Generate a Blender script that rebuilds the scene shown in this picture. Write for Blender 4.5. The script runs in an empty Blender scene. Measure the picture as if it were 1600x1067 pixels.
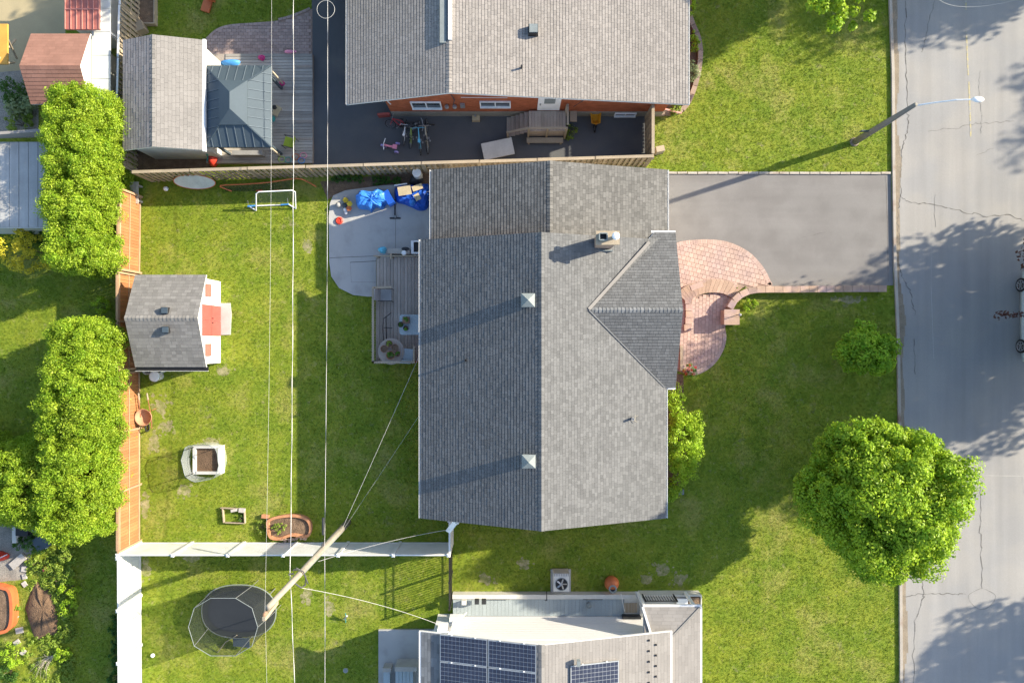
import bpy, math, random
import numpy as np
from mathutils import Vector, Matrix
from math import sin, cos, pi, radians, sqrt, atan2

random.seed(7)
RNG = np.random.default_rng(7)
S = bpy.context.scene
COL = S.collection

# ------------------------------------------------------------------ camera, light
CAM_H = 32.0
cam = bpy.data.cameras.new('camera'); cam.lens = 24; cam.sensor_width = 36; cam.clip_end = 2000
camo = bpy.data.objects.new('camera', cam); COL.objects.link(camo)
camo.location = (0, 0, CAM_H); S.camera = camo

SUN_EL = radians(24.4)
SUN_AZ = radians(18.2)          # anticlockwise from +X (east)
w = bpy.data.worlds.new('World'); S.world = w; w.use_nodes = True
nt = w.node_tree; bg = nt.nodes['Background']
sky = nt.nodes.new('ShaderNodeTexSky'); sky.sky_type = 'NISHITA'; sky.sun_disc = False
sky.sun_elevation = SUN_EL; sky.sun_rotation = radians(90) - SUN_AZ
sky.air_density = 1.0; sky.dust_density = 1.0; sky.ozone_density = 1.0
nt.links.new(sky.outputs[0], bg.inputs[0]); bg.inputs[1].default_value = 0.130
sl = bpy.data.lights.new('sun', 'SUN'); sl.energy = 4.6; sl.angle = radians(0.6); sl.color = (1.0, 0.89, 0.70)
slo = bpy.data.objects.new('sun', sl); COL.objects.link(slo)
sd = Vector((cos(SUN_EL) * cos(SUN_AZ), cos(SUN_EL) * sin(SUN_AZ), sin(SUN_EL)))
slo.rotation_euler = sd.to_track_quat('Z', 'Y').to_euler(); slo.location = sd * 60
S.view_settings.view_transform = 'Standard'; S.view_settings.look = 'None'
S.view_settings.gamma = 1; S.view_settings.use_curve_mapping = False
S.view_settings.exposure = 1.42
S.cycles.max_bounces = 6; S.cycles.transparent_max_bounces = 12

# ------------------------------------------------------------------ helpers
def P(px, py, z=0.0):
    k = (CAM_H - z) / 1067.0
    return Vector(((px - 800) * k, (533.5 - py) * k, z))
def P2(px, py, z=0.0):
    v = P(px, py, z); return (v.x, v.y)
def poly(pts, z=0.0): return [P2(a, b, z) for a, b in pts]
def catmull(pts, n=6, closed=True):
    out = []; N = len(pts)
    rng = range(N) if closed else range(N - 1)
    for i in rng:
        if closed: p = [pts[(i + k - 1) % N] for k in range(4)]
        else: p = [pts[max(0, min(N - 1, i + k - 1))] for k in range(4)]
        p = [Vector(q) for q in p]
        for j in range(n):
            t = j / n
            out.append(tuple(0.5 * ((2 * p[1]) + (p[2] - p[0]) * t + (2 * p[0] - 5 * p[1] + 4 * p[2] - p[3]) * t * t + (3 * p[1] - p[0] - 3 * p[2] + p[3]) * t ** 3)))
    if not closed: out.append(tuple(pts[-1]))
    return out

class MB:
    def __init__(s): s.v = []; s.f = []; s.c = []
    def add(s, vs, fs, var=None):
        b = len(s.v); s.v.extend([tuple(v) for v in vs])
        if var is None: var = random.random()
        for f in fs: s.f.append([i + b for i in f]); s.c.append(var)
        return s
    def box(s, x0, x1, y0, y1, z0, z1, var=None):
        return s.add([(x0, y0, z0), (x1, y0, z0), (x1, y1, z0), (x0, y1, z0), (x0, y0, z1), (x1, y0, z1), (x1, y1, z1), (x0, y1, z1)],
                     [(0, 3, 2, 1), (4, 5, 6, 7), (0, 1, 5, 4), (1, 2, 6, 5), (2, 3, 7, 6), (3, 0, 4, 7)], var)
    def obox(s, c, h, rz=0, var=None, M=None, bev=0):
        R = M if M is not None else Matrix.Rotation(rz, 3, 'Z')
        hx, hy, hz = h; c = Vector(c)
        vs = [c + R @ Vector((a * hx, b * hy, d * hz)) for d in (-1, 1) for a, b in ((-1, -1), (1, -1), (1, 1), (-1, 1))]
        return s.add(vs, [(0, 3, 2, 1), (4, 5, 6, 7), (0, 1, 5, 4), (1, 2, 6, 5), (2, 3, 7, 6), (3, 0, 4, 7)], var)
    def bar(s, p, q, w, h, var=None):
        p = Vector(p); q = Vector(q); d = q - p; L = d.length
        if L < 1e-6: return s
        x = d / L; up = Vector((0, 0, 1)) if abs(x.z) < 0.95 else Vector((1, 0, 0))
        y = up.cross(x).normalized(); z = x.cross(y)
        M = Matrix((x, y, z)).transposed()
        return s.obox((p + q) / 2, (L / 2, w / 2, h / 2), 0, var, M)
    def tube(s, pts, r, n=8, var=None, closed=False):
        pts = [Vector(p) for p in pts]; N = len(pts)
        rs = r if isinstance(r, (list, tuple)) else [r] * N
        vs = []; fs = []
        for i, p in enumerate(pts):
            if closed: t = pts[(i + 1) % N] - pts[i - 1]
            else: t = pts[min(N - 1, i + 1)] - pts[max(0, i - 1)]
            t = t.normalized() if t.length > 1e-9 else Vector((0, 0, 1))
            a = Vector((0, 0, 1)) if abs(t.z) < 0.9 else Vector((1, 0, 0))
            u = a.cross(t).normalized(); v = t.cross(u)
            for k in range(n):
                an = 2 * pi * k / n; vs.append(p + (u * cos(an) + v * sin(an)) * rs[i])
        m = N if closed else N - 1
        for i in range(m):
            for k in range(n):
                a = i * n + k; b = i * n + (k + 1) % n; c = ((i + 1) % N) * n
                fs.append((a, b, c + (k + 1) % n, c + k))
        if not closed:
            fs.append(tuple(range(n))[::-1]); fs.append(tuple((N - 1) * n + k for k in range(n)))
        return s.add(vs, fs, var)
    def cyl(s, c, r, z0, z1, n=16, r2=None, var=None):
        return s.tube([(c[0], c[1], z0), (c[0], c[1], z1)], [r, r if r2 is None else r2], n, var)
    def lathe(s, c, prof, n=16, var=None, sx=1, sy=1):
        vs = []; fs = []; N = len(prof)
        for r, z in prof:
            for k in range(n):
                a = 2 * pi * k / n; vs.append((c[0] + r * cos(a) * sx, c[1] + r * sin(a) * sy, c[2] + z))
        for i in range(N - 1):
            for k in range(n):
                fs.append((i * n + k, i * n + (k + 1) % n, (i + 1) * n + (k + 1) % n, (i + 1) * n + k))
        fs.append(tuple(range(n))[::-1]); fs.append(tuple((N - 1) * n + k for k in range(n)))
        return s.add(vs, fs, var)
    def prism(s, pts, z0, z1, var=None):
        n = len(pts)
        ar = sum(pts[i][0] * pts[(i + 1) % n][1] - pts[(i + 1) % n][0] * pts[i][1] for i in range(n))
        if ar < 0: pts = pts[::-1]
        vs = [(p[0], p[1], z0) for p in pts] + [(p[0], p[1], z1) for p in pts]
        fs = [tuple(range(n))[::-1], tuple(range(n, 2 * n))] + [(i, (i + 1) % n, n + (i + 1) % n, n + i) for i in range(n)]
        return s.add(vs, fs, var)
    def sheet(s, pts, z, var=None):
        n = len(pts)
        ar = sum(pts[i][0] * pts[(i + 1) % n][1] - pts[(i + 1) % n][0] * pts[i][1] for i in range(n))
        if ar < 0: pts = pts[::-1]
        return s.add([(p[0], p[1], z) for p in pts], [tuple(range(n))], var)
    def strip(s, pts, w, z, var=None):        # flat ribbon
        for a, b in zip(pts[:-1], pts[1:]):
            a = Vector(a[:2]); b = Vector(b[:2]); d = (b - a)
            if d.length < 1e-6: continue
            nrm = Vector((-d.y, d.x)).normalized() * w / 2 * (random.uniform(.35, 1.5) if w < .035 else 1)
            s.add([(a.x - nrm.x, a.y - nrm.y, z), (b.x - nrm.x, b.y - nrm.y, z), (b.x + nrm.x, b.y + nrm.y, z), (a.x + nrm.x, a.y + nrm.y, z)], [(0, 1, 2, 3)], var)
        return s
    def xprof(s, prof, y0, y1, var=None):      # profile (x,z) extruded along y
        n = len(prof)
        ar = sum(prof[i][0] * prof[(i + 1) % n][1] - prof[(i + 1) % n][0] * prof[i][1] for i in range(n))
        if ar < 0: prof = prof[::-1]
        vs = [(p[0], y0, p[1]) for p in prof] + [(p[0], y1, p[1]) for p in prof]
        return s.add(vs, [tuple(range(n)), tuple(range(n, 2 * n))[::-1]] + [(i, n + i, n + (i + 1) % n, (i + 1) % n) for i in range(n)], var)
    def yprof(s, prof, x0, x1, var=None):      # profile (y,z) extruded along x
        n = len(prof)
        ar = sum(prof[i][0] * prof[(i + 1) % n][1] - prof[(i + 1) % n][0] * prof[i][1] for i in range(n))
        if ar < 0: prof = prof[::-1]
        vs = [(x0, p[0], p[1]) for p in prof] + [(x1, p[0], p[1]) for p in prof]
        return s.add(vs, [tuple(range(n))[::-1], tuple(range(n, 2 * n))] + [(i, (i + 1) % n, n + (i + 1) % n, n + i) for i in range(n)], var)
    def mesh(s, name, mat, off=(0, 0, 0), smooth=False):
        me = bpy.data.meshes.new(name); ox, oy, oz = off
        me.from_pydata([(v[0] - ox, v[1] - oy, v[2] - oz) for v in s.v], [], s.f)
        if s.f:
            at = me.attributes.new('var', 'FLOAT', 'FACE'); at.data.foreach_set('value', s.c)
        me.materials.append(mat)
        if smooth: me.polygons.foreach_set('use_smooth', [True] * len(me.polygons))
        me.update(); return me

def thing(name, label, cat, loc=(0, 0, 0), group=None, kind=None):
    o = bpy.data.objects.new(name, None); COL.objects.link(o); o.location = loc; o.empty_display_size = .2
    o['label'] = label; o['category'] = cat
    if group: o['group'] = group
    if kind: o['kind'] = kind
    return o
def wloc(o):
    v = Vector(o.location)
    while o.parent: o = o.parent; v += Vector(o.location)
    return v
def part(name, mb, mat, parent, label=None, stuff=False, smooth=False):
    off = wloc(parent)
    o = bpy.data.objects.new(name, mb.mesh(name, mat, off, smooth)); COL.objects.link(o); o.parent = parent
    if label: o['label'] = label
    if stuff: o['kind'] = 'stuff'
    return o
def single(name, mb, mat, label, cat, group=None, smooth=False, loc=None):
    loc = Vector(loc) if loc is not None else Vector((0, 0, 0))
    o = bpy.data.objects.new(name, mb.mesh(name, mat, loc, smooth)); COL.objects.link(o); o.location = loc
    o['label'] = label; o['category'] = cat
    if group: o['group'] = group
    return o
def struct(name, mb, mat, parent=None, smooth=False):
    o = bpy.data.objects.new(name, mb.mesh(name, mat, (0, 0, 0), smooth)); COL.objects.link(o)
    if parent: o.parent = parent
    else: o['kind'] = 'structure'
    return o
def piece(name, me, parent, loc, rz=0, rot=None):
    o = bpy.data.objects.new(name, me); COL.objects.link(o); o.parent = parent
    o.location = Vector(loc) - wloc(parent); o.rotation_euler = rot if rot else (0, 0, rz); return o
def dup(o, parent=None, loc=None, rz=None, label=None):
    c = o.copy(); COL.objects.link(c)
    if parent: c.parent = parent
    if loc is not None: c.location = loc
    if rz is not None: c.rotation_euler = (0, 0, rz)
    if label: c['label'] = label
    for ch in list(o.children): dup(ch, c)
    return c

# ------------------------------------------------------------------ materials
def mat(name, col, rough=.8, var=.0, rnd=.0, n1=(3, .12), n2=(25, .12), col2=None, c2=(1.2, .5, .6), bump=None, metal=0, spec=.3, tint=None, streak=None):
    """base colour x (per-piece value) x (two noises); col2 blended in by a third noise (scale, low, high)"""
    m = bpy.data.materials.new(name); m.use_nodes = True
    N = m.node_tree.nodes; L = m.node_tree.links; b = N['Principled BSDF']
    geo = N.new('ShaderNodeNewGeometry').outputs['Position']
    def noise(sc, det=3, vec=None):
        n = N.new('ShaderNodeTexNoise'); n.inputs['Scale'].default_value = sc; n.inputs['Detail'].default_value = det
        L.new(vec or geo, n.inputs['Vector']); return n.outputs['Fac']
    def mth(op, a, b_, c_=None):
        n = N.new('ShaderNodeMath'); n.operation = op
        for i, x in enumerate((a, b_, c_)):
            if x is None: continue
            if isinstance(x, (int, float)): n.inputs[i].default_value = x
            else: L.new(x, n.inputs[i])
        return n.outputs[0]
    fac = None
    def acc(sig, amt):
        nonlocal fac
        t = mth('MULTIPLY_ADD', sig, 2 * amt, 1 - amt)
        fac = t if fac is None else mth('MULTIPLY', fac, t)
    if n1: acc(noise(n1[0]), n1[1] * 2)
    if n2: acc(noise(n2[0], 4), n2[1] * 2)
    if var:
        a = N.new('ShaderNodeAttribute'); a.attribute_name = 'var'; acc(a.outputs['Fac'], var)
    if rnd:
        a = N.new('ShaderNodeObjectInfo'); acc(a.outputs['Random'], rnd)
    if streak:
        mp = N.new('ShaderNodeMapping'); mp.inputs['Scale'].default_value = streak[0]; L.new(geo, mp.inputs['Vector'])
        acc(noise(1.0, 3, mp.outputs[0]), streak[1] * 2)
    base = None
    if col2:
        r = N.new('ShaderNodeMapRange'); r.inputs[1].default_value = c2[1]; r.inputs[2].default_value = c2[2]
        L.new(noise(c2[0], 5), r.inputs[0])
        mx = N.new('ShaderNodeMix'); mx.data_type = 'RGBA'; mx.inputs[6].default_value = (*col, 1); mx.inputs[7].default_value = (*col2, 1)
        L.new(r.outputs[0], mx.inputs[0]); base = mx.outputs[2]
    if fac is not None:
        sc = N.new('ShaderNodeVectorMath'); sc.operation = 'SCALE'
        if base is None: sc.inputs[0].default_value = col
        else: L.new(base, sc.inputs[0])
        L.new(fac, sc.inputs['Scale']); L.new(sc.outputs[0], b.inputs['Base Color'])
    elif base is not None: L.new(base, b.inputs['Base Color'])
    else: b.inputs['Base Color'].default_value = (*col, 1)
    b.inputs['Roughness'].default_value = rough; b.inputs['Metallic'].default_value = metal
    b.inputs['Specular IOR Level'].default_value = spec
    if bump:
        bm = N.new('ShaderNodeBump'); bm.inputs['Strength'].default_value = bump[1]; bm.inputs['Distance'].default_value = bump[2] if len(bump) > 2 else .02
        L.new(noise(bump[0], 4), bm.inputs['Height']); L.new(bm.outputs[0], b.inputs['Normal'])
    return m

def leafmat(name, col, col2, var=.3, trans=.35, n=(1.5, .25)):
    m = bpy.data.materials.new(name); m.use_nodes = True
    N = m.node_tree.nodes; L = m.node_tree.links; N.remove(N['Principled BSDF']); out = N['Material Output']
    at = N.new('ShaderNodeAttribute'); at.attribute_name = 'var'
    mx = N.new('ShaderNodeMix'); mx.data_type = 'RGBA'; mx.inputs[6].default_value = (*col, 1); mx.inputs[7].default_value = (*col2, 1)
    L.new(at.outputs['Fac'], mx.inputs[0])
    geo = N.new('ShaderNodeNewGeometry'); no = N.new('ShaderNodeTexNoise'); no.inputs['Scale'].default_value = n[0]; no.inputs['Detail'].default_value = 3
    L.new(geo.outputs['Position'], no.inputs['Vector'])
    ma = N.new('ShaderNodeMath'); ma.operation = 'MULTIPLY_ADD'; ma.inputs[1].default_value = 4 * n[1]; ma.inputs[2].default_value = 1 - 2 * n[1]
    L.new(no.outputs['Fac'], ma.inputs[0])
    sc = N.new('ShaderNodeVectorMath'); sc.operation = 'SCALE'; L.new(mx.outputs[2], sc.inputs[0]); L.new(ma.outputs[0], sc.inputs['Scale'])
    d = N.new('ShaderNodeBsdfDiffuse'); t = N.new('ShaderNodeBsdfTranslucent'); L.new(sc.outputs[0], d.inputs[0]); L.new(sc.outputs[0], t.inputs[0])
    ms = N.new('ShaderNodeMixShader'); ms.inputs[0].default_value = trans; L.new(d.outputs[0], ms.inputs[1]); L.new(t.outputs[0], ms.inputs[2])
    g = N.new('ShaderNodeBsdfGlossy'); g.inputs['Roughness'].default_value = .45; g.inputs[0].default_value = (.7, .75, .6, 1)
    m2 = N.new('ShaderNodeMixShader'); m2.inputs[0].default_value = .02; L.new(ms.outputs[0], m2.inputs[1]); L.new(g.outputs[0], m2.inputs[2])
    L.new(m2.outputs[0], out.inputs[0]); return m

def seethru(name, col, alpha):
    m = bpy.data.materials.new(name); m.use_nodes = True
    N = m.node_tree.nodes; L = m.node_tree.links; b = N['Principled BSDF']; b.inputs['Base Color'].default_value = (*col, 1); b.inputs['Roughness'].default_value = .7
    t = N.new('ShaderNodeBsdfTransparent'); ms = N.new('ShaderNodeMixShader'); ms.inputs[0].default_value = alpha
    L.new(t.outputs[0], ms.inputs[1]); L.new(b.outputs[0], ms.inputs[2]); L.new(ms.outputs[0], N['Material Output'].inputs[0]); return m

M = {}
# grass: three-way blend by noise on world position, used by the lawn sheet and by the blades
def grassmat(name, blade):
    m = bpy.data.materials.new(name); m.use_nodes = True
    N = m.node_tree.nodes; L = m.node_tree.links; b = N['Principled BSDF']
    geo = N.new('ShaderNodeNewGeometry')
    flat = N.new('ShaderNodeVectorMath'); flat.operation = 'MULTIPLY'; flat.inputs[1].default_value = (1, 1, 0); L.new(geo.outputs['Position'], flat.inputs[0])
    def noise(sc, det=4, ro=.5):
        n = N.new('ShaderNodeTexNoise'); n.inputs['Scale'].default_value = sc; n.inputs['Detail'].default_value = det; n.inputs['Roughness'].default_value = ro
        L.new(flat.outputs[0], n.inputs['Vector']); return n.outputs['Fac']
    def mix(f, a, c, lo, hi):
        r = N.new('ShaderNodeMapRange'); r.inputs[1].default_value = lo; r.inputs[2].default_value = hi; L.new(f, r.inputs[0])
        x = N.new('ShaderNodeMix'); x.data_type = 'RGBA'; L.new(r.outputs[0], x.inputs[0])
        for i, q in ((6, a), (7, c)):
            if isinstance(q, tuple): x.inputs[i].default_value = (*q, 1)
            else: L.new(q, x.inputs[i])
        return x.outputs[2]
    c = mix(noise(.9), G1, G2, .35, .65)
    c = mix(noise(.45, 5, .65), c, GDRY, .52, .78)
    c = mix(noise(7.5, 4, .8), c, GDARK, .48, .74)
    c = mix(noise(3.4, 5, .8), c, GSTRAW, .56, .78)
    if not blade: c = mix(noise(.8, 6, .7), c, GSOIL, .63, .75)
    v = N.new('ShaderNodeMath'); v.operation = 'MULTIPLY_ADD'; v.inputs[1].default_value = .8 if blade else .9; v.inputs[2].default_value = .62 if blade else .4
    if blade:
        a = N.new('ShaderNodeAttribute'); a.attribute_name = 'var'; L.new(a.outputs['Fac'], v.inputs[0])
    else: L.new(noise(30, 4, .8), v.inputs[0])
    sc = N.new('ShaderNodeVectorMath'); sc.operation = 'SCALE'; L.new(c, sc.inputs[0]); L.new(v.outputs[0], sc.inputs['Scale'])
    L.new(sc.outputs[0], b.inputs['Base Color']); b.inputs['Roughness'].default_value = .8; b.inputs['Specular IOR Level'].default_value = .15
    if blade:
        t = N.new('ShaderNodeBsdfTranslucent'); L.new(sc.outputs[0], t.inputs[0]); ms = N.new('ShaderNodeMixShader'); ms.inputs[0].default_value = .4
        L.new(b.outputs[0], ms.inputs[1]); L.new(t.outputs[0], ms.inputs[2]); L.new(ms.outputs[0], N['Material Output'].inputs[0])
    else:
        bm = N.new('ShaderNodeBump'); bm.inputs['Strength'].default_value = .8; bm.inputs['Distance'].default_value = .04; L.new(noise(28, 4, .7), bm.inputs['Height']); L.new(bm.outputs[0], b.inputs['Normal'])
    return m
G1 = (.19, .265, .024); G2 = (.28, .325, .034); GDRY = (.37, .34, .11); GDARK = (.085, .165, .014); GSTRAW = (.42, .37, .17); GSOIL = (.26, .22, .14)
M['lawn'] = grassmat('lawn_soil', False); M['blade'] = grassmat('grass_blades', True)
M['road'] = mat('worn_road_asphalt', (.30, .287, .27), .9, n1=(.35, .05), n2=(55, .18), col2=(.27, .265, .26), c2=(.5, .4, .6), bump=(160, .3, .006), streak=((2.2, .10, 1), .09))
M['drive'] = mat('faded_driveway_asphalt', (.205, .195, .186), .9, n1=(.5, .05), n2=(60, .15), col2=(.18, .17, .162), c2=(.8, .42, .62), bump=(150, .3, .006), streak=((.12, 1.6, 1), .08))
M['darkasphalt'] = mat('dark_asphalt', (.098, .103, .110), .85, n1=(.6, .10), n2=(50, .12), col2=(.13, .13, .125), c2=(.5, .5, .7), bump=(120, .3, .006))
M['crack'] = mat('crack_filler', (.125, .118, .108), .9, n2=(6, .35))
M['seam'] = mat('pale_road_seam', (.38, .37, .35), .9, n2=(20, .2))
M['yellow'] = mat('worn_yellow_line', (.42, .36, .20), .8, n2=(15, .2), col2=(.30, .29, .27), c2=(6, .45, .6))
M['kerb'] = mat('weathered_kerb_concrete', (.40, .36, .31), .9, var=.1, n1=(1, .15), n2=(20, .12), col2=(.28, .20, .15), c2=(1.2, .55, .7), bump=(60, .3))
M['concrete'] = mat('patio_concrete', (.38, .375, .36), .85, var=.04, n1=(.8, .08), n2=(40, .05), col2=(.32, .315, .30), c2=(1.5, .5, .7), bump=(80, .15, .005))
M['joint'] = mat('dark_joint', (.08, .075, .07), .95)
M['gutterdirt'] = mat('leaf_litter', (.24, .20, .15), .95, n1=(2, .2), n2=(30, .3), bump=(40, .5))
M['paver'] = mat('salmon_pavers', (.47, .335, .275), .9, var=.12, n1=(1, .10), n2=(30, .08), col2=(.40, .29, .26), c2=(1.2, .4, .7))
M['paverpink'] = mat('dusty_pink_pavers', (.36, .27, .24), .9, var=.16, n1=(1, .10), n2=(30, .08))
M['coping'] = mat('tan_coping_bricks', (.38, .265, .195), .9, rnd=.18, var=.06, n2=(25, .12), col2=(.33, .24, .25), c2=(1.0, .45, .7), bump=(40, .3))
M['joint_sand'] = mat('joint_sand', (.30, .215, .175), .95)
M['shingle'] = mat('grey_shingles', (.140, .141, .141), .95, var=.16, n1=(.7, .05), n2=(70, .16), spec=.1, bump=(120, .4, .004))
M['shingle_n'] = mat('light_tan_shingles', (.27, .247, .226), .95, var=.12, n1=(.7, .05), n2=(70, .14), spec=.1, bump=(120, .4, .004))
M['shingle_shed'] = mat('weathered_shingles', (.19, .182, .172), .95, var=.16, n1=(1.5, .10), n2=(50, .14), spec=.1, bump=(120, .4, .004))
M['shingle_tint'] = mat('brown_red_shingles', (.27, .145, .11), .95, var=.08, n1=(1.5, .10), n2=(50, .12), spec=.1)
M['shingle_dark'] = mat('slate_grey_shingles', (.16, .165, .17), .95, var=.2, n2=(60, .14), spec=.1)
M['shingle_s'] = mat('beige_grey_shingles', (.24, .225, .21), .95, var=.07, n1=(1, .07), n2=(50, .08), spec=.1)
M['fascia'] = mat('white_trim', (.66, .66, .65), .5, n1=(1, .03), n2=(20, .04))
M['siding'] = mat('white_siding', (.70, .69, .67), .6, n1=(1, .03), n2=(8, .03))
M['sidingdull'] = mat('dull_white_siding', (.55, .54, .50), .7, n1=(2, .08), n2=(12, .06))
M['brickwall'] = mat('orange_red_brick', (.36, .105, .045), .9, var=.18, n1=(2, .1), n2=(30, .1))
M['found'] = mat('foundation_concrete', (.26, .25, .21), .9, n1=(2, .15), n2=(15, .12), bump=(30, .3))
M['wood'] = mat('weathered_deck_wood', (.36, .31, .265), .85, rnd=.16, var=.05, n1=(2, .08), n2=(30, .12), streak=((40, 3, 3), .10))
M['woodg'] = mat('grey_deck_wood', (.36, .335, .30), .85, rnd=.2, var=.05, n1=(2, .10), n2=(30, .10), streak=((3, 40, 3), .10))
M['fencewood'] = mat('weathered_fence_wood', (.34, .265, .175), .85, rnd=.26, n1=(2, .15), n2=(25, .15), bump=(50, .3))
M['fencecap'] = mat('pale_fence_cap_wood', (.34, .28, .205), .85, rnd=.10, n1=(1.5, .12), n2=(25, .12))
M['bare'] = mat('dry_bare_soil', (.30, .27, .15), .95, n1=(3, .2), n2=(25, .3), col2=(.20, .21, .07), c2=(4, .4, .6), bump=(30, .5))
M['cedar'] = mat('orange_stained_cedar', (.33, .145, .06), .8, rnd=.14, n1=(1.2, .12), n2=(25, .12))
M['cedarpale'] = mat('pale_stained_rail', (.38, .245, .15), .8, rnd=.12, n1=(2, .15), n2=(25, .15))
M['vinyl'] = mat('white_vinyl', (.68, .68, .66), .5, rnd=.02, var=.03, n1=(.7, .04), n2=(8, .04), col2=(.58, .59, .55), c2=(1.6, .45, .75))
M['blackmetal'] = mat('black_painted_metal', (.02, .02, .022), .5)
M['darkplastic'] = mat('dark_plastic', (.03, .032, .035), .5, n1=(5, .1))
M['steel'] = mat('brushed_grey_metal', (.35, .36, .37), .45, metal=.6, n2=(20, .1))
M['galv'] = mat('galvanised_metal', (.20, .225, .225), .7, metal=.05, n1=(4, .1), n2=(20, .08))
M['whitemetal'] = mat('white_painted_metal', (.75, .76, .76), .35)
M['slate'] = mat('slate_blue_metal_roof', (.062, .085, .104), .5, metal=.2, var=.05, n1=(1, .08), n2=(12, .05))
M['redmetal'] = mat('red_metal_roof', (.36, .125, .10), .55, var=.08, n1=(2, .1), n2=(20, .06))
M['reddoor'] = mat('faded_red_paint', (.38, .085, .07), .6, n1=(2, .08), n2=(15, .06))
M['pole'] = mat('weathered_pole_wood', (.25, .225, .185), .85, n1=(3, .15), n2=(20, .15), streak=((9, 9, .6), .15))
M['lampconc'] = mat('grey_lamp_pole_concrete', (.20, .19, .165), .85, n1=(2, .1), n2=(20, .1))
M['wire'] = mat('light_wire', (.55, .54, .52), .5); M['wirewhite'] = mat('white_power_cable', (.46, .45, .43), .6, n1=(1.5, .2), n2=(9, .15)); M['wiredark'] = mat('dark_cable', (.06, .06, .065), .6)
M['mat'] = mat('trampoline_mat', (.035, .040, .046), .7, n1=(1, .1), n2=(30, .05)); M['net'] = seethru('black_safety_net', (.025, .03, .026), .42)
M['clearnet'] = seethru('pale_garden_net', (.55, .60, .62), .28)
M['soil'] = mat('dug_soil', (.15, .095, .058), .95, n1=(2, .2), n2=(18, .3), bump=(20, .8, .05)); M['mulch'] = mat('brown_mulch', (.17, .115, .075), .95, n1=(4, .3), n2=(30, .4), bump=(25, .9, .05))
M['tarp'] = mat('bright_blue_tarp', (.045, .22, .66), .42, var=.10, n1=(2, .1), n2=(8, .08)); M['tarpdark'] = mat('deep_blue_tarp', (.015, .09, .45), .45, n1=(2, .15))
M['card'] = mat('tan_board', (.46, .38, .24), .85, n2=(15, .1)); M['red'] = mat('red_plastic', (.55, .05, .03), .45); M['orange'] = mat('orange_plastic', (.50, .14, .05), .5, n1=(3, .1))
M['yel'] = mat('yellow_plastic', (.70, .50, .04), .45); M['wbyellow'] = mat('yellow_barrow_tray', (.62, .30, .02), .5, n1=(4, .1)); M['pink'] = mat('pink_plastic', (.75, .28, .40), .4); M['magenta'] = mat('magenta_plastic', (.55, .05, .22), .45); M['lav'] = mat('lavender_plastic', (.35, .30, .62), .4)
M['rust'] = mat('rusty_steel', (.26, .10, .05), .85, n1=(6, .2), n2=(30, .2)); M['rustpale'] = mat('sun_faded_rust_bowl', (.42, .22, .13), .85, n1=(5, .15)); M['terra'] = mat('terracotta_plastic', (.44, .21, .11), .7, n1=(3, .15), n2=(15, .08))
M['lime'] = mat('lime_fabric', (.38, .48, .05), .7); M['bluefab'] = mat('blue_plastic', (.06, .26, .60), .5); M['teal'] = mat('teal_plastic', (.05, .30, .28), .5); M['sling'] = mat('grey_sling_fabric', (.27, .27, .27), .8, n2=(60, .06))
M['glasstop'] = mat('pale_frosted_table_glass', (.35, .41, .43), .25, n1=(2, .05)); M['potclay'] = mat('brown_clay_pot', (.26, .15, .10), .8, n1=(5, .1)); M['white'] = mat('white_plastic', (.8, .8, .79), .4, n1=(4, .03), n2=None)
M['bikeblue'] = mat('sky_blue_bike_frame', (.12, .45, .62), .35, n1=None, n2=None); M['bikewhite'] = mat('white_bike_frame', (.75, .76, .78), .35, n1=None, n2=None); M['bikered'] = mat('red_bike_frame', (.50, .03, .04), .35, n1=None, n2=None); M['bikegreen'] = mat('lime_bike_frame', (.38, .52, .12), .35, n1=None, n2=None); M['biketan'] = mat('champagne_bike_frame', (.40, .36, .28), .35, n1=None, n2=None); M['rubber'] = mat('tyre_rubber', (.02, .02, .02), .8)
M['cell'] = mat('solar_cell_navy', (.028, .033, .055), .3, var=.12, n1=None, n2=None, spec=.5); M['alu'] = mat('aluminium_frame', (.34, .36, .38), .5, metal=.2)
M['glass'] = mat('window_glass', (.03, .04, .05), .12, n1=None, n2=None, spec=.6); M['carpaint'] = mat('pale_silver_car_paint', (.45, .52, .52), .3, n1=None, n2=None, spec=.6)
M['sand'] = mat('tan_play_sand', (.36, .30, .18), .95, n1=(1, .1), n2=(25, .1)); M['gravel'] = mat('grey_gravel', (.26, .24, .21), .95, n1=(2, .2), n2=(22, .4), bump=(30, .8, .04)); M['stone'] = mat('pale_stepping_stone', (.40, .37, .34), .9, n2=(15, .15)); M['brownstone'] = mat('brown_wall_stone', (.30, .225, .175), .9, rnd=.2, n2=(20, .15), bump=(20, .4))
M['bark'] = mat('tree_bark', (.13, .10, .075), .9, n1=(5, .2), n2=(30, .2), bump=(25, .7, .03)); M['branch'] = mat('bare_grey_branch', (.42, .37, .28), .8)
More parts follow.
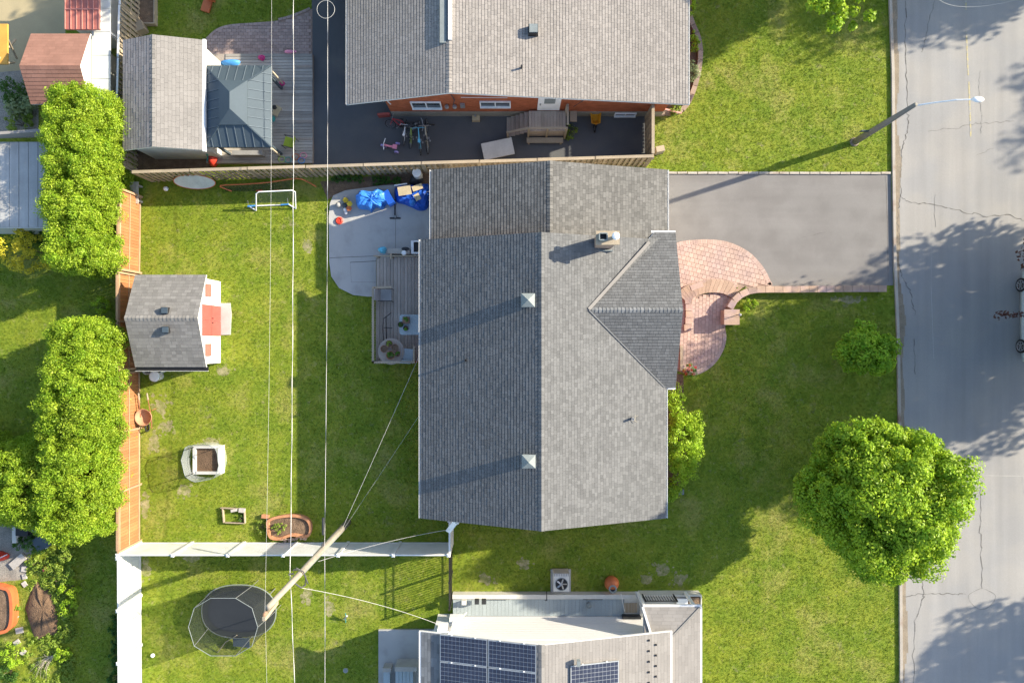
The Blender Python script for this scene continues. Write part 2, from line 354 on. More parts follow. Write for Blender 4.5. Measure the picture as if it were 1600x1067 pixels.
M['maple'] = leafmat('maple_leaves', (.13, .27, .013), (.38, .51, .032), trans=.35); M['globe'] = leafmat('globe_tree_leaves', (.13, .30, .014), (.32, .48, .035)); M['cedarleaf'] = leafmat('cedar_hedge_sprays', (.14, .29, .014), (.42, .52, .045), trans=.4, n=(.8, .15)); M['shrub'] = leafmat('lime_shrub_leaves', (.22, .40, .022), (.42, .56, .04)); M['redleaf'] = leafmat('crimson_maple_leaves', (.055, .022, .022), (.12, .05, .04)); M['goldleaf'] = leafmat('golden_leaves', (.50, .45, .03), (.72, .60, .05)); M['weed'] = leafmat('garden_weeds', (.13, .24, .025), (.34, .42, .07)); M['darkleaf'] = leafmat('shade_plant_leaves', (.04, .11, .02), (.09, .19, .03)); M['petal'] = leafmat('red_flower_petals', (.60, .02, .03), (.78, .10, .06), trans=.2); M['palegreen'] = leafmat('pale_spiky_leaves', (.20, .27, .12), (.34, .40, .20)); M['herb'] = leafmat('potted_herb_leaves', (.06, .20, .02), (.16, .36, .04))

# ------------------------------------------------------------------ foliage
def leafmesh(name, pos, nrm, size, asp, var, mat_, tri=False):
    """one face per leaf: pos (n,3), nrm (n,3)"""
    n = len(pos); a = RNG.normal(size=(n, 3)); nrm = nrm / (np.linalg.norm(nrm, axis=1, keepdims=True) + 1e-9)
    u = np.cross(nrm, a); u /= np.linalg.norm(u, axis=1, keepdims=True) + 1e-9; v = np.cross(nrm, u)
    s = size * RNG.uniform(.65, 1.3, (n, 1))
    if tri: vs = np.stack([pos - u * s * asp * .5, pos + u * s * asp * .5, pos + v * s], 1); k = 3
    else:
        vs = np.stack([pos - v * s * .5, pos + u * s * asp * .5 + nrm * s * .12, pos + v * s * .5, pos - u * s * asp * .5 + nrm * s * .12], 1); k = 4
    me = bpy.data.meshes.new(name); me.vertices.add(n * k); me.vertices.foreach_set('co', vs.astype(np.float32).ravel())
    me.loops.add(n * k); me.loops.foreach_set('vertex_index', np.arange(n * k, dtype=np.int32))
    me.polygons.add(n); me.polygons.foreach_set('loop_start', np.arange(0, n * k, k, dtype=np.int32)); me.polygons.foreach_set('loop_total', np.full(n, k, dtype=np.int32))
    at = me.attributes.new('var', 'FLOAT', 'FACE'); at.data.foreach_set('value', var.astype(np.float32))
    me.materials.append(mat_); me.update(calc_edges=True); return me
def cloud(centers, cr, nleaf, leaf, mat_, up=.5, outc=None, asp=.6, name='crown', tri=False, flat=1.0):
    K = len(centers); crs = cr * RNG.uniform(.6, 1.3, K)
    d = RNG.normal(size=(K, nleaf, 3)); d /= np.linalg.norm(d, axis=2, keepdims=True); rad = RNG.uniform(.35, 1.0, (K, nleaf, 1)) ** .6
    pos = centers[:, None, :] + d * rad * crs[:, None, None] * np.array([1, 1, flat])
    nr = d * .9 + RNG.normal(size=d.shape) * .45 + np.array([0, 0, up])
    var = np.clip(RNG.uniform(0, 1, (K, 1)) * .45 + RNG.uniform(0, 1, (K, nleaf)) * .55, 0, 1)
    return leafmesh(name, pos.reshape(-1, 3), nr.reshape(-1, 3), leaf, asp, var.ravel(), mat_, tri)
def ell_clumps(c, r, K, lump=.12, low=-.8):
    out = []
    ph = RNG.uniform(0, 6.28, 8)
    while len(out) < K:
        d = RNG.normal(size=3); d /= np.linalg.norm(d)
        if d[2] < low: continue
        az = atan2(d[1], d[0]); el = d[2]
        l = 1 + lump * (sin(3 * az + ph[0]) * .6 + sin(5 * az + ph[1] + 2 * el) * .5 + sin(8 * az + ph[2]) * .35 + sin(6 * el + ph[3] + 2 * az) * .5)
        rr = RNG.uniform(.35, 1.0) ** .45 * l
        out.append([c[0] + d[0] * rr * r[0], c[1] + d[1] * rr * r[1], c[2] + d[2] * rr * r[2]])
    return np.array(out)
def meshpart(name, me, root, stuff=False):
    o = bpy.data.objects.new(name, me); COL.objects.link(o); o.parent = root
    if root: o.location = -wloc(root)
    if stuff: o['kind'] = 'stuff'
    return o
def tree(name, label, cat, x, y, top, r, cz, K, cr, nleaf, leaf, m, group=None, trunk=.18, limbs=7, lump=.12, up=.5, low=-.8):
    t = thing(name, label, cat, (x, y, 0), group)
    meshpart('crown', cloud(ell_clumps((x, y, cz), r, K, lump, low), cr, nleaf, leaf, m, up), t)
    mb = MB(); zt = cz + r[2] * .3
    mb.tube([(x, y, -.02), (x + .03, y, zt * .3), (x - .02, y + .04, zt * .65), (x, y, zt)], [trunk * 1.25, trunk, trunk * .8, trunk * .3], 10)
    for k in range(limbs):
        a = 2 * pi * k / limbs + random.random(); z0 = cz - r[2] * random.uniform(.3, .8); z0 = max(z0, .5)
        e = Vector((x + cos(a) * r[0] * .7, y + sin(a) * r[1] * .7, cz + r[2] * random.uniform(-.1, .5)))
        s = Vector((x, y, z0)); mid = s.lerp(e, .5) + Vector((0, 0, .15 * r[2]))
        mb.tube([s, mid, e], [trunk * .45, trunk * .3, trunk * .08], 6)
    part('trunk', mb, M['bark'], t); return t
def bush(name, label, cat, x, y, r, h, m, K=40, nleaf=60, leaf=.07, group=None, z=0, cr=None, stems=True):
    t = thing(name, label, cat, (x, y, z), group)
    meshpart('foliage', cloud(ell_clumps((x, y, z + h * .5), (r[0], r[1], h * .5), K, .15), cr or min(r) * .3, nleaf, leaf, m, .6), t)
    if stems:
        mb = MB()
        for k in range(4):
            a = k * 1.6 + .4; mb.tube([(x + cos(a) * .03, y + sin(a) * .03, z), (x + cos(a) * r[0] * .5, y + sin(a) * r[1] * .5, z + h * .6)], [.02, .008], 5)
        part('stem', mb, M['bark'], t)
    return t

# ------------------------------------------------------------------ shingles
def shingles(mb, O, U, V, poly_st, expo=.13, wmin=.12, wmax=.25, th=.0105, extra=.003, tg=.022):
    """tabs on the plane O + s*U + t*V inside the convex outline poly_st [(s,t)...]"""
    O = Vector(O); U = Vector(U).normalized(); V = Vector(V).normalized(); Nn = U.cross(V).normalized()
    if Nn.z < 0: Nn = -Nn
    def interval(t):
        xs = []; n = len(poly_st)
        for i in range(n):
            (s0, t0), (s1, t1) = poly_st[i], poly_st[(i + 1) % n]
            if (t0 - t) * (t1 - t) <= 0 and abs(t1 - t0) > 1e-9: xs.append(s0 + (s1 - s0) * (t - t0) / (t1 - t0))
        return (min(xs), max(xs)) if len(xs) > 1 else None
    if th < .01: tg = min(tg, .008)
    mb.add([O + U * a_ + V * b_ + Nn * .0015 for a_, b_ in poly_st], [tuple(range(len(poly_st)))[::(1 if U.cross(V).z > 0 else -1)]], .0)
    O = O + Nn * .002
    T0 = min(p[1] for p in poly_st); T1 = max(p[1] for p in poly_st); n = max(1, round((T1 - T0) / expo)); e = (T1 - T0) / n
    for i in range(n):
        a = T0 + i * e; b = a + e; ia = interval(a + 1e-4); ib = interval(b - 1e-4); im = interval((a + b) / 2)
        if not (ia and ib and im): continue
        s = im[0] - random.uniform(0, wmax)
        while s < im[1]:
            wd = random.uniform(wmin, wmax); s1 = s + wd
            q0, q1 = max(s, im[0]), min(s1, im[1])
            if q1 - q0 > .01:
                first = q0 <= im[0] + 1e-6; last = q1 >= im[1] - 1e-6
                l0 = ia[0] if first else min(max(q0, ia[0]), ia[1]); l1 = ia[1] if last else min(max(q1, ia[0]), ia[1])
                u0 = ib[0] if first else min(max(q0, ib[0]), ib[1]); u1 = ib[1] if last else min(max(q1, ib[0]), ib[1])
                h = th + (extra if random.random() < .5 else 0) + random.uniform(0, .002)
                g = .003
                A = O + U * (l0 + g) + V * a; B = O + U * (l1 - g) + V * a; C = O + U * (u1 - g) + V * b; D = O + U * (u0 + g) + V * b
                vs = [A, B, A + Nn * h, B + Nn * h, C - V * tg + Nn * (h * .82), D - V * tg + Nn * (h * .82), C, D]
                fs = [(2, 3, 4, 5), (0, 1, 3, 2), (1, 6, 4, 3), (7, 0, 2, 5)]
                if (B - A).cross(D - A).dot(Nn) < 0: fs = [f[::-1] for f in fs]
                mb.add(vs, fs)
            s = s1
def caps(mb, A, B, nL, nR, step=.14, w=.14):
    """ridge caps from A to B; nL,nR are the downslope unit vectors of both sides"""
    A = Vector(A); B = Vector(B); d = (B - A); n = max(1, int(d.length / step)); u = d.normalized(); e = d.length / n
    nL = Vector(nL).normalized(); nR = Vector(nR).normalized(); up = Vector((0, 0, 1))
    for i in range(n):
        p = A + u * e * i; q = p + u * (e * 1.02); h0 = .035; h1 = .018
        vs = [p + nL * w + up * (h0 - .01), p + up * h0, p + nR * w + up * (h0 - .01), q + nL * w + up * (h1 - .01), q + up * h1, q + nR * w + up * (h1 - .01), p + nL * w, p, p + nR * w]
        mb.add(vs, [(0, 1, 4, 3), (1, 2, 5, 4), (6, 7, 1, 0), (7, 8, 2, 1)])
def gable_roof(root, x0, x1, xr, y0, y1, ze0, ze1, zr, m, mcap=None, th=.14, expo=.13, wr=(.12, .25), trim='fascia', gut=True, thk=.0075, extra=.0035):
    """ridge along Y. ze0 west eave height, ze1 east eave height"""
    rf = MB(); t = th
    rf.xprof([(x0, ze0), (xr, zr), (x1, ze1), (x1, ze1 - t), (xr, zr - t), (x0, ze0 - t)], y0, y1)
    r = part('roof', rf, M[trim], root)
    V0 = Vector((xr - x0, 0, zr - ze0)); V1 = Vector((xr - x1, 0, zr - ze1))
    mb = MB(); shingles(mb, (x0, y0, ze0), (0, 1, 0), V0, [(0, -.03), (y1 - y0, -.03), (y1 - y0, V0.length), (0, V0.length)], expo, wr[0], wr[1], max(thk, .0101), extra, .034)
    a = part('west_slope_shingles', mb, m, r, stuff=True)
    mb = MB(); shingles(mb, (x1, y0, ze1), (0, 1, 0), V1, [(0, -.03), (y1 - y0, -.03), (y1 - y0, V1.length), (0, V1.length)], expo, wr[0], wr[1], thk, extra)
    part('east_slope_shingles', mb, m, r, stuff=True)
    mb = MB(); caps(mb, (xr, y0, zr), (xr, y1, zr), -V0, -V1, .15, .13); part('ridge_cap', mb, mcap or m, r)
    if gut:
        for nm, xx, zz, sg in (('gutter', x0, ze0, -1), ('gutter', x1, ze1, 1)):
            g = MB(); a0 = xx + sg * .002; a1 = xx + sg * .10
            g.box(min(a0, a1), max(a0, a1), y0, y1, zz - .13, zz - .115)
            g.box(a1 - .008, a1 + .008, y0, y1, zz - .13, zz - .02); g.box(a0 - .004, a0 + .004, y0, y1, zz - .13, zz - .02)
            part(nm, g, M['fascia'], root)
    return r
def win(root, x0, x1, y0, y1, z0, z1, axis, out, panes=2, m='whitemetal'):
    """window on a wall: axis 'x' spans x0..x1 at y=y0; axis 'y' spans y0..y1 at x=x0; out = +-1 outward"""
    f = MB(); g = MB(); d = .05
    def bx(b, a0, a1, c0, c1, o0, o1):
        lo, hi = sorted((o0 * out, o1 * out))
        if axis == 'x': b.box(a0, a1, y0 + lo, y0 + hi, c0, c1)
        else: b.box(x0 + lo, x0 + hi, a0, a1, c0, c1)
    a, b_ = (x0, x1) if axis == 'x' else (y0, y1)
    bx(f, a, b_, z1 - d, z1, .004, .07); bx(f, a, b_, z0, z0 + d, .004, .12)
    n = panes
    for i in range(n + 1):
        c = a + (b_ - a - d) * i / n; bx(f, c, c + d, z0 + d, z1 - d, .004, .068)
    fo = part('window', f, M[m], root)
    bx(g, a + d, b_ - d, z0 + d, z1 - d, .004, .02); part('pane', g, M['glass'], fo)
    return fo

# ------------------------------------------------------------------ ground
EX = []       # places without grass
def ex(pts): EX.append(np.array(pts))
mb = MB()
mb.sheet([(-400, -400), (400, -400), (400, 400), (-400, 400)], 0); struct('ground', mb, M['lawn'])
kx = [(1388, -160), (1388, 0), (1392, 110), (1393, 250), (1395, 400), (1400, 520), (1403, 700), (1404, 900), (1405, 1067), (1406, 1260)]
KL = [P2(a, b) for a, b in kx]
def kerbx(y):
    pts = sorted(KL, key=lambda p: p[1])
    return float(np.interp(y, [p[1] for p in pts], [p[0] for p in pts]))
ys = [300] + [p[1] for p in KL] + [-300]
road = [(kerbx(y) + .13, y) for y in ys] + [(40, -300), (40, 300)]
mb = MB(); mb.sheet(road, .004); roado = struct('road', mb, M['road'])
mb = MB()
for a, b in zip(ys[:-1], ys[1:]):
    n = max(1, int(abs(a - b) / 3)) if abs(a) < 30 and abs(b) < 30 else 1
    for i in range(n):
        p = a + (b - a) * i / n; q = a + (b - a) * (i + 1) / n
        g = .006 if n > 1 else 0
        drop = 5.3 > (p + q) / 2 > 2.6
        h = .03 if drop else .10
        mb.prism([(kerbx(p), p - g), (kerbx(p) + .13, p - g), (kerbx(q) + .13, q + g), (kerbx(q), q + g)], 0, h)
struct('kerb', mb, M['kerb'])
mb = MB(); g = [(kerbx(y), y) for y in np.linspace(22, -22, 90)]
for (a, b), (c, d) in zip(g[:-1], g[1:]):
    w0 = .20 + .12 * sin(b * 1.3) * sin(b * .37 + 1) + random.uniform(0, .05)
    mb.add([(a + .13, b, .008), (a + .13 + w0, b, .008), (c + .13 + w0, d, .008), (c + .13, d, .008)][::-1], [(0, 1, 2, 3)])
struct('gutter_strip', mb, M['gutterdirt'])
def wig(pts, n=8, amp=.035):
    out = []
    for a, b in zip(pts[:-1], pts[1:]):
        for i in range(n):
            t = i / n; out.append((a[0] + (b[0] - a[0]) * t + random.gauss(0, amp), a[1] + (b[1] - a[1]) * t + random.gauss(0, amp)))
    return out + [tuple(pts[-1])]
def c5(x, y): return P2(1000 + x / 2.667, 100 + y / 2.667)
def c6(x, y): return P2(1200 + x / 3.1375, 600 + y / 3.1375)
def c8(x, y): return P2(1100 + x / 3.2, 840 + y / 3.2)
def c7(x, y): return P2(1280 + x / 3.81, 380 + y / 3.81)
mb = MB()
for pts, wd in [([c5(1106, -260), c5(1108, 0), c5(1113, 200), c5(1118, 270), c5(1095, 340), c5(1090, 420), c5(1083, 550)], .030),
                ([c5(1083, 550), c5(1120, 575), c5(1220, 585), c5(1300, 605), c5(1430, 635), c5(1530, 625), c5(1600, 652), c5(1700, 640)], .03),
                ([c5(1083, 550), c5(1075, 620), c5(1075, 680), c5(1080, 750)], .03), ([c7(470, 120), c7(495, 200), c7(540, 290), c7(570, 430)], .03), ([c7(565, 560), c7(572, 780)], .022),
                ([c6(1045, 480), c6(1040, 700), c6(1048, 850), c6(1050, 1000)], .028), ([c8(1080, 160), c8(1087, 200), c8(1100, 280), c8(1085, 340), c8(1050, 430), c8(1045, 760)], .03),
                ([c8(985, 292), c8(1100, 280), c8(1200, 278), c8(1310, 280)], .028), ([P2(1460, 0), P2(1445, 60), P2(1440, 82)], .022), ([c5(1200, 280), c5(1330, 265), c5(1440, 245), c5(1560, 238)], .015),
                ([c5(1228, 540), c5(1232, 680)], .012), ([c5(1420, 30), c5(1410, 110), c5(1425, 210), c5(1420, 290)], .012), ([c5(1395, 380), c5(1480, 350)], .01)]:
    mb.strip(wig(pts), wd, .0085)
cc = c8(1390, 305); mb.strip([(cc[0] + .62 * cos(a) * (1 + .1 * sin(3 * a)), cc[1] + .46 * sin(a) * (1 + .08 * cos(4 * a))) for a in np.linspace(0, 2 * pi, 26)], .012, .0085)
cr = struct('road_crack', mb, M['crack'], roado)
mb = MB(); mb.strip(wig([c6(935, 452), c6(1060, 448), c6(1250, 450)], 4, .008), .025, .0088); mb.strip(wig([c6(1250, 450), c6(1255, 540)], 4, .008), .02, .0092)
mb.strip([P2(1457, 300), P2(1455, 450), P2(1459, 560)], .02, .0084)
struct('road_seam', mb, M['seam'], roado)
mb = MB()
for a, b in (((1507.5, -60), (1509.5, 16)), ((1510, 50), (1513, 118)), ((1514, 128), (1517, 214))): mb.strip([P2(*a), P2(*b)], .07 if a[1] > 10 else .09, .0092)
struct('centre_line', mb, M['yellow'], roado)

drive = poly([(995, 272), (1392, 271), (1396, 446), (1180, 447), (995, 447)]); ex(drive)
mb = MB(); mb.sheet(drive, .006); dr = struct('driveway', mb, M['drive'])
mb = MB()
for i in range(22):      # long edging slabs of the driveway's north side
    a = 1042 + i * 15.9; y = 270.5 + .02 * i
    p, q = P2(a + .5, y + random.uniform(-.3, .3)), P2(a + 15.2, y + random.uniform(-.3, .3)); mb.bar((*p, .03), (*q, .03), .10, .07)
struct('driveway_edging', mb, M['kerb'])
mb = MB(); mb.strip(wig([P2(1384, 275), P2(1386, 340), P2(1388, 440)], 6, .015), .02, .0085); mb.strip(wig([P2(1250, 372), P2(1290, 363)], 4, .02), .012, .0085)
struct('driveway_crack', mb, M['crack'], dr)

ndrive = poly([(487, -80), (1022, -80), (1022, 249), (487, 262), (487, 84)]); ex(ndrive)
mb = MB(); mb.sheet(ndrive, .005); struct('neighbour_driveway', mb, M['darkasphalt'])
ppts = [P2(a, b) for a, b in [(521, 306), (540, 298), (600, 290), (676, 288), (700, 300)]] + [P2(700, 402), P2(588, 404), P2(588, 463), P2(575, 463.5), P2(552, 461), P2(530, 450), P2(518, 432), P2(515, 410), P2(514, 340), P2(516, 318)]
ex(ppts)
mb = MB(); mb.prism(ppts, 0, .06); pat = struct('patio', mb, M['concrete'])
mb = MB()
for pts in ([(618, 291), (618, 402)], [(515, 403), (588, 400)], [(547, 410), (588, 408)], [(547, 410), (549, 441)], [(549, 441), (588, 441)]): mb.strip([P2(*p, .06) for p in pts], .016, .0635)
struct('patio_joint', mb, M['joint'], pat)
mb = MB(); mb.sheet(poly([(546, 296), (610, 296), (612, 320), (550, 327)], .06), .0632)

def inpoly(x, y, pts):
    c = False; n = len(pts); j = n - 1
    for i in range(n):
        if (pts[i][1] > y) != (pts[j][1] > y) and x < (pts[j][0] - pts[i][0]) * (y - pts[i][1]) / (pts[j][1] - pts[i][1]) + pts[i][0]: c = not c
        j = i
    return c
def pavers(name, pts, z, sx, sy, ang, m, parent, gap=.006, h=.02, border=True):
    mb = MB(); xs = [p[0] for p in pts]; ys_ = [p[1] for p in pts]; cx = sum(xs) / len(xs); cy = sum(ys_) / len(ys_)
    R = max(max(xs) - min(xs), max(ys_) - min(ys_)) * .75; ca, sa = cos(ang), sin(ang)
    nj = int(R / sy) + 1; ni = int(R / sx) + 1
    for j in range(-nj, nj + 1):
        for i in range(-ni, ni + 1):
            u = (i + .5 * (j % 2)) * sx; v = j * sy; x = cx + u * ca - v * sa; y = cy + u * sa + v * ca
            if inpoly(x, y, pts) and (not border or all(inpoly(x + a_ * sx * .4 * ca - b_ * sy * .4 * sa, y + a_ * sx * .4 * sa + b_ * sy * .4 * ca, pts) for a_ in (-1, 1) for b_ in (-1, 1))):
                mb.obox((x, y, z + h / 2), (sx / 2 - gap, sy / 2 - gap, h / 2 + random.uniform(0, .002)), ang)
    return part(name, mb, m, parent, stuff=True)

# front circle of pavers
up_pts = catmull([P2(a, b) for a, b in [(1030, 400), (1057, 380), (1080, 375.5), (1110, 374.5), (1140, 379), (1170, 394), (1192, 417), (1203, 438), (1204, 447), (1165, 450), (1120, 446), (1080, 452), (1040, 465)]], 4)
fp = bpy.data.objects.new('front_path', None); COL.objects.link(fp); fp['kind'] = 'structure'
mb = MB(); mb.sheet(up_pts, .0095); part('path_bed', mb, M['joint_sand'], fp)
pavers('upper_pavers', up_pts, .010, .21, .21, radians(-14), M['paver'], fp)
lo_pts = catmull([P2(a, b) for a, b in [(1030, 465), (1068, 462), (1098, 460), (1122, 456), (1146, 464), (1145, 480), (1133, 508), (1135, 525), (1131, 545), (1118, 567), (1098, 582), (1078, 586), (1050, 575), (1030, 560)]], 4)
mb = MB(); mb.sheet(lo_pts, .0102); part('path_bed', mb, M['joint_sand'], fp)
pavers('lower_pavers', lo_pts, .011, .20, .165, radians(88), M['paver'], fp)
ex(up_pts); ex(lo_pts)
def border_bricks(parent, pts, wd, z, step, m, tst=None):
    rs_ = resample(pts, step); mb = MB(); c = Vector((sum(p[0] for p in pts) / len(pts), sum(p[1] for p in pts) / len(pts)))
    for a, b in zip(rs_[:-1], rs_[1:]):
        d = (b - a).normalized(); nn = Vector((-d.y, d.x)); mid = (a + b) / 2
        if nn.dot(c - mid) < 0: nn = -nn
        if tst and not tst(mid): continue
        mb.prism([tuple(a + d * .005), tuple(b - d * .005), tuple(b - d * .008 + nn * wd), tuple(a + d * .008 + nn * wd)], .004, z)
    return part('border_bricks', mb, m, parent, stuff=True)
def resample(pts, step):
    pts = [Vector(p) for p in pts]; out = [pts[0]]; acc = 0
    for a, b in zip(pts[:-1], pts[1:]):
        d = (b - a).length; t = step - acc
        while t <= d: out.append(a + (b - a) * t / d); t += step
        acc = (acc + d) % step
    return out
border_bricks(fp, up_pts, .20, .036, .115, M['paver'], lambda p: p.y > P2(0, 447)[1] and p.x > P2(1050, 0)[0])
border_bricks(fp, lo_pts, .16, .036, .20, M['paverpink'], lambda p: p.y < P2(0, 500)[1] and p.x > P2(1085, 0)[0])
# raised step: radial coping bricks in an arc
arc_o = catmull([P2(a, b, .15) for a, b in [(1058, 458), (1072, 446), (1097, 438), (1120, 436), (1140, 439), (1161, 449)]], 6, False)
arc_i = catmull([P2(a, b, .15) for a, b in [(1080, 478), (1084, 466), (1097, 460), (1112, 457.5), (1130, 459), (1143, 466)]], 6, False)
for i in range(0, len(arc_o) - 2, 2):
    a, b, c, d = Vector(arc_o[i]), Vector(arc_o[i + 2]), Vector(arc_i[min(i + 2, len(arc_i) - 1)]), Vector(arc_i[i])
    mm = (a + b + c + d) / 4; q = MB(); q.prism([tuple(mm + (p - mm) * .95) for p in (a, b, c, d)], .01, .15 + random.uniform(0, .004)); part('coping_brick', q, M['coping'], fp)
for i in range(5):
    y = 465 + i * 10.5; x = 1070 + (.6, 1.6, 2.0, 1.2, -.6)[i]
    q = MB(); a = P2(x, y, .15); b = P2(x + 10.5, y + 9.9, .15); q.box(a[0], b[0], b[1], a[1], .01, .15); part('coping_brick', q, M['coping'], fp)
q = MB(); a, b = P2(1079, 452, .16), P2(1099, 442, .16); q.obox(((a[0] + b[0]) / 2, (a[1] + b[1]) / 2, .155), (.30, .13, .012), radians(20)); single('step_plate', q, M['paver'], 'pinkish slab with dark edges lying tilted on the curved front step', 'slab')

# low garden wall with coping stones
gw = thing('garden_wall', 'low brick garden wall with pinkish coping, straight along the driveway and curving to the entry pillar', 'garden wall', (*P2(1280, 452), 0))
line = [P2(1386, 451, .45), P2(1340, 451, .45), P2(1290, 451.5, .45), P2(1240, 452, .45), P2(1200, 452, .45), P2(1178, 453, .45), P2(1162, 458, .45), P2(1150, 467, .45), P2(1142, 479, .45), P2(1139, 488, .45)]
cl = catmull(line, 8, False)
rs = resample(cl, .40)
body = MB()
for a, b in zip(rs[:-1], rs[1:]):
    d = (b - a).normalized(); nn = Vector((-d.y, d.x)); W = .15
    q = MB(); g = .006; a2 = a + d * g; b2 = b - d * g
    q.prism([tuple(a2 + nn * W), tuple(a2 - nn * W), tuple(b2 - nn * W), tuple(b2 + nn * W)], .37, .45 + random.uniform(-.004, .004)); part('coping_stone', q, M['coping'], gw)
    body.prism([tuple(a + nn * .12), tuple(a - nn * .12), tuple(b - nn * .12), tuple(b + nn * .12)], 0, .369)
part('wall_body', body, M['paverpink'], gw)
gp = thing('entry_pillar', 'square brick pillar with a small lantern at the end of the curved garden wall', 'pillar', (*P2(1143, 496, .5), 0))
a = P2(1131.5, 507.5, .6); b = P2(1155.5, 483.5, .6); q = MB(); q.box(a[0] + .02, b[0] - .02, a[1] + .02, b[1] - .02, 0, .55); part('pillar_body', q, M['paverpink'], gp)
ym = (a[1] + b[1]) / 2
for y0_, y1_ in ((a[1], ym - .005), (ym + .005, b[1])):
    q = MB(); q.box(a[0], b[0], y0_, y1_, .551, .63); part('coping_stone', q, M['coping'], gp)
lt = thing('path_lantern', 'thin post lantern standing beside the entry pillar', 'lantern', (*P2(1155, 492, 1), 0)); lx, ly = P2(1155, 492, 1.0)
q = MB(); q.cyl((lx, ly), .02, 0, 1.05, 8); part('post', q, M['blackmetal'], lt)
q = MB(); q.lathe((lx, ly, 1.05), [(.04, 0), (.07, .03), (.065, .10), (.02, .14)], 8); part('lantern_head', q, M['steel'], lt)

# ------------------------------------------------------------------ main house
mh = thing('brick_bungalow', 'bungalow with dark grey laminated shingles, a front cross gable and a brick chimney', 'house', (1.3, -1.6, 0))
HX0, HX1, HXR, HY0, HY1 = -3.86, 6.52, 1.17, -7.52, 4.33; ZE, ZR = 2.95, 4.92
q = MB(); q.xprof([(HX0 + .35, 0), (HX1 - .45, 0), (HX1 - .45, 2.98), (HXR, 4.75), (HX0 + .35, 2.95)], HY0 + .25, HY1 - .3); part('wall', q, M['brickwall'], mh)
mr = gable_roof(mh, HX0, HX1, HXR, HY0, HY1, ZE, ZE, ZR, M['shingle'], M['shingle'])
# front cross gable, ridge along X
FX = 6.96; FY0, FYR, FY1 = -1.95, 1.28, 4.62; FZ = 4.20; FE = 2.95
sl_e = (ZR - ZE) / (HX1 - HXR)                # east slope fall
xm = HXR + (ZR - FZ) / sl_e                    # where the cross ridge meets the main slope
q = MB(); t = .12
q.add([(xm, FYR, FZ + .004), (FX, FYR, FZ + .004), (FX, FY0, FE + .004), (HX1, FY0, FE + .004), (FX, FY0, FE - t), (FX, FYR, FZ - t), (FX, FY1, FE + .004), (HX1 - .5, FY1, FE + .004), (FX, FY1, FE - t), (HX1, FY0, FE - t), (HX1 - .5, FY1, FE - t)],
      [(0, 3, 2, 1), (1, 6, 7, 0), (1, 2, 4, 5), (6, 1, 5, 8), (2, 3, 9, 4), (7, 6, 8, 10)])
fr = part('front_gable_roof', q, M['fascia'], mh)
q = MB(); Vs = Vector((0, FYR - FY0, FZ - FE)); L = Vs.length
shingles(q, (0, FY0, FE + .01), (1, 0, 0), Vs, [(HX1, -.02), (FX, -.02), (FX, L), (xm, L)], .13); part('south_slope_shingles', q, M['shingle'], fr, stuff=True)
q = MB(); Vn = Vector((0, FYR - FY1, FZ - FE)); L = Vn.length
shingles(q, (0, FY1, FE + .01), (1, 0, 0), Vn, [(HX1 - .45, -.02), (FX, -.02), (FX, L), (xm, L)], .13); part('north_slope_shingles', q, M['shingle'], fr, stuff=True)
q = MB(); caps(q, (xm - .05, FYR, FZ + .005), (FX, FYR, FZ + .005), -Vs, -Vn, .15, .13); part('ridge_cap', q, M['shingle_dark'], fr)
# valley flashings
q = MB(); q.bar((xm, FYR, FZ + .05), (HX1 - .05, FY0 + .02, FE + .05), .05, .03); part('valley_flashing', q, M['shingle_dark'], fr)
q = MB(); q.bar((xm, FYR + .03, FZ + .05), (HX1 - .75, FY1 - .45, FE + .38), .13, .035); part('valley_flashing', q, M['shingle_s'], fr)
q = MB(); q.box(HX1 - .6, FX, FY1 + .005, FY1 + .09, FE - .12, FE + .0); part('gutter', q, M['fascia'], mh)
q = MB(); q.box(HX1 + .12, FX + .0, FY0 - .09, FY0 - .01, FE - .12, FE - .01); part('gutter', q, M['fascia'], mh)
q = MB(); q.box(HX1 - .44, FX - .35, FY0 + .25, FY0 + 1.4, 0, 2.83); part('porch_wall', q, M['brickwall'], mh)
win(mh, HX1 - .45, 0, -6.4, -3.6, .95, 2.3, 'y', 1, 3); win(mh, HX1 - .45, 0, -3.0, -2.1, .95, 2.3, 'y', 1, 1)
win(mh, HX0 + .35, 0, -6.3, -5.0, 1.2, 2.2, 'y', -1, 2); win(mh, HX0 + .35, 0, -3.6, -2.6, 1.5, 2.2, 'y', -1, 1); win(mh, 0.5, 1.9, HY0 + .25, 0, 1.2, 2.2, 'x', -1, 2)
q = MB(); q.box(HX1 - .448, HX1 - .39, 1.2, 2.15, .3, 2.35); dd = part('door', q, M['reddoor'], mh); q = MB(); q.tube([(HX1 - .36, 1.3, 1.3), (HX1 - .33, 1.3, 1.3)], .03, 8); part('handle', q, M['steel'], dd)
q = MB(); q.box(HX0 + .27, HX0 + .345, .6, 2.4, .65, 2.7); dd = part('sliding_door', q, M['whitemetal'], mh); q = MB(); q.box(HX0 + .262, HX0 + .268, .7, 2.3, .75, 2.6); part('pane', q, M['glass'], dd)
q = MB(); q.box(HX1 - .44, FX - .1, .2, 3.0, 0, .3); part('porch_slab', q, M['concrete'], mh)
# porch arc (dark rail under the eave)
q = MB(); q.tube([(FX - .05 + .22 * sin(pi * k / 10), FYR + 1.35 - 2.1 * k / 10 - .35, .55) for k in range(11)], .03, 6)
for k in range(1, 10, 2): q.cyl((FX - .05 + .22 * sin(pi * k / 10), FYR + 1.0 - 2.1 * k / 10), .015, .01, .55, 6)
part('porch_rail', q, M['blackmetal'], mh)
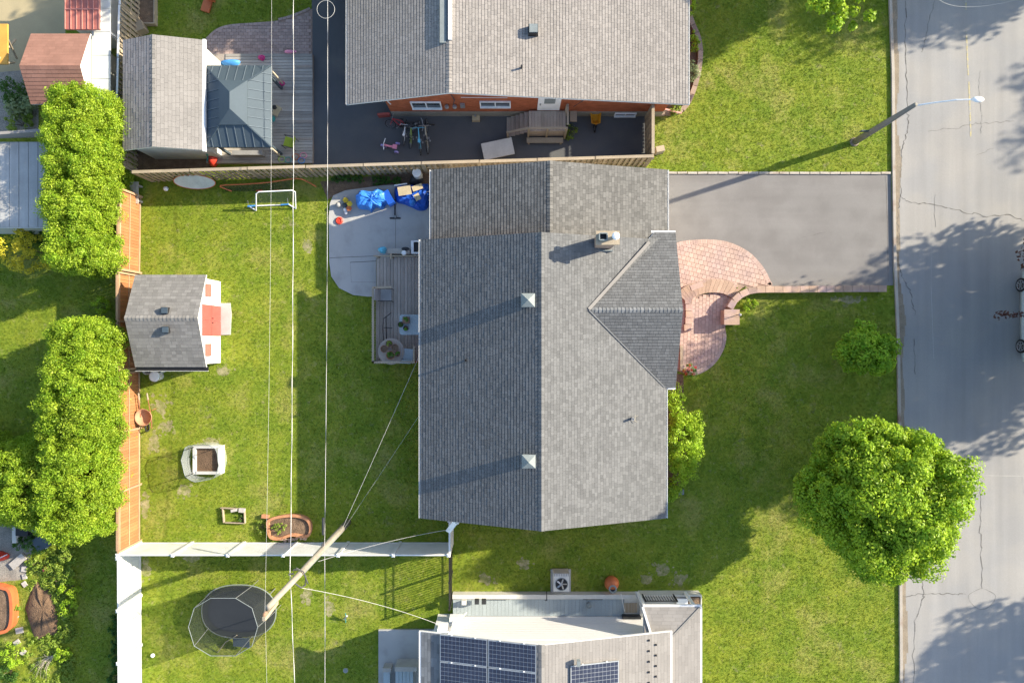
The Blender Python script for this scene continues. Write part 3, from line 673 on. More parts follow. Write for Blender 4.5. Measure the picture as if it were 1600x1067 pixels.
# chimney
CHX, CHY = 3.72, 4.02; q = MB(); ch = part('chimney', q.box(CHX - .36, CHX + .36, CHY - .20, CHY + .20, 3.4, 5.38), M['coping'], mr)
ch2 = MB(); ch2.box(CHX - .46, CHX + .46, CHY - .27, CHY + .27, 5.382, 5.50); part('chimney_crown', ch2, M['fencecap'], mh)
q = MB(); a0, b0 = CHX - .20, CHY + .02
for dx, dy, hx, hy in ((-.15, 0, .02, .13), (.15, 0, .02, .13), (0, -.13, .13, .02), (0, .13, .13, .02)): q.box(a0 + dx - hx, a0 + dx + hx, b0 + dy - hy, b0 + dy + hy, 5.502, 5.72)
part('square_flue', q, M['galv'], mh); q = MB(); q.box(a0 - .13, a0 + .13, b0 - .11, b0 + .11, 5.503, 5.56); part('flue_opening', q, M['blackmetal'], mh)
q = MB(); q.cyl((CHX + .26, CHY + .02), .07, 5.502, 5.80, 12); q.lathe((CHX + .26, CHY + .02, 5.80), [(.14, 0), (.15, .03), (.10, .08), (.01, .11)], 16); part('round_flue_cap', q, M['white'], mh)
q = MB(); q.box(CHX - .5, CHX + .42, CHY - .32, CHY - .275, 3.7, 4.05); part('chimney_flashing', q, M['galv'], mh)
# roof vents
def roof_z(x): return ZR - (HXR - x) * (ZR - ZE) / (HXR - HX0) if x < HXR else ZR - (x - HXR) * sl_e
for px, py in ((825, 469), (826, 721)):
    x, y = P2(px, py, 5.15); s = .27
    q = MB(); q.box(x - s * .8, x + s * .8, y - s * .8, y + s * .8, roof_z(x) - .25, 5.14)
    ve = part('roof_vent', q, M['galv'], mh)
    q = MB(); q.add([(x - s, y - s, 5.142), (x + s, y - s, 5.142), (x + s, y + s, 5.142), (x - s, y + s, 5.142), (x, y, 5.36)], [(0, 1, 4), (1, 2, 4), (2, 3, 4), (3, 0, 4), (3, 2, 1, 0)]); part('vent_cap', q, M['galv'], ve)
for px, py, dx in ((728, 563, 0), (991, 656, 0)):
    x, y = P2(px, py, 3.9 if px < 800 else 4.1); z = roof_z(x); q = MB(); q.cyl((x, y), .05, z - .1, z + .28, 10); q.lathe((x, y, z + .28), [(.055, 0), (.055, .03), (.03, .03), (.03, -.05)], 10); part('vent_pipe', q, M['blackmetal'] if px < 800 else M['steel'], mh)
    if px > 800:
        q = MB(); q.bar((x + .02, y, z + .1), (x + .25, y + .14, z + .12), .015, .015); q.bar((x + .02, y, z + .1), (x + .22, y - .16, z + .08), .015, .015); q.bar((x + .1, y - .1, z + .2), (x + .12, y + .16, z + .2), .015, .015); part('antenna_mount', q, M['branch'], mh)

# garage
ga = thing('attached_garage', 'garage wing with weathered grey-brown shingles between the fence and the bungalow', 'garage', (1.6, 5.7, 0))
GX0, GX1, GXR = -3.43, 6.62, 1.55
gable_roof(ga, GX0, GX1, GXR, 4.36, 7.36, 2.74, 2.74, 4.18, mat('garage_shingles', (.142, .138, .13), .95, var=.22, n1=(.7, .07), n2=(70, .16), spec=.1))
q = MB(); q.xprof([(GX0 + .5, 0), (GX1 - .4, 0), (GX1 - .4, 2.75), (GXR, 4.02), (GX0 + .5, 2.72)], 4.05, 7.15); part('wall', q, M['siding'], ga)
q = MB()
for k in range(5): q.box(GX1 - .398, GX1 - .35, 4.5, 6.95, .02 + k * .47, .02 + k * .47 + .46)
part('garage_door', q, M['fascia'], ga)

# ------------------------------------------------------------------ north neighbour house
nh = thing('red_brick_house', 'neighbouring red brick house under a broad pale tan shingle roof', 'house', (0, 14, 0))
NX0, NX1, NXR, NY0, NY1 = -6.98, 7.47, -2.55, 10.1, 22.0
nr = gable_roof(nh, NX0, NX1, NXR, NY0, NY1, 2.9, 2.9, 4.25, M['shingle_n'], th=.12, extra=.004, thk=.0105)
q = MB(); q.xprof([(NX0 + 1.4, .63), (NX1 - .5, .63), (NX1 - .5, 2.78), (NXR, 4.1), (NX0 + 1.4, 3.15)], 10.56, 21.5); wl = part('wall', q, M['brickwall'], nh)
q = MB(); q.box(NX0 + 1.40, NX1 - .5, 10.54, 21.5, 0, .628); part('foundation', q, M['found'], nh)
# brick courses, proud of the wall
q = MB(); r0 = random.Random(3)
for j in range(27):
    z = .65 + j * .078; x = NX0 + 1.41 - (.11 if j % 2 else 0)
    while x < NX1 - .52:
        x1 = min(x + .21, NX1 - .505); x0_ = max(x, NX0 + 1.41)
        if z < 2.7 and x1 - x0_ > .03: q.add([(x0_, 10.552, z), (x1, 10.552, z), (x1, 10.552, z + .066), (x0_, 10.552, z + .066), (x0_, 10.56, z), (x1, 10.56, z), (x1, 10.56, z + .066), (x0_, 10.56, z + .066)], [(0, 1, 2, 3), (3, 2, 6, 7), (4, 5, 1, 0)])
        x += .222
part('brick_courses', q, M['brickwall'], nh, stuff=True)
for a, b, z0, z1 in ((643, 690, 1.2, 2.0), (750, 798, 1.4, 2.05)):
    xa = (a - 800) * (32 - 1.5) / 1067; xb = (b - 800) * (32 - 1.5) / 1067; win(nh, xa, xb, 10.545, 0, z0, z1, 'x', -1, 2)
win(nh, 4.75, 5.75, 10.535, 0, .18, .55, 'x', -1, 2)
q = MB(); xa = 40 * 30.5 / 1067; q.box(xa, xa + 1.0, 10.48, 10.545, 1.02, 2.95); dn = part('white_door', q, M['white'], nh)
q = MB(); q.box(xa + .27, xa + .75, 10.47, 10.478, 1.9, 2.5); part('pane', q, M['galv'], dn); q = MB(); q.box(xa + .08, xa + .14, 10.44, 10.478, 1.75, 1.9); part('handle', q, M['steel'], dn)
q = MB()
for x in (-2.9, -2.55): q = MB(); q.lathe((x, 10.44, 1.55), [(.09, 0), (.10, .08), (.07, .14)], 12); part('meter', q, M['steel'], nh)
q = MB(); q.box(-2.3, -2.1, 10.44, 10.535, 1.4, 1.8); part('gas_meter', q, M['steel'], nh)
q = MB(); q.tube([(-2.6, 10.5, 2.9), (-2.5, 10.5, 2.3), (-2.62, 10.5, 1.6)], .02, 6); q.tube([(3.0, 10.5, 2.8), (3.1, 10.5, 2.2), (2.75, 10.45, 1.6)], .02, 6); part('cable', q, M['wiredark'], nh)
q = MB(); q.tube([(-5.45, 10.45, 2.5), (-5.35, 10.45, 1.9)], .025, 6); q.tube([(-.2, 10.5, 2.55), (-2.2, 10.5, 2.6)], .015, 6); part('conduit', q, M['fascia'], nh)
x, y = P2(833, 48, 3.9); z = 4.25 - (x - NXR) * .135; q = MB(); q.box(x - .20, x + .20, y - .20, y + .20, z - .05, z + .28); v = part('roof_vent', q, M['blackmetal'], nh); q = MB(); q.box(x - .16, x + .18, y - .16, y + .18, z + .282, z + .33); part('vent_cap', q, M['galv'], v)
x, y = P2(815, 106, 3.9); q = MB(); z = 4.25 - (x - NXR) * .135; q.cyl((x, y), .045, z - .1, z + .26, 8); part('vent_pipe', q, M['blackmetal'], nh)
xv = P2(702, 0, 4.4)[0]; q = MB(); y0_ = P2(0, 59, 4.5)[1]; q.box(xv - .14, xv - .05, y0_, 21.9, 4.0, 4.30, .1); part('clerestory_side', q, M['slate'], nh); q = MB(); q.box(xv - .05, xv + .10, y0_, 21.9, 4.1, 4.34); part('clerestory_trim', q, M['white'], nh); q = MB(); q.box(xv - .40, xv - .142, y0_ - .1, 21.9, 4.05, 4.26); part('flashing', q, M['galv'], nh)

# landing and stairs of the neighbour's side door
sd_ = thing('side_door_landing', 'weathered wooden landing with steps and a low rail below the white side door', 'porch', (*P2(850, 195), 0))
x0_, y1_ = P2(826, 170, 1.0); x1_, y0_ = P2(884, 205, 1.0); y1_ = 10.46
n = 12
for k in range(n):
    a = x0_ + (x1_ - x0_) * k / n; q = MB(); q.box(a + .006, a + (x1_ - x0_) / n - .006, y0_, y1_, .96, 1.0); part('plank', q, M['wood'], sd_)
for k in range(5):
    a, b = x0_ - .2 * (k + 1), x0_ - .2 * k - .01; q = MB(); z = 1.0 - .18 * (k + 1); q.box(a, b, y0_, y1_, z - .04, z); part('step', q, M['wood'], sd_)
q = MB(); q.bar((x0_ - 1.0, y0_ - .03, .9), (x0_ + .0, y0_ - .03, 1.55), .09, .04); q.bar((x0_, y0_ - .03, 1.55), (x1_ + .05, y0_ - .03, 1.55), .09, .04); q.bar((x1_ + .02, y0_, 1.9), (x1_ + .02, y1_, 1.9), .09, .04)
for xx in (x0_ - .95, x0_, (x0_ + x1_) / 2, x1_): q.box(xx - .045, xx + .045, y0_ - .075, y0_ + .01, 0, 1.53 if xx > x0_ - .5 else .9)
q.box(x1_ - .045, x1_ + .045, y1_ - .09, y1_, 0, 1.88); part('railing', q, M['fencecap'], sd_)
q = MB(); q.box(x0_, x1_, y0_ + .04, y0_ + .07, .1, .95); part('skirt', q, M['wood'], sd_)
q = MB(); a, b = P2(823, 215, .35), P2(880, 223.5, .35)
bn = thing('plank_bench', 'low pale plank bench in front of the side door steps', 'bench', (*P2(851, 219), 0)); 
for k in range(3):
    q = MB(); yy = b[1] + (a[1] - b[1]) * k / 3; q.box(a[0], b[0], yy + .004, yy + (a[1] - b[1]) / 3 - .004, .31, .35); part('plank', q, M['fencecap'], bn)
for xx in (a[0] + .1, b[0] - .1): q = MB(); q.box(xx - .04, xx + .04, b[1] + .02, a[1] - .02, .006, .31); part('leg', q, M['wood'], bn)
q = MB(); q.obox((*P2(896, 176, .7), .7), (.16, .42, .025), 0); q.obox((*P2(896, 176), .35), (.03, .35, .34), 0); single('potting_shelf', q, M['fencecap'], 'narrow tan plank shelf against the brick wall beside the landing', 'shelf')
bush('weed_clump', 'dry weed clump at the foot of the landing by the dark asphalt', 'weeds', *P2(893, 207), (.35, .45), .35, M['weed'], 14, 40, .06)
# mattress-like white sheet
q = MB(); R = Matrix.Rotation(radians(12), 3, 'Z') @ Matrix.Rotation(radians(6), 3, 'X'); q.obox((*P2(778, 233, .35), .35), (.72, .38, .06), M=R); single('foam_board', q, M['sidingdull'], 'large off-white foam board lying slanted against the wooden fence', 'board')
q = MB(); q.box(*[P2(738, 190)[0], P2(750, 190)[0]], P2(0, 191)[1], P2(0, 177)[1], .006, .22); ub = single('utility_pad', q, M['card'], 'small square tan utility pad with a pipe, by the brick wall', 'utility box')
q = MB(); q.cyl(P2(743, 184), .05, .22, .32, 8); part('pipe', q, M['steel'], ub)
def wheelbarrow(name, label, px, py, rz, tray, k=1.0):
    t = thing(name, label, 'wheelbarrow', (0, 0, 0))
    q = MB(); vs = []; top = [(-.42, -.32), (.42, -.24), (.50, 0), (.42, .24), (-.42, .32)]; bot = [(-.25, -.2), (.22, -.14), (.26, 0), (.22, .14), (-.25, .2)]
    vs = [(a, b, .62) for a, b in top] + [(a, b, .34) for a, b in bot] + [(a * .94, b * .94, .62) for a, b in top] + [(a * .94, b * .9, .36) for a, b in bot]
    fs = [(i, (i + 1) % 5, 5 + (i + 1) % 5, 5 + i)[::-1] for i in range(5)] + [(10 + i, 10 + (i + 1) % 5, 15 + (i + 1) % 5, 15 + i) for i in range(5)] + [(i, (i + 1) % 5, 10 + (i + 1) % 5, 10 + i) for i in range(5)] + [(15, 16, 17, 18, 19), (9, 8, 7, 6, 5)]
    q.add(vs, fs); part('tray', q, tray, t)
    q = MB()
    for s in (-1, 1): q.tube([(-.95, s * .30, .60), (-.3, s * .22, .34), (.55, s * .06, .22)], .02, 6)
    for s in (-1, 1): q.tube([(-.32, s * .22, .33), (-.36, s * .24, .01)], .018, 6)
    part('frame', q, M['blackmetal'], t)
    for s in (-1, 1): q = MB(); q.tube([(-.98, s * .31, .61), (-.82, s * .28, .54)], .028, 8); part('grip', q, M['rubber'], t)
    q = MB(); q.tube([(.58 + .19 * cos(a), 0, .20 + .19 * sin(a)) for a in np.linspace(0, 2 * pi, 17)[:-1]], .04, 8, closed=True); wh = part('wheel', q, M['rubber'], t); q = MB(); q.tube([(.58, -.03, .20), (.58, .03, .20)], .12, 10); part('rim', q, M['steel'], wh)
    t.location = (*P2(px, py, .5), .006); t.rotation_euler = (0, 0, rz); t.scale = (k,) * 3; return t
wheelbarrow('wheelbarrow', 'yellow wheelbarrow parked nose out against the brick house foundation', 931, 181, radians(-90), M['wbyellow'], .85)

# bikes
def bike(name, label, x, y, rz, m, k=1.0, lean=.0, z=.006, group='bicycles parked by the brick house', saddle='darkplastic', cat='bicycle'):
    t = thing(name, label, cat, (0, 0, 0), group); r = .31
    for xc, nm in ((-.50, 'rear_wheel'), (.52, 'front_wheel')):
        q = MB(); q.tube([(xc + r * cos(a), 0, r + .02 + r * sin(a)) for a in np.linspace(0, 2 * pi, 25)[:-1]], .024, 6, closed=True); wh = part(nm, q, M['rubber'], t)
        q = MB(); q.tube([(xc + (r - .03) * cos(a), 0, r + .02 + (r - .03) * sin(a)) for a in np.linspace(0, 2 * pi, 25)[:-1]], .009, 4, closed=True)
        for a in np.linspace(0, pi, 7)[:-1]: q.bar((xc - r * cos(a) * .9, 0, r + .02 - r * sin(a) * .9), (xc + r * cos(a) * .9, 0, r + .02 + r * sin(a) * .9), .006, .006)
        q.tube([(xc, -.05, r + .02), (xc, .05, r + .02)], .025, 8); part('rim', q, M['steel'], wh)
    q = MB(); bb = (-.06, 0, .30); hd = (.36, 0, .80); st = (-.20, 0, .74); ra = (-.50, 0, .33); fa = (.52, 0, .33)
    for a, b, w_ in ((bb, hd, .022), (bb, st, .02), (st, hd, .022), (hd, (.39, 0, .64), .02)): q.tube([a, b], w_, 8)
    for s in (-1, 1): q.tube([bb, (ra[0], s * .05, ra[2])], .012, 6); q.tube([st, (ra[0], s * .05, ra[2])], .012, 6); q.tube([(.39, 0, .64), (fa[0], s * .05, fa[2])], .016, 6)
    part('frame', q, m, t)
    q = MB(); q.tube([(.30, -.29, .98), (.34, -.2, .96), (.36, 0, .88), (.34, .2, .96), (.30, .29, .98)], .014, 6); q.tube([(.36, 0, .79), (.36, 0, .90)], .016, 6); part('handlebar', q, m if saddle != 'darkplastic' else M['steel'], t)
    q = MB(); q.add([(-.34, -.08, .86), (-.34, .08, .86), (-.20, .05, .87), (-.06, .015, .85), (-.06, -.015, .85), (-.20, -.05, .87), (-.33, 0, .80), (-.08, 0, .81)], [(0, 5, 4, 3, 2, 1), (0, 1, 6), (0, 6, 7, 4, 5), (1, 2, 3, 7, 6), (3, 4, 7)]); q.tube([(-.21, 0, .74), (-.23, 0, .83)], .013, 6); part('saddle', q, M[saddle], t)
    q = MB(); q.tube([(-.06, -.10, .30), (-.06, .10, .30)], .05, 10); q.bar((-.06, .11, .30), (-.06 + .15, .11, .24), .02, .02); q.bar((-.06, -.11, .30), (-.06 - .15, -.11, .36), .02, .02); q.box(.05, .13, .10, .18, .22, .245); q.box(-.25, -.17, -.18, -.10, .35, .375); part('pedals', q, M['steel'], t)
    t.location = (x, y, z); t.rotation_euler = (lean, 0, rz); t.scale = (k,) * 3; return t
bike('bicycle', 'small white bicycle with white bars and saddle, nearest the pink tricycle', *P2(631, 205, .5), radians(82), M['bikewhite'], .72, .05, saddle='white')
bike('bicycle', 'lime green kids bicycle between the white bicycle and the sky blue bicycle', *P2(643, 210, .5), radians(80), M['bikegreen'], .72, -.1)
bike('bicycle', 'sky blue bicycle with its rear wheel towards the wooden fence', *P2(654, 215, .5), radians(94), M['bikeblue'], .95, .06, saddle='bikeblue')
bike('bicycle', 'champagne grey bicycle beside the sky blue bicycle', *P2(667, 212, .5), radians(92), M['biketan'], .98, -.05)
bike('bicycle', 'dark bicycle leaning crosswise along the brick house foundation', *P2(650, 192, .5), radians(3), M['darkplastic'], 1.0, .25)
bike('bicycle', 'red bicycle lying behind the small white bicycle', *P2(622, 199, .3), radians(172), M['bikered'], .75, .5)
# pink tricycle
tr = thing('tricycle', 'pink and lavender toy tricycle on the dark asphalt', 'tricycle')
q = MB(); q.tube([(-.30, 0, .22), (0, 0, .24), (.22, 0, .36)], [.06, .045, .05], 8); q.box(-.36, -.16, -.10, .10, .26, .31); part('body', q, M['pink'], tr)
q = MB(); q.tube([(.18, -.26, .50), (.24, 0, .46), (.18, .26, .50)], .02, 6); part('handlebar', q, M['white'], tr)
for nm, c, r in (('wheel', (.28, 0), .15), ('wheel', (-.34, .20), .11), ('wheel', (-.34, -.20), .11)): q = MB(); q.tube([(c[0], c[1] - .04, r), (c[0], c[1] + .04, r)], r, 14); part(nm, q, M['lav'], tr)
tr.location = (*P2(608, 228, .3), .006); tr.rotation_euler = (0, 0, radians(172))
q = MB(); q.obox((*P2(600, 180, .2), .2), (.28, .05, .18), radians(5)); single('red_plank', q, M['reddoor'], 'dull red plank leaning at the corner of the brick house', 'plank')

# ------------------------------------------------------------------ fences
def board_fence(name, label, p0, p1, h, bw, gap, m, mcap, both=True, panel=2.5, mrail=None, tilt=0, capw=.13, facing=1):
    p0 = Vector(p0); p1 = Vector(p1); d = p1 - p0; L = d.length; u = d / L; n = Vector((-u.y, u.x)); ang = atan2(u.y, u.x)
    t = thing(name, label, 'fence', (p0.x, p0.y, 0))
    b = MB(); b.box(-bw / 2, bw / 2, -.010, .010, .06, h - .05); me = b.mesh('board', m)
    stp = bw + gap; k = int(L / stp)
    for i in range(k):
        c = p0 + u * (i + .5) * L / k; hj = random.uniform(-.012, .012)
        o = piece('board', me, t, (*(c - n * facing * .035), hj), ang + random.gauss(0, .012))
        if both and i < k - 1:
            c2 = p0 + u * (i + 1) * L / k; piece('board', me, t, (*(c2 + n * facing * .035), hj), ang)
    np_ = max(1, round(L / panel)); pl = L / np_
    pm = MB(); pm.box(-.045, .045, -.045, .045, 0, h + .02); pme = pm.mesh('post', m)
    for i in range(np_ + 1): piece('post', pme, t, (*(p0 + u * pl * i), 0), ang)
    for i in range(np_):
        a = p0 + u * (pl * i + .02); b_ = p0 + u * (pl * (i + 1) - .02); jz = (i % 3) * .014
        q = MB(); q.bar((*a, h + .04 + jz), (*b_, h + .04 + jz), capw, .035); part('cap_rail', q, mcap, t)
        q = MB(); q.bar((*(p0 + u * (pl * i + .05)), .3), (*(p0 + u * (pl * (i + 1) - .05)), .3), .035, .09); q.bar((*(p0 + u * (pl * i + .05)), h * .52), (*(p0 + u * (pl * (i + 1) - .05)), h * .52), .035, .09)
        part('rail', q, mrail or m, t)
    return t
board_fence('wooden_fence', 'long weathered shadowbox fence between the back lawn and the dark driveway of the brick house', (-16.85, 7.50), (6.25, 8.20), 1.72, .13, .115, M['fencewood'], M['fencecap'], facing=1)
fx = (1018 - 800) * 30.2 / 1067
board_fence('wooden_fence', 'short return fence closing the dark driveway at the brick house corner', (fx + .08, 8.30), (fx + .08, 10.48), 1.72, .13, .03, M['fencewood'], M['fencecap'], panel=2.2, facing=-1)
board_fence('wooden_fence', 'sun-bleached open board fence beside the weathered grey shed and the red-roofed shed', (-17.55, 7.9), (-17.3, 17.2), 1.75, .10, .13, M['fencecap'], M['vinyl'], panel=2.4, facing=1, capw=.08)
q = MB(); q.obox((*P2(1030, 235, .3), .3), (.19, .13, .29), .2); single('chopping_block', q, M['fencecap'], 'short square wood block on the grass at the fence corner', 'block')
# orange cedar fence: two runs, the shed between them
FXW = -17.44
def cedar_fence(label, y0, y1, x0, x1):
    p0 = Vector((x0, y0)); p1 = Vector((x1, y1)); d = p1 - p0; L = d.length; u = d / L; n = Vector((-u.y, u.x)); ang = atan2(u.y, u.x); h = 1.82
    t = thing('cedar_fence', label, 'fence', (x0, y0, 0)); bw = .14
    b = MB(); b.box(-bw / 2 + .004, bw / 2 - .004, -.010, .010, .05, h); me = b.mesh('board', M['cedar'])
    k = int(L / bw)
    for i in range(k): piece('board', me, t, (*(p0 + u * (i + .5) * L / k), random.uniform(-.008, .008)), ang)
    np_ = max(1, round(L / 2.45)); pl = L / np_
    pm = MB(); pm.box(-.045, .045, -.045, .045, 0, h + .06); pme = pm.mesh('post', M['cedarpale'])
    for i in range(np_ + 1): piece('post', pme, t, (*(p0 + u * pl * i + n * -.055), 0), ang)
    for i in range(np_):
        a = p0 + u * (pl * i + .046); b_ = p0 + u * (pl * (i + 1) - .046)
        for z, ww, hh in ((.12, .035, .09), (.95, .022, .05), (h - .10, .035, .09)):
            q = MB(); q.bar((*(a - n * .03), z), (*(b_ - n * .03), z), ww, hh); part('rail', q, M['cedarpale'], t)
        q = MB(); q.bar((*a, h + .02), (*b_, h + .02), .10, .03); part('cap_rail', q, M['cedarpale'], t)
    return t
cedar_fence('orange stained cedar fence along the tall hedge north of the garden shed', 3.2, 6.75, FXW - .0, FXW + .05)
cedar_fence('orange stained cedar fence running south from the garden shed to the white vinyl fence', -9.3, -1.4, FXW, FXW)
cedar_fence('short shadowed stretch of orange cedar fence hidden behind the garden shed', -1.25, 3.05, FXW - .01, FXW - .01)

# white vinyl fences
def vinyl(label, pts, h=1.88, group=None):
    t = thing('vinyl_fence', label, 'fence', (*pts[0], 0), group)
    post = MB(); post.box(-.065, .065, -.065, .065, 0, h + .04); pme = post.mesh('post', M['vinyl'])
    cap = MB(); cap.add([(-.08, -.08, h + .042), (.08, -.08, h + .042), (.08, .08, h + .042), (-.08, .08, h + .042), (0, 0, h + .11)], [(0, 1, 4), (1, 2, 4), (2, 3, 4), (3, 0, 4), (3, 2, 1, 0)]); cme = cap.mesh('post_cap', M['vinyl'])
    for a, b in zip(pts[:-1], pts[1:]):
        a = Vector(a); b = Vector(b); d = b - a; L = d.length; u = d / L; n = Vector((-u.y, u.x)); k = max(1, round(L / 2.45)); pl = L / k; ang = atan2(u.y, u.x)
        for i in range(k + 1):
            if i == 0 and a != Vector(pts[0]): continue
            c = a + u * pl * i; piece('post', pme, t, (*c, 0), ang); piece('post_cap', cme, t, (*c, 0), ang)
        for i in range(k):
            p = a + u * (pl * i + .07); q_ = a + u * (pl * (i + 1) - .07); LL = (q_ - p).length
            g = MB(); nb = 14
            for j in range(nb):
                s0 = p + u * (LL * j / nb + .006); s1 = p + u * (LL * (j + 1) / nb - .006); g.bar((*s0, h / 2), (*s1, h / 2), .022, h - .2, .5)
            g.bar((*p, h / 2), (*q_, h / 2), .012, h - .22, .5)
            part('panel', g, M['vinyl'], t)
            g = MB(); g.bar((*p, h - .05), (*q_, h - .05), .055, .11); part('top_rail', g, M['vinyl'], t)
            g = MB(); g.bar((*p, .08), (*q_, .08), .055, .10); part('bottom_rail', g, M['vinyl'], t)
    return t
VC = (-17.40, -9.42)
vinyl('white vinyl fence crossing the back yard between the cedar fence and the bungalow corner', [VC, (-2.80, -9.42)])
vinyl('white vinyl fence running south behind the trampoline', [(VC[0], VC[1] - .14), (-17.36, -16.5), (-17.3, -21)])
t = thing('vinyl_gate', 'narrow white vinyl gate joining the white fence to the bungalow corner', 'gate', (-2.72, -9.3, 0))
q = MB(); q.box(-2.79, -2.73, -9.33, -7.95, .1, 1.75); part('gate_panel', q, M['vinyl'], t); q = MB(); q.box(-2.83, -2.70, -7.95, -7.82, 0, 2.0); part('post', q, M['vinyl'], t); q = MB(); q.box(-2.80, -2.72, -9.33, -7.95, 1.752, 1.84); part('top_rail', q, M['vinyl'], t)
t = thing('floodlight', 'white floodlight bracket sticking out at the south-west corner of the bungalow roof', 'floodlight', (-2.5, -7.75, 3))
q = MB(); q.bar((-2.78, -8.25, 2.35), (-2.30, -7.5, 3.15), .22, .06); part('bracket', q, M['white'], t); q = MB(); q.tube([(-2.32, -7.62, 3.3), (-2.18, -7.28, 3.42)], [.09, .12], 12); part('lamp_head', q, M['sidingdull'], t); q = MB(); q.bar((-2.78, -8.22, 0), (-2.78, -8.22, 2.35), .06, .06); part('post', q, M['white'], t)
# dark picket fence to the south neighbour
t = thing('picket_fence', 'thin dark metal picket fence between the white fence and the solar-roofed house', 'fence', (-2.75, -10.6, 0)); pk = MB(); pk.box(-.012, .012, -.012, .012, .03, 1.5); pme = pk.mesh('picket', M['blackmetal'])
for i in range(22): piece('picket', pme, t, (-2.78 - .002 * i, -9.6 - i * .108, 0))
for y in (-9.55, -10.75, -11.95): q = MB(); q.box(-2.84, -2.76, y - .035, y + .035, 0, 1.6); part('post', q, M['blackmetal'], t)
for z in (.2, 1.3, 1.48): q = MB(); q.box(-2.825, -2.795, -11.9, -9.58, z, z + .035); part('rail', q, M['blackmetal'], t)

# ------------------------------------------------------------------ sheds
sh = thing('garden_shed', 'white garden shed with red double doors and a weathered grey roof', 'shed', (-15.1, .9, 0))
SX0, SX1, SY0, SYR, SY1, SE, SR = -16.55, -13.42, -1.12, 1.0, 2.92, 2.02, 2.85
q = MB(); q.yprof([(SY0, SE), (SYR, SR), (SY1, SE), (SY1, SE - .07), (SYR, SR - .07), (SY0, SE - .07)], SX0, SX1); rf = part('roof', q, M['fascia'], sh)
for a, b, nm in ((SY0, SYR, 'south_slope_shingles'), (SY1, SYR, 'north_slope_shingles')):
    V = Vector((0, b - a, SR - SE)); q = MB(); shingles(q, (0, a, SE), (1, 0, 0), V, [(SX0, 0), (SX1, 0), (SX1, V.length), (SX0, V.length)], .15, .18, .32, .007, .003); part(nm, q, M['shingle_shed'], rf, stuff=True)
q = MB(); caps(q, (SX0, SYR, SR), (SX1, SYR, SR), (0, SY0 - SYR, SE - SR), (0, SY1 - SYR, SE - SR), .16, .13); part('ridge_cap', q, M['shingle_shed'], rf)
q = MB(); q.yprof([(SY0 + .12, .02), (SY1 - .12, .02), (SY1 - .12, 2.0), (SYR, 2.76), (SY0 + .12, 2.0)], SX0 + .2, SX1 - .23); part('wall', q, M['siding'], sh)
for k in range(2):
    q = MB(); y0_ = .25 + k * .70; q.box(SX1 - .23, SX1 - .19, y0_ + .005, y0_ + .69, .08, 1.95); dd = part('door', q, M['reddoor'], sh); q = MB(); q.box(SX1 - .188, SX1 - .17, y0_ + (.08 if k else .58), y0_ + (.12 if k else .62), .9, 1.05); part('handle', q, M['blackmetal'], dd)
for y0_ in (2.02, -.65):
    q = MB(); q.box(SX1 - .228, SX1 - .16, y0_, y0_ + .55, 1.15, 1.65); part('window_box', q, M['redmetal'], sh)
q = MB(); q.box(SX0, SX1 + .05, SY0 - .16, SY0 - .005, SE - .10, SE - .085); q.box(SX0, SX1 + .05, SY0 - .17, SY0 - .16, SE - .10, SE); part('gutter', q, M['blackmetal'], sh)
q = MB(); q.box(SX0 - .0, SX1 + .06, SY0 - .185, SY0 - .173, SE - .1, SE + .005); part('gutter_lip', q, M['fascia'], sh)
for px, py in ((256, 485), (256, 515)):
    x, y = P2(px, py, 2.9); z = SR - abs(y - SYR) * (SR - SE) / 2; q = MB(); q.box(x - .14, x + .14, y - .14, y + .14, z - .1, z + .17); v = part('roof_vent', q, M['blackmetal'], sh); q = MB(); q.box(x - .11, x + .15, y - .12, y + .12, z + .172, z + .21); part('vent_cap', q, M['slate'], v)
q = MB(); pr = poly([(343, 474), (360, 473.5), (362, 490), (360.5, 523), (343, 523.5)]); q.prism(pr, 0, .05); single('door_slab', q, M['concrete'], 'pale concrete slab on the grass before the red shed doors', 'slab'); ex(pr)
ex([(SX0 + .2, SY0 + .1), (SX1 - .2, SY0 + .1), (SX1 - .2, SY1 - .1), (SX0 + .2, SY1 - .1)])
for i, (px, py, r, lb) in enumerate(((229, 578, .22, 'white bucket under the shed gutter, nearest the cedar fence'), (246, 577, .22, 'white bucket under the shed gutter with a dark opening, second from the cedar fence'), (241, 588, .24, 'closed white bucket standing out on the soil beside the two open buckets'))):
    x, y = P2(px, py, .5); t = thing('bucket', lb, 'bucket', (x, y, 0), 'buckets at the shed gutter'); q = MB(); q.lathe((x, y, 0), [(r * .8, 0), (r, .5), (r * 1.05, .5), (r * 1.05, .47)] if i == 2 else [(r * .8, 0), (r, .5), (r * .9, .5), (r * .75, .03)], 18); part('pail', q, M['sidingdull'], t)
    q = MB(); q.lathe((x, y, .502 if i == 2 else .04), [(r * .98, 0), (r * .9, .03), (r * .5, .035)] if i == 2 else [(r * .74, 0), (r * .70, .01)], 18); part('lid' if i == 2 else 'dark_inside', q, M['white'] if i == 2 else M['darkplastic'], t)
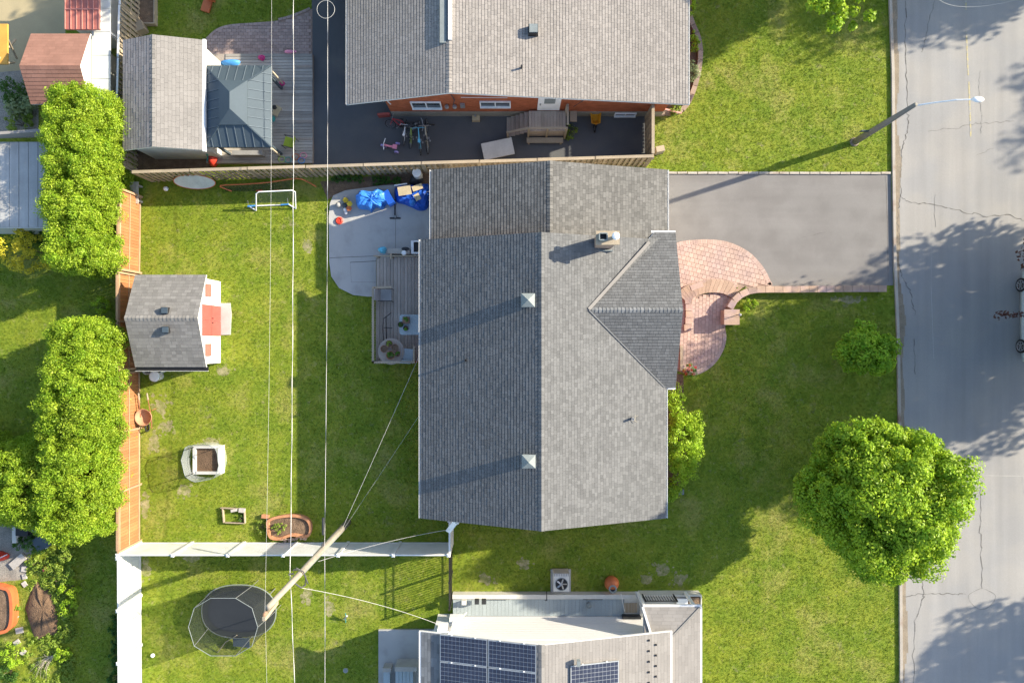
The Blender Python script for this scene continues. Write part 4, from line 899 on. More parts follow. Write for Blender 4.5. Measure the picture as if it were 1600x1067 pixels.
# weathered shed north
ns = thing('grey_shed', 'weathered grey-shingled shed with white gutter beside the metal gazebo', 'shed', (-15.1, 10.7, 0))
X0, X1, XR_, Y0, Y1 = -16.86, -13.40, -15.3, 8.28, 13.05
q = MB(); q.xprof([(X0, 2.4), (XR_, 2.95), (X1, 2.45), (X1, 2.35), (XR_, 2.85), (X0, 2.3)], Y0, Y1); rf = part('roof', q, M['fascia'], ns)
V = Vector((XR_ - X0, 0, .55)); q = MB(); shingles(q, (X0, Y0, 2.4), (0, 1, 0), V, [(0, 0), (Y1 - Y0, 0), (Y1 - Y0, V.length), (0, V.length)], .155, .28, .36, .013, .004); part('west_slope_shingles', q, mat('curled_shingles', (.28, .25, .235), .95, var=.15, n1=(1.2, .1), n2=(50, .15), spec=.1), rf, stuff=True)
V = Vector((XR_ - X1, 0, .5)); q = MB(); shingles(q, (X1, Y0, 2.45), (0, 1, 0), V, [(0, 0), (Y1 - Y0, 0), (Y1 - Y0, V.length), (0, V.length)], .15, .2, .34, .007, .002); part('east_slope_shingles', q, M['shingle_s'], rf, stuff=True)
q = MB(); caps(q, (XR_, Y0, 2.95), (XR_, Y1, 2.95), (-1, 0, -.35), (1, 0, -.25), .2, .12); part('ridge_cap', q, M['shingle_shed'], rf)
q = MB(); q.xprof([(X0 + .15, 0), (X1 - .12, 0), (X1 - .12, 2.36), (XR_, 2.84), (X0 + .15, 2.34)], Y0 + .26, Y1 - .1); part('wall', q, M['sidingdull'], ns)
q = MB(); q.box(X1 + .002, X1 + .12, Y0 - .05, Y1 + .03, 2.32, 2.45); part('gutter', q, M['fascia'], ns)
ex([(X0, Y0), (X1, Y0), (X1, Y1), (X0, Y1)])
q = MB(); pts = poly([(205, 230), (330, 230), (330, 262), (205, 267)]); q.sheet(pts, .004); struct('soil_strip', q, M['mulch']); ex(pts)

# gazebo, standing seam panels
gz = thing('gazebo', 'slate blue metal hip-roofed gazebo on the grey deck', 'gazebo', (-11.95, 10.2, 0))
GX0_, GX1_, GY0_, GY1_, ZG = -13.38, -10.48, 8.46, 12.02, 2.25; RX = -11.95; RY0, RY1, ZGR = 9.85, 10.55, 3.02
c4 = [Vector((GX0_, GY0_, ZG)), Vector((GX1_, GY0_, ZG)), Vector((GX1_, GY1_, ZG)), Vector((GX0_, GY1_, ZG))]; r0_ = Vector((RX, RY0, ZGR)); r1_ = Vector((RX, RY1, ZGR))
q = MB()
for f in ((c4[0], c4[1], r0_), (c4[1], c4[2], r1_, r0_), (c4[2], c4[3], r1_), (c4[3], c4[0], r0_, r1_)): q.add(f, [tuple(range(len(f)))])
q.add([c - Vector((0, 0, .06)) for c in c4], [(3, 2, 1, 0)])
for a, b in ((0, 1), (1, 2), (2, 3), (3, 0)): q.add([c4[a] - Vector((0, 0, .1)), c4[b] - Vector((0, 0, .1)), c4[b], c4[a]], [(0, 1, 2, 3)])
rf = part('roof', q, M['slate'], gz)
q = MB()
def seam(side, n):
    A, B = c4[side], c4[(side + 1) % 4]
    RA, RB = {0: (r0_, r0_), 1: (r0_, r1_), 2: (r1_, r1_), 3: (r1_, r0_)}[side]
    for k in range(1, n):
        e = A.lerp(B, k / n); ed = (B - A).normalized(); inw = Vector((-ed.y, ed.x, 0))
        # climb until meeting a hip
        best = 1.0; base = (RA if side in (0, 2) else RA); D = (base - A); dn = D.dot(inw); rise = D.z / dn
        s = (e - A).dot(ed); LA = (RA - A).dot(ed); LB = (B - RB).dot(ed); tot = (B - A).length
        m_ = 1.0
        if s < LA: m_ = s / LA
        elif tot - s < LB: m_ = (tot - s) / LB
        tp = e + inw * dn * m_ + Vector((0, 0, rise * dn * m_)); up = Vector((0, 0, .012)); q.bar(e + up, tp + up, .025, .03)
for sd__, n in ((0, 8), (1, 9), (2, 8), (3, 9)): seam(sd__, n)
part('standing_seams', q, mat('seam_highlight_metal', (.12, .15, .175), .4, metal=.2), rf)
q = MB()
for a, b in ((0, r0_), (1, r0_), (2, r1_), (3, r1_)): q.bar(c4[a] + Vector((0, 0, .02)), b + Vector((0, 0, .03)), .05, .04)
q.bar(r0_ + Vector((0, 0, .03)), r1_ + Vector((0, 0, .03)), .07, .05); part('hip_cap', q, M['slate'], rf)
q = MB(); k = .42; u4 = [(r0_ if i < 2 else r1_).lerp(c4[i], k) + Vector((0, 0, .09)) for i in range(4)]; ra, rb = r0_ + Vector((0, 0, .10)), r1_ + Vector((0, 0, .10))
for f in ((u4[0], u4[1], ra), (u4[1], u4[2], rb, ra), (u4[2], u4[3], rb), (u4[3], u4[0], ra, rb)): q.add(f, [tuple(range(len(f)))])
for a, b in ((0, 1), (1, 2), (2, 3), (3, 0)): q.add([u4[a] - Vector((0, 0, .05)), u4[b] - Vector((0, 0, .05)), u4[b], u4[a]], [(0, 1, 2, 3)])
part('upper_roof_tier', q, M['slate'], rf)
for x, y in ((GX0_ + .25, GY0_ + .25), (GX1_ - .25, GY0_ + .25), (GX1_ - .25, GY1_ - .25), (GX0_ + .25, GY1_ - .25)): q = MB(); q.box(x - .05, x + .05, y - .05, y + .05, .2, 2.2); part('post', q, M['slate'], gz)
for a, b in ((P(424, 232, 2.1), P(437, 243, .25)), (P(425, 112, 2.0), P(441, 130, .5))): q = MB(); q.tube([a, b], .05, 8); part('gathered_curtain', q, M['branch'], gz)
# deck north
dk = thing('gazebo_deck', 'grey weathered plank deck under the metal gazebo', 'deck', (*P2(410, 170), 0)); zz = .22
x0_ = P2(322, 0, zz)[0]; x1_ = P2(488, 0, zz)[0]; yt = P2(0, 84, zz)[1]; yb = P2(0, 255, zz)[1]; n = 36
for k in range(n):
    y = yb + (yt - yb) * k / n; q = MB(); q.box(x0_ + (0 if k < 30 else .9), x1_ + random.uniform(-.01, .01), y + .008, y + (yt - yb) / n - .008, zz - .03, zz + random.uniform(-.002, .002)); part('plank', q, M['woodg'], dk)
q = MB()
for yy in (104, 190, 217): y = P2(0, yy, zz)[1]; q = MB(); q.box(x1_ - .75, x1_ + .02, y - .05, y + .05, zz + .004, zz + .04); part('step_edge', q, M['wood'], dk)
q = MB(); q.box(x0_, x1_, yb, yt, .0, zz - .035); part('joists', q, M['wood'], dk); ex([(x0_, yb), (x1_, yb), (x1_, yt), (x0_, yt)])
pv = catmull([P2(a, b) for a, b in [(322, 60), (338, 46), (360, 39), (400, 36), (440, 32), (470, 22), (488, 14)]], 5, False) + [P2(488, 86), P2(322, 86)]
q = MB(); q.sheet(pv, .006); bp = struct('back_path_bed', q, M['joint_sand']); ex(pv); fp2 = bpy.data.objects.new('back_path', None); COL.objects.link(fp2); fp2['kind'] = 'structure'; pavers('path_pavers', pv, .007, .22, .15, 0, M['paverpink'], fp2); border_bricks(fp2, pv, .11, .032, .2, M['paverpink'], lambda p: p.y > P2(0, 62)[1] and p.x < P2(484, 0)[0])
# toys and furniture on that deck
def lump(name, label, cat, px, py, z, r, h, m, group=None, seed=0, rr=8):
    x, y = P2(px, py, z); rd = random.Random(seed + int(px)); q = MB(); n = 14; vs = [(x, y, z + h)]
    ph = rd.uniform(0, 6)
    for j, (fr_, fz) in enumerate(((.45, .92), (.8, .6), (1.0, .02))):
        for k in range(n): a = 2 * pi * k / n; s = 1 + .12 * sin(3 * a + ph) + rd.uniform(-.06, .06); vs.append((x + cos(a) * r[0] * fr_ * s, y + sin(a) * r[1] * fr_ * s, z + h * fz * (1 + rd.uniform(-.08, .08))))
    fs = [(0, 1 + k, 1 + (k + 1) % n) for k in range(n)]
    for j in range(2): fs += [(1 + j * n + k, 1 + (j + 1) * n + k, 1 + (j + 1) * n + (k + 1) % n, 1 + j * n + (k + 1) % n) for k in range(n)]
    q.add(vs, fs); return single(name, q, m, label, cat, group, True)
lump('paddling_pool', 'blue folded paddling pool at the north edge of the gazebo', 'paddling pool', 361, 99, .23, (.48, .17), .22, M['bluefab'])
lump('toy', 'magenta toy on the deck north of the gazebo', 'toy', 409, 91, .23, (.16, .13), .2, M['magenta'])
lump('toy', 'flat pink toy board where the deck meets the pavers', 'toy', 453, 81, .23, (.3, .08), .08, M['pink'])
lump('toy', 'pink toy at the foot of the gathered gazebo curtain', 'toy', 441, 131, .23, (.12, .12), .3, M['magenta'])
lump('toy', 'teal toy beside the gazebo, below the black ball', 'toy', 427, 186, .23, (.10, .15), .3, M['teal'])
q = MB(); q.obox((*P2(432, 173, .6), .6), (.15, .22, .02), -.5)
for dx, dy in ((-.1, -.15), (.1, .15)): q.obox((P2(432, 173, .6)[0] + dx, P2(432, 173, .6)[1] + dy, .4), (.02, .02, .18))
single('side_table', q, M['card'], 'small tan side table on the deck by the gazebo post', 'table')
lump('ball', 'black ball on the small tan side table', 'ball', 429, 168, .63, (.10, .10), .16, M['darkplastic'])
def chair(name, label, px, py, z, rz, m, k=1.0, mf='steel', group=None):
    t = thing(name, label, 'chair', (0, 0, 0), group)
    q = MB(); q.box(-.25, .25, -.25, .25, .42, .45); part('seat', q, m, t)
    q = MB(); q.bar((-.27, 0, .45), (-.42, 0, 1.0), .5, .025); part('backrest', q, m, t)
    for s in (-1, 1): q = MB(); q.tube([(.25, s * .28, 0), (.27, s * .28, .62), (-.33, s * .28, .66)], .014, 6); part('armrest', q, M[mf], t)
    for sx, sy in ((-.27, -.26), (-.27, .26)): q = MB(); q.tube([(sx - .03, sy, 0), (sx, sy, .45)], .014, 6); part('leg', q, M[mf], t)
    t.location = (*P2(px, py, z + .45), z); t.rotation_euler = (0, 0, rz); t.scale = (k,) * 3; return t
chair('folding_chair', 'lime green folding chair on the grey gazebo deck', 451, 222, .23, radians(165), M['lime'], .9, 'blackmetal')
for px, py, m, lb in ((440, 249, 'bikegreen', 'green hoop toy lying by the fence'), (450, 250, 'teal', 'teal hoop toy lying by the fence'), (462, 245, 'orange', 'orange hoop toy lying by the fence'), (474, 243, 'pink', 'pink hoop toy lying by the fence'), (471, 251, 'bluefab', 'blue hoop toy lying by the fence')):
    x, y = P2(px, py, .25); q = MB(); q.tube([(x + .15 * cos(a), y + .13 * sin(a), .25) for a in np.linspace(0, 2 * pi, 17)[:-1]], .018, 5, closed=True); single('hoop_toy', q, M[m], lb, 'toy', 'hoop toys on the deck')
lump('toy_car', 'red ride-on toy between the grey shed and the deck', 'toy', 335, 251, .02, (.26, .30), .5, M['red'])
q = MB(); q.tube([P(326, 250, .3), P(323, 240, .8), P(329, 232, 1.2)], [.10, .08, .05], 8); single('slide', q, M['teal'], 'teal plastic slide end beside the red ride-on toy', 'slide')
q = MB(); q.box(P2(372, 0)[0], P2(418, 0)[0], P2(0, 243, .6)[1], P2(0, 236, .6)[1], .24, .7); single('outdoor_sofa', q, M['sling'], 'grey outdoor sofa back under the south edge of the gazebo', 'sofa')
q = MB(); q.obox((*P2(323, 9, .1), .1), (.20, .30, .05), -.3); q.obox((*P2(328, -2, .3), .3), (.18, .05, .2), -.3); single('lawn_chair', q, M['orange'], 'orange and tan patterned beach chair on the north lawn', 'chair')

# raised bed and stump north-west
t = thing('raised_bed', 'raised timber bed of brown soil by the open board fence', 'raised bed', (*P2(226, 18), 0)); a = P2(210, 37, .3); b = P2(241, -30, .3)
q = MB(); q.box(a[0] + .05, b[0] - .05, a[1] + .05, b[1] - .05, 0, .24); part('soil', q, M['mulch'], t)
for nm, v in (('south', (a[0], b[0], a[1], a[1] + .05)), ('w', (a[0], a[0] + .05, a[1] + .05, b[1])), ('e', (b[0] - .05, b[0], a[1] + .05, b[1]))): q = MB(); q.box(*v, 0, .3); part('timber', q, M['fencecap'], t)
ex([(a[0], a[1]), (b[0], a[1]), (b[0], b[1]), (a[0], b[1])])
q = MB(); q.obox((*P2(216, 42, .4), .25), (.24, .22, .24), .4); single('stump_box', q, M['fencecap'], 'pale wooden box with a small mirror below the raised bed', 'box')

# ------------------------------------------------------------------ back yard objects
def bench(name, label, x0, x1, y0, y1, h, n, m):
    t = thing(name, label, 'bench', ((x0 + x1) / 2, (y0 + y1) / 2, 0))
    for k in range(n): q = MB(); w_ = (x1 - x0) / n; q.box(x0 + w_ * k + .008, x0 + w_ * (k + 1) - .008, y0, y1, h - .04, h); part('plank', q, m, t)
    for y in (y0 + .15, y1 - .15): q = MB(); q.box(x0 + .03, x1 - .03, y - .04, y + .04, 0, h - .04); part('leg', q, m, t)
    return t
a = P2(202, 318, .45); b = P2(216, 284, .45); bench('plank_bench', 'grey weathered plank bench at the end of the cedar fence by the hedge', a[0], b[0], a[1], b[1], .45, 3, M['woodg'])
x, y = P2(259, 295, .12); q = MB(); q.lathe((x, y, .0), [(.01, 0), (.06, .02), (.10, .07), (.115, .125), (.10, .18), (.06, .22), (.01, .235)], 14); single('ball', q, M['white'], 'white ball on the shaded grass by the fence', 'ball', smooth=True)
x, y = P2(304, 283, .6); t = thing('popup_goal', 'oval pale popup goal with a thin orange rim leaning at the wooden fence', 'goal', (x, y, 0))
N_ = 28; ring = [(x + .95 * cos(a), y - .05 + .24 * sin(a), .62 + .38 * sin(a)) for a in np.linspace(0, 2 * pi, N_ + 1)[:-1]]
q = MB(); q.tube(ring, .018, 5, closed=True); part('rim', q, M['orange'], t); q = MB(); q.add([(x, y + .03, .66)] + ring, [(0, 1 + k, 1 + (k + 1) % N_) for k in range(N_)]); part('panel', q, mat('pale_goal_fabric', (.50, .54, .52), .7, n1=(3, .1)), t, smooth=True)
t = thing('red_goal_frame', 'long red bowed goal frame with sagging net lying along the fence', 'goal', (*P2(420, 285), 0)); q = MB(); q.tube([P(*p) for p in catmull([(362, 299, .1), (352, 295, .3), (344, 290, .6), (380, 288, .62), (420, 285, .65), (463, 279, .7), (480, 284, .4), (494, 292, .05)], 3, False)], .03, 6); part('frame', q, M['orange'], t)
q = MB(); tp = [P(346 + k * 12, 289.5 - k * .9, .6) for k in range(10)]; bt = [P(352 + k * 11.3, 299 + .3 * sin(k), .05) for k in range(10)]; q.add(tp + bt, [(i, i + 1, 11 + i, 10 + i) for i in range(9)]); part('net', q, M['net'], t)
q = MB()
for px in (405, 432): q.obox((*P2(px, 298, .1), .1), (.14, .02, .03), .05)
part('weight', q, M['red'], t)
t = thing('soccer_goal', 'white tubular kids soccer goal with blue corner joints', 'goal', (*P2(425, 315), 0))
Hh = .85; fl = P(401, 328, .02); fr_ = P(462, 326, .02); q = MB(); tl = P(400, 301, .95); trr = P(461, 298, .95)
fl = Vector((tl.x, tl.y - .05, 0)); fl = P(400, 329, .03); fr_ = P(462, 326, .03)
q.tube([fl, P(400, 303, .9), P(404, 300, .95), P(456, 297.5, .95), P(461, 300, .9), fr_], .03, 8); part('goal_front', q, M['white'], t)
q = MB(); bl = P(388, 322, .05); br = P(450, 319, .05); q.tube([fl, bl, P(392, 322, .05), P(440, 320, .05), br, fr_], .028, 8); part('base_tube', q, M['white'], t)
for a_, b_ in ((P(387, 322.5, .06), P(399, 321.5, .06)), (P(439, 320, .06), P(451, 319, .06))): q = MB(); q.tube([a_, b_], .04, 8); part('corner_joint', q, M['bluefab'], t)
q = MB(); q.tube([P(388, 322, .05), P(387, 314, .4)], .015, 6); q.tube([P(450, 319, .05), P(449, 310, .4)], .015, 6); part('net_peg', q, M['steel'], t)
q = MB(); q.add([P(388, 322, .05), P(450, 319, .05), P(461, 299, .93), P(401, 302, .93)], [(0, 1, 2, 3)]); part('net', q, seethru('thin_white_net', (.7, .7, .7), .06), t)
# rusty barrow at the cedar fence
t = thing('round_wheelbarrow', 'rusty round-bowled wheelbarrow standing by the cedar fence', 'wheelbarrow', (*P2(224, 652), 0)); x, y = P2(224, 652, .5)
q = MB(); q.lathe((x, y, .18), [(.12, 0), (.30, .12), (.37, .30), (.395, .36), (.375, .36), (.34, .28), (.26, .13), (.02, .10)], 22); part('bowl', q, M['rustpale'], t, smooth=True)
q = MB()
for s in (-1, 1): q.tube([(x + s * .20, y - .55, .15), (x + s * .25, y, .30), (x + s * .20, y + 1.0, .55)], .022, 6); 
for s in (-1, 1): q.tube([(x + s * .28, y + .30, .3), (x + s * .32, y + .36, 0)], .018, 6)
part('frame', q, M['rust'], t)
for s in (-1, 1): q = MB(); q.tube([(x + s * .205, y + .82, .50), (x + s * .195, y + 1.12, .57)], .035, 8); part('grip', q, M['fencecap'], t)
q = MB(); q.tube([(x, y - .52 + .16 * cos(a), .17 + .16 * sin(a)) for a in np.linspace(0, 2 * pi, 15)[:-1]], .035, 6, closed=True); part('wheel', q, M['rubber'], t)
# netted planter
t = thing('netted_planter', 'square white planter box of brown soil wrapped in a pale net on thin poles', 'planter', (*P2(317, 721), 0)); z = .42
a = P2(301, 741, z); b = P2(345, 697, z)
q = MB(); q.box(a[0] + .12, b[0] - .12, a[1] + .12, b[1] - .12, .0, .26); part('soil', q, M['soil'], t)
for v in ((a[0], b[0], a[1], a[1] + .12), (a[0], b[0], b[1] - .10, b[1]), (a[0], a[0] + .12, a[1] + .121, b[1] - .101), (b[0] - .12, b[0], a[1] + .121, b[1] - .101)): q = MB(); q.box(*v, .0, z + random.uniform(0, .01)); part('side_board', q, M['sidingdull'], t)
q = MB()
for (cx_, cy_) in ((a[0] + .05, a[1] + .05), (a[0] + .05, b[1] - .05), (b[0] - .05, a[1] + .05), (b[0] - .05, b[1] - .05)): q.tube([(cx_, cy_, z - .1), (cx_ - .02, cy_, 1.15)], .018, 6)
part('pole', q, M['blackmetal'], t)
q = MB(); ring0 = catmull([(a[0] - .02, a[1] - .02), (b[0], a[1] - .02), (b[0], b[1]), (a[0] - .02, b[1])], 5); r1 = [(p[0] - .02 + .04 * sin(i * 2.1), p[1] + .04 * cos(i * 1.7), 1.05 + .05 * sin(i * 1.3)) for i, p in enumerate(ring0)]; r0__ = [(p[0] + .02 * sin(i), p[1], .2) for i, p in enumerate(ring0)]; n = len(ring0)
q.add(r0__ + r1, [(i, (i + 1) % n, n + (i + 1) % n, n + i) for i in range(n)]); part('net', q, M['clearnet'], t, smooth=True)
q = MB(); q.tube(r1, .014, 5, closed=True); part('net_hem', q, M['galv'], t)
ex([(a[0], a[1]), (b[0], a[1]), (b[0], b[1]), (a[0], b[1])])
# small frame planter
t = thing('small_cold_frame', 'small open timber frame with pale stones sunk in the lawn', 'planter', (*P2(364, 804), 0)); q = MB()
for p_, q_ in (((345, 793), (382, 795)), ((382, 794), (383, 817)), ((352, 816), (383, 817)), ((348, 793), (350, 816))): q.bar(P(*p_, .08), P(*q_, .08), .035, .16)
part('frame', q, M['fencecap'], t); q = MB(); q.obox((*P2(366, 797, .12), .12), (.15, .06, .06), .2); q.obox((*P2(378, 797, .12), .12), (.13, .09, .08), -.1); part('stone', q, M['stone'], t)
bush('seedling', 'small green seedling in the timber frame', 'plant', *P2(378, 808), (.12, .18), .25, M['darkleaf'], 10, 30, .05)
# orange kidney planter
def tubplanter(name, label, pts, h, rim, m, soilm, z0=0):
    t = thing(name, label, 'planter', (*pts[0], 0)); c = Vector((sum(p[0] for p in pts) / len(pts), sum(p[1] for p in pts) / len(pts))); n = len(pts)
    q = MB(); L0 = [(c.x + (p[0] - c.x) * .95, c.y + (p[1] - c.y) * .95, 0) for p in pts]; L1 = [(p[0], p[1], h) for p in pts]
    def off(k, z): 
        o = []
        for i, p in enumerate(pts):
            a = Vector(pts[i - 1]); b = Vector(pts[(i + 1) % n]); d = (b - a).normalized(); nn = Vector((-d.y, d.x)); 
            if nn.dot(c - Vector(p)) < 0: nn = -nn
            o.append((p[0] + nn.x * k, p[1] + nn.y * k, z))
        return o
    L2 = off(rim, h); L3 = off(rim * 1.15, h - .12); rings = [L0, L1, L2, L3]; vs = sum(rings, []); fs = []
    for r in range(3): fs += [(r * n + i, r * n + (i + 1) % n, (r + 1) * n + (i + 1) % n, (r + 1) * n + i) for i in range(n)]
    q.add(vs, fs); part('tub', q, m, t, smooth=False); q = MB(); q.sheet([(p[0], p[1]) for p in off(rim * 1.1, 0)], h - .1); part('soil', q, soilm, t); ex([tuple(p) for p in pts]); return t
kp = catmull([P2(a, b, .35) for a, b in [(416, 822), (418, 812), (434, 806), (460, 804), (480, 810), (487, 824), (483, 838), (470, 840), (455, 838), (435, 844), (420, 840)]], 4)
tubplanter('kidney_planter', 'kidney-shaped terracotta coloured tub planter north of the white fence', kp, .35, .12, M['terra'], M['mulch'])
bush('planter_weeds', 'pale weeds sprouting in the terracotta kidney planter', 'plant', *P2(436, 825, .4), (.35, .25), .25, M['weed'], 22, 30, .05, z=.26, stems=False)
bush('planter_weeds', 'green weeds growing beside the kidney planter towards the timber frame', 'plant', *P2(409, 822, .1), (.28, .45), .25, M['weed'], 16, 34, .06)
q = MB()
for k in range(7): a = P2(440 + k * 6, 842 + 2 * sin(k), .12); q.obox((a[0], a[1], .1), (.09, .06, .05), k); 
single('edging_rocks', q, M['brownstone'], 'small rocks piled along the lower rim of the kidney planter', 'rocks')
q = MB(); q.obox((*P2(414, 807, .15), .1), (.16, .08, .08), -.1); single('fallen_brick', q, M['terra'], 'loose terracotta brick near the kidney planter', 'brick')

# trampoline
t = thing('trampoline', 'oval black trampoline with a safety net enclosure behind the white fence', 'trampoline', (*P2(373, 955), 0)); z = .80; cx_, cy_ = P2(373, 955, z)
def oval(a, b, z, n=40, dx=0, dy=0, p=2.3): return [(cx_ + dx + a * abs(cos(t_)) ** (2 / p) * (1 if cos(t_) > 0 else -1), cy_ + dy + b * abs(sin(t_)) ** (2 / p) * (1 if sin(t_) > 0 else -1), z) for t_ in np.linspace(0, 2 * pi, n + 1)[:-1]]
q = MB(); q.tube(oval(1.70, 1.22, z), .022, 6, closed=True); part('frame_ring', q, M['galv'], t)
q = MB(); q.sheet([p[:2] for p in oval(1.66, 1.18, z)], z - .01); part('jumping_mat', q, M['mat'], t)
q = MB(); a_ = oval(1.66, 1.18, z + .012); b_ = oval(1.42, .96, z + .012); n = len(a_); q.add(a_ + b_, [(i, (i + 1) % n, n + (i + 1) % n, n + i) for i in range(n)]); part('spring_cover', q, mat('dull_spring_cover', (.035, .04, .038), .7, n1=(3, .1)), t)
rim_ = oval(1.50, 1.30, 2.5, 10); q = MB(); q.tube(rim_, .014, 6, closed=True); part('net_rail', q, M['galv'], t)
base_ = oval(1.66, 1.20, z + .02, 10)
for i in range(0, 10, 2): q = MB(); q.tube([(base_[i][0], base_[i][1], .0), (base_[i][0], base_[i][1], z), rim_[i]], .014, 6); part('pole', q, M['steel'], t)
for i in range(1, 10, 3): q = MB(); q.tube([(base_[i][0], base_[i][1], z), (base_[i][0], base_[i][1], 0)], .025, 6); part('leg', q, M['steel'], t)
q = MB(); q.add(base_ + rim_, [(i, (i + 1) % 10, 10 + (i + 1) % 10, 10 + i) for i in range(10)]); part('net', q, M['net'], t)
q = MB(); a_ = Vector(P(364, 990, .8)); b_ = Vector(P(388, 1017, .35)); q.obox((*P2(377, 1003, .45), .45), (.38, .26, .03), -.1, M=Matrix.Rotation(-.1, 3, 'Z') @ Matrix.Rotation(.35, 3, 'X')); part('entry_step', q, M['slate'], t)
q = MB(); q.tube([P(370, 992, .9), P(352, 1003, .6), P(340, 1019, .02)], .02, 6); part('ladder', q, M['fencecap'], t)
q = MB(); ex_ = P2(238, 1024, .1); q.lathe((*ex_, 0), [(.03, 0), (.09, .04), (.1, .1), (.03, .17)], 10); single('ball', q, M['white'], 'white ball on the grass beside the white fence south of the trampoline', 'ball', smooth=True)
t = thing('garden_spinner', 'small thin metal lawn sprinkler on the grass south of the trampoline', 'sprinkler', (*P2(540, 965), 0)); q = MB(); q.tube([P(540, 972, .0), P(540, 958, .35)], .02, 6); part('post', q, M['teal'], t); q = MB(); q.tube([P(538, 967, .12), P(542, 962, .4)], .05, 8); part('head', q, M['steel'], t)
t = thing('solar_light', 'round pale solar light on a short stake in the shaded lawn', 'garden light', (*P2(540, 1047), 0)); q = MB(); q.cyl(P2(541, 1047, .2), .015, 0, .3, 6); part('stake', q, M['steel'], t); q = MB(); q.lathe((*P2(540, 1047, .3), .3), [(.10, 0), (.12, .02), (.08, .05)], 14); part('lamp_head', q, M['galv'], t)

# ------------------------------------------------------------------ deck of the main house
dk = thing('back_deck', 'brown weathered back deck with railings behind the bungalow', 'deck', (*P2(622, 485), 0)); zz = .55
x0_ = P2(588, 0, zz)[0]; x1_ = HX0 + .34; yt = P2(0, 402, zz)[1]; yb = P2(0, 566, zz)[1]; n = 17
for k in range(n):
    a = x0_ + (x1_ - x0_) * k / n; q = MB(); q.box(a + .008, a + (x1_ - x0_) / n - .008, yb, yt, zz - .035, zz + random.uniform(-.002, .002)); part('plank', q, M['wood'], dk)
q = MB(); q.box(x0_ + .02, x1_, yb + .02, yt - .02, .0, zz - .04); part('joists', q, M['wood'], dk)
rx = P2(588, 0, 1.4)[0] + .14
def railing(p0, p1, h0, h1, sp=.11):
    p0 = Vector(p0); p1 = Vector(p1); L = (p1 - p0).length; u = (p1 - p0) / L
    q = MB(); q.bar((*p0, h1), (*p1, h1), .09, .035); part('top_rail', q, M['fencecap'], dk)
    q = MB(); q.bar((*p0, h0 + .12), (*p1, h0 + .12), .04, .06); part('bottom_rail', q, M['wood'], dk)
    k = int(L / sp); b = MB(); b.box(-.017, .017, -.017, .017, h0 + .05, h1 + .012); me = b.mesh('baluster', M['fencecap']); nn = Vector((-u.y, u.x))
    for i in range(k): piece('baluster', me, dk, (*(p0 + u * (i + .5) * L / k + nn * .05 * (1)), 0), 0)
    for p in (p0, p1): q = MB(); q.box(p.x - .045, p.x + .045, p.y - .045, p.y + .045, 0, h1 + .06); part('post', q, M['fencecap'], dk)
yN = P2(0, 450, 1.4)[1]
railing((x0_ + .03, yb + .03), (x0_ + .03, yN), zz, 1.45)
railing((P2(647, 0, 1.4)[0], yb + .03), (x0_ + .03, yb + .03), zz, 1.45)
q = MB(); q.bar((P2(647, 0, 1.4)[0], yb + .02, 1.47), (P2(647, 0, 1.4)[0], yb + .75, 1.47), .07, .035); part('top_rail', q, M['fencecap'], dk)
q = MB(); q.bar((x0_ - .05, yt - .0, 1.0), (x1_, yt + .0, 1.0), .06, .035); q.bar((x0_ + .75, yt - .15, 1.02), (x0_ + .75, yt + .1, 1.02), .08, .04)
for xx in (x0_ + .1, x0_ + .75, x1_ - .1): q.box(xx - .045, xx + .045, yt - .045, yt + .045, 0, .98)
part('north_rail', q, M['fencecap'], dk)
q = MB(); q.bar((x0_ + .0, yN + .02, 1.3), (x0_ + .85, yN + .05, 1.3), .10, .05); q.box(x0_ - .02, x0_ + .12, yN - .1, yN + .04, 0, 1.32); part('stair_rail', q, M['fencecap'], dk)
chair('patio_chair', 'grey sling chair beside the stair rail of the back deck', 603, 461, zz, radians(0), M['sling'], 1.0, 'blackmetal')
chair('patio_chair', 'pale grey sling chair in the south corner of the back deck beside the potted plants', 637, 553, zz, radians(85), M['glasstop'], .95, 'steel')
t = thing('folded_chair', 'bare metal frame of a folded chair standing by the deck railing', 'chair frame', (*P2(603, 515), zz))
q = MB(); q.tube([P(600, 535, .6), P(598, 515, .9), P(599, 498, 1.1), P(611, 489, 1.0)], .018, 6); q.tube([P(604, 538, .6), P(603, 510, .9), P(603, 494, 1.1)], .018, 6); q.tube([P(600, 512, .9), P(613, 513, .8)], .015, 6); part('frame', q, M['blackmetal'], t)
t = thing('patio_table', 'pale frosted rectangular patio table with rounded corners on the back deck', 'table', (*P2(640, 507), zz)); a = P2(624, 523, 1.25); b = P2(662, 491.5, 1.25); r = .12; pts = []
for cx1, cy1, a0 in ((b[0] - r, b[1] - r, 0), (a[0] + r, b[1] - r, 90), (a[0] + r, a[1] + r, 180), (b[0] - r, a[1] + r, 270)): pts += [(cx1 + r * cos(radians(a0 + k * 22.5)), cy1 + r * sin(radians(a0 + k * 22.5))) for k in range(5)]
q = MB(); q.prism(pts, 1.23, 1.25); part('table_top', q, M['glasstop'], t)
for sx in (a[0] + .12, b[0] - .12):
    for sy in (a[1] + .12, b[1] - .12): q = MB(); q.cyl((sx, sy), .02, zz, 1.228, 8); part('leg', q, M['steel'], t)
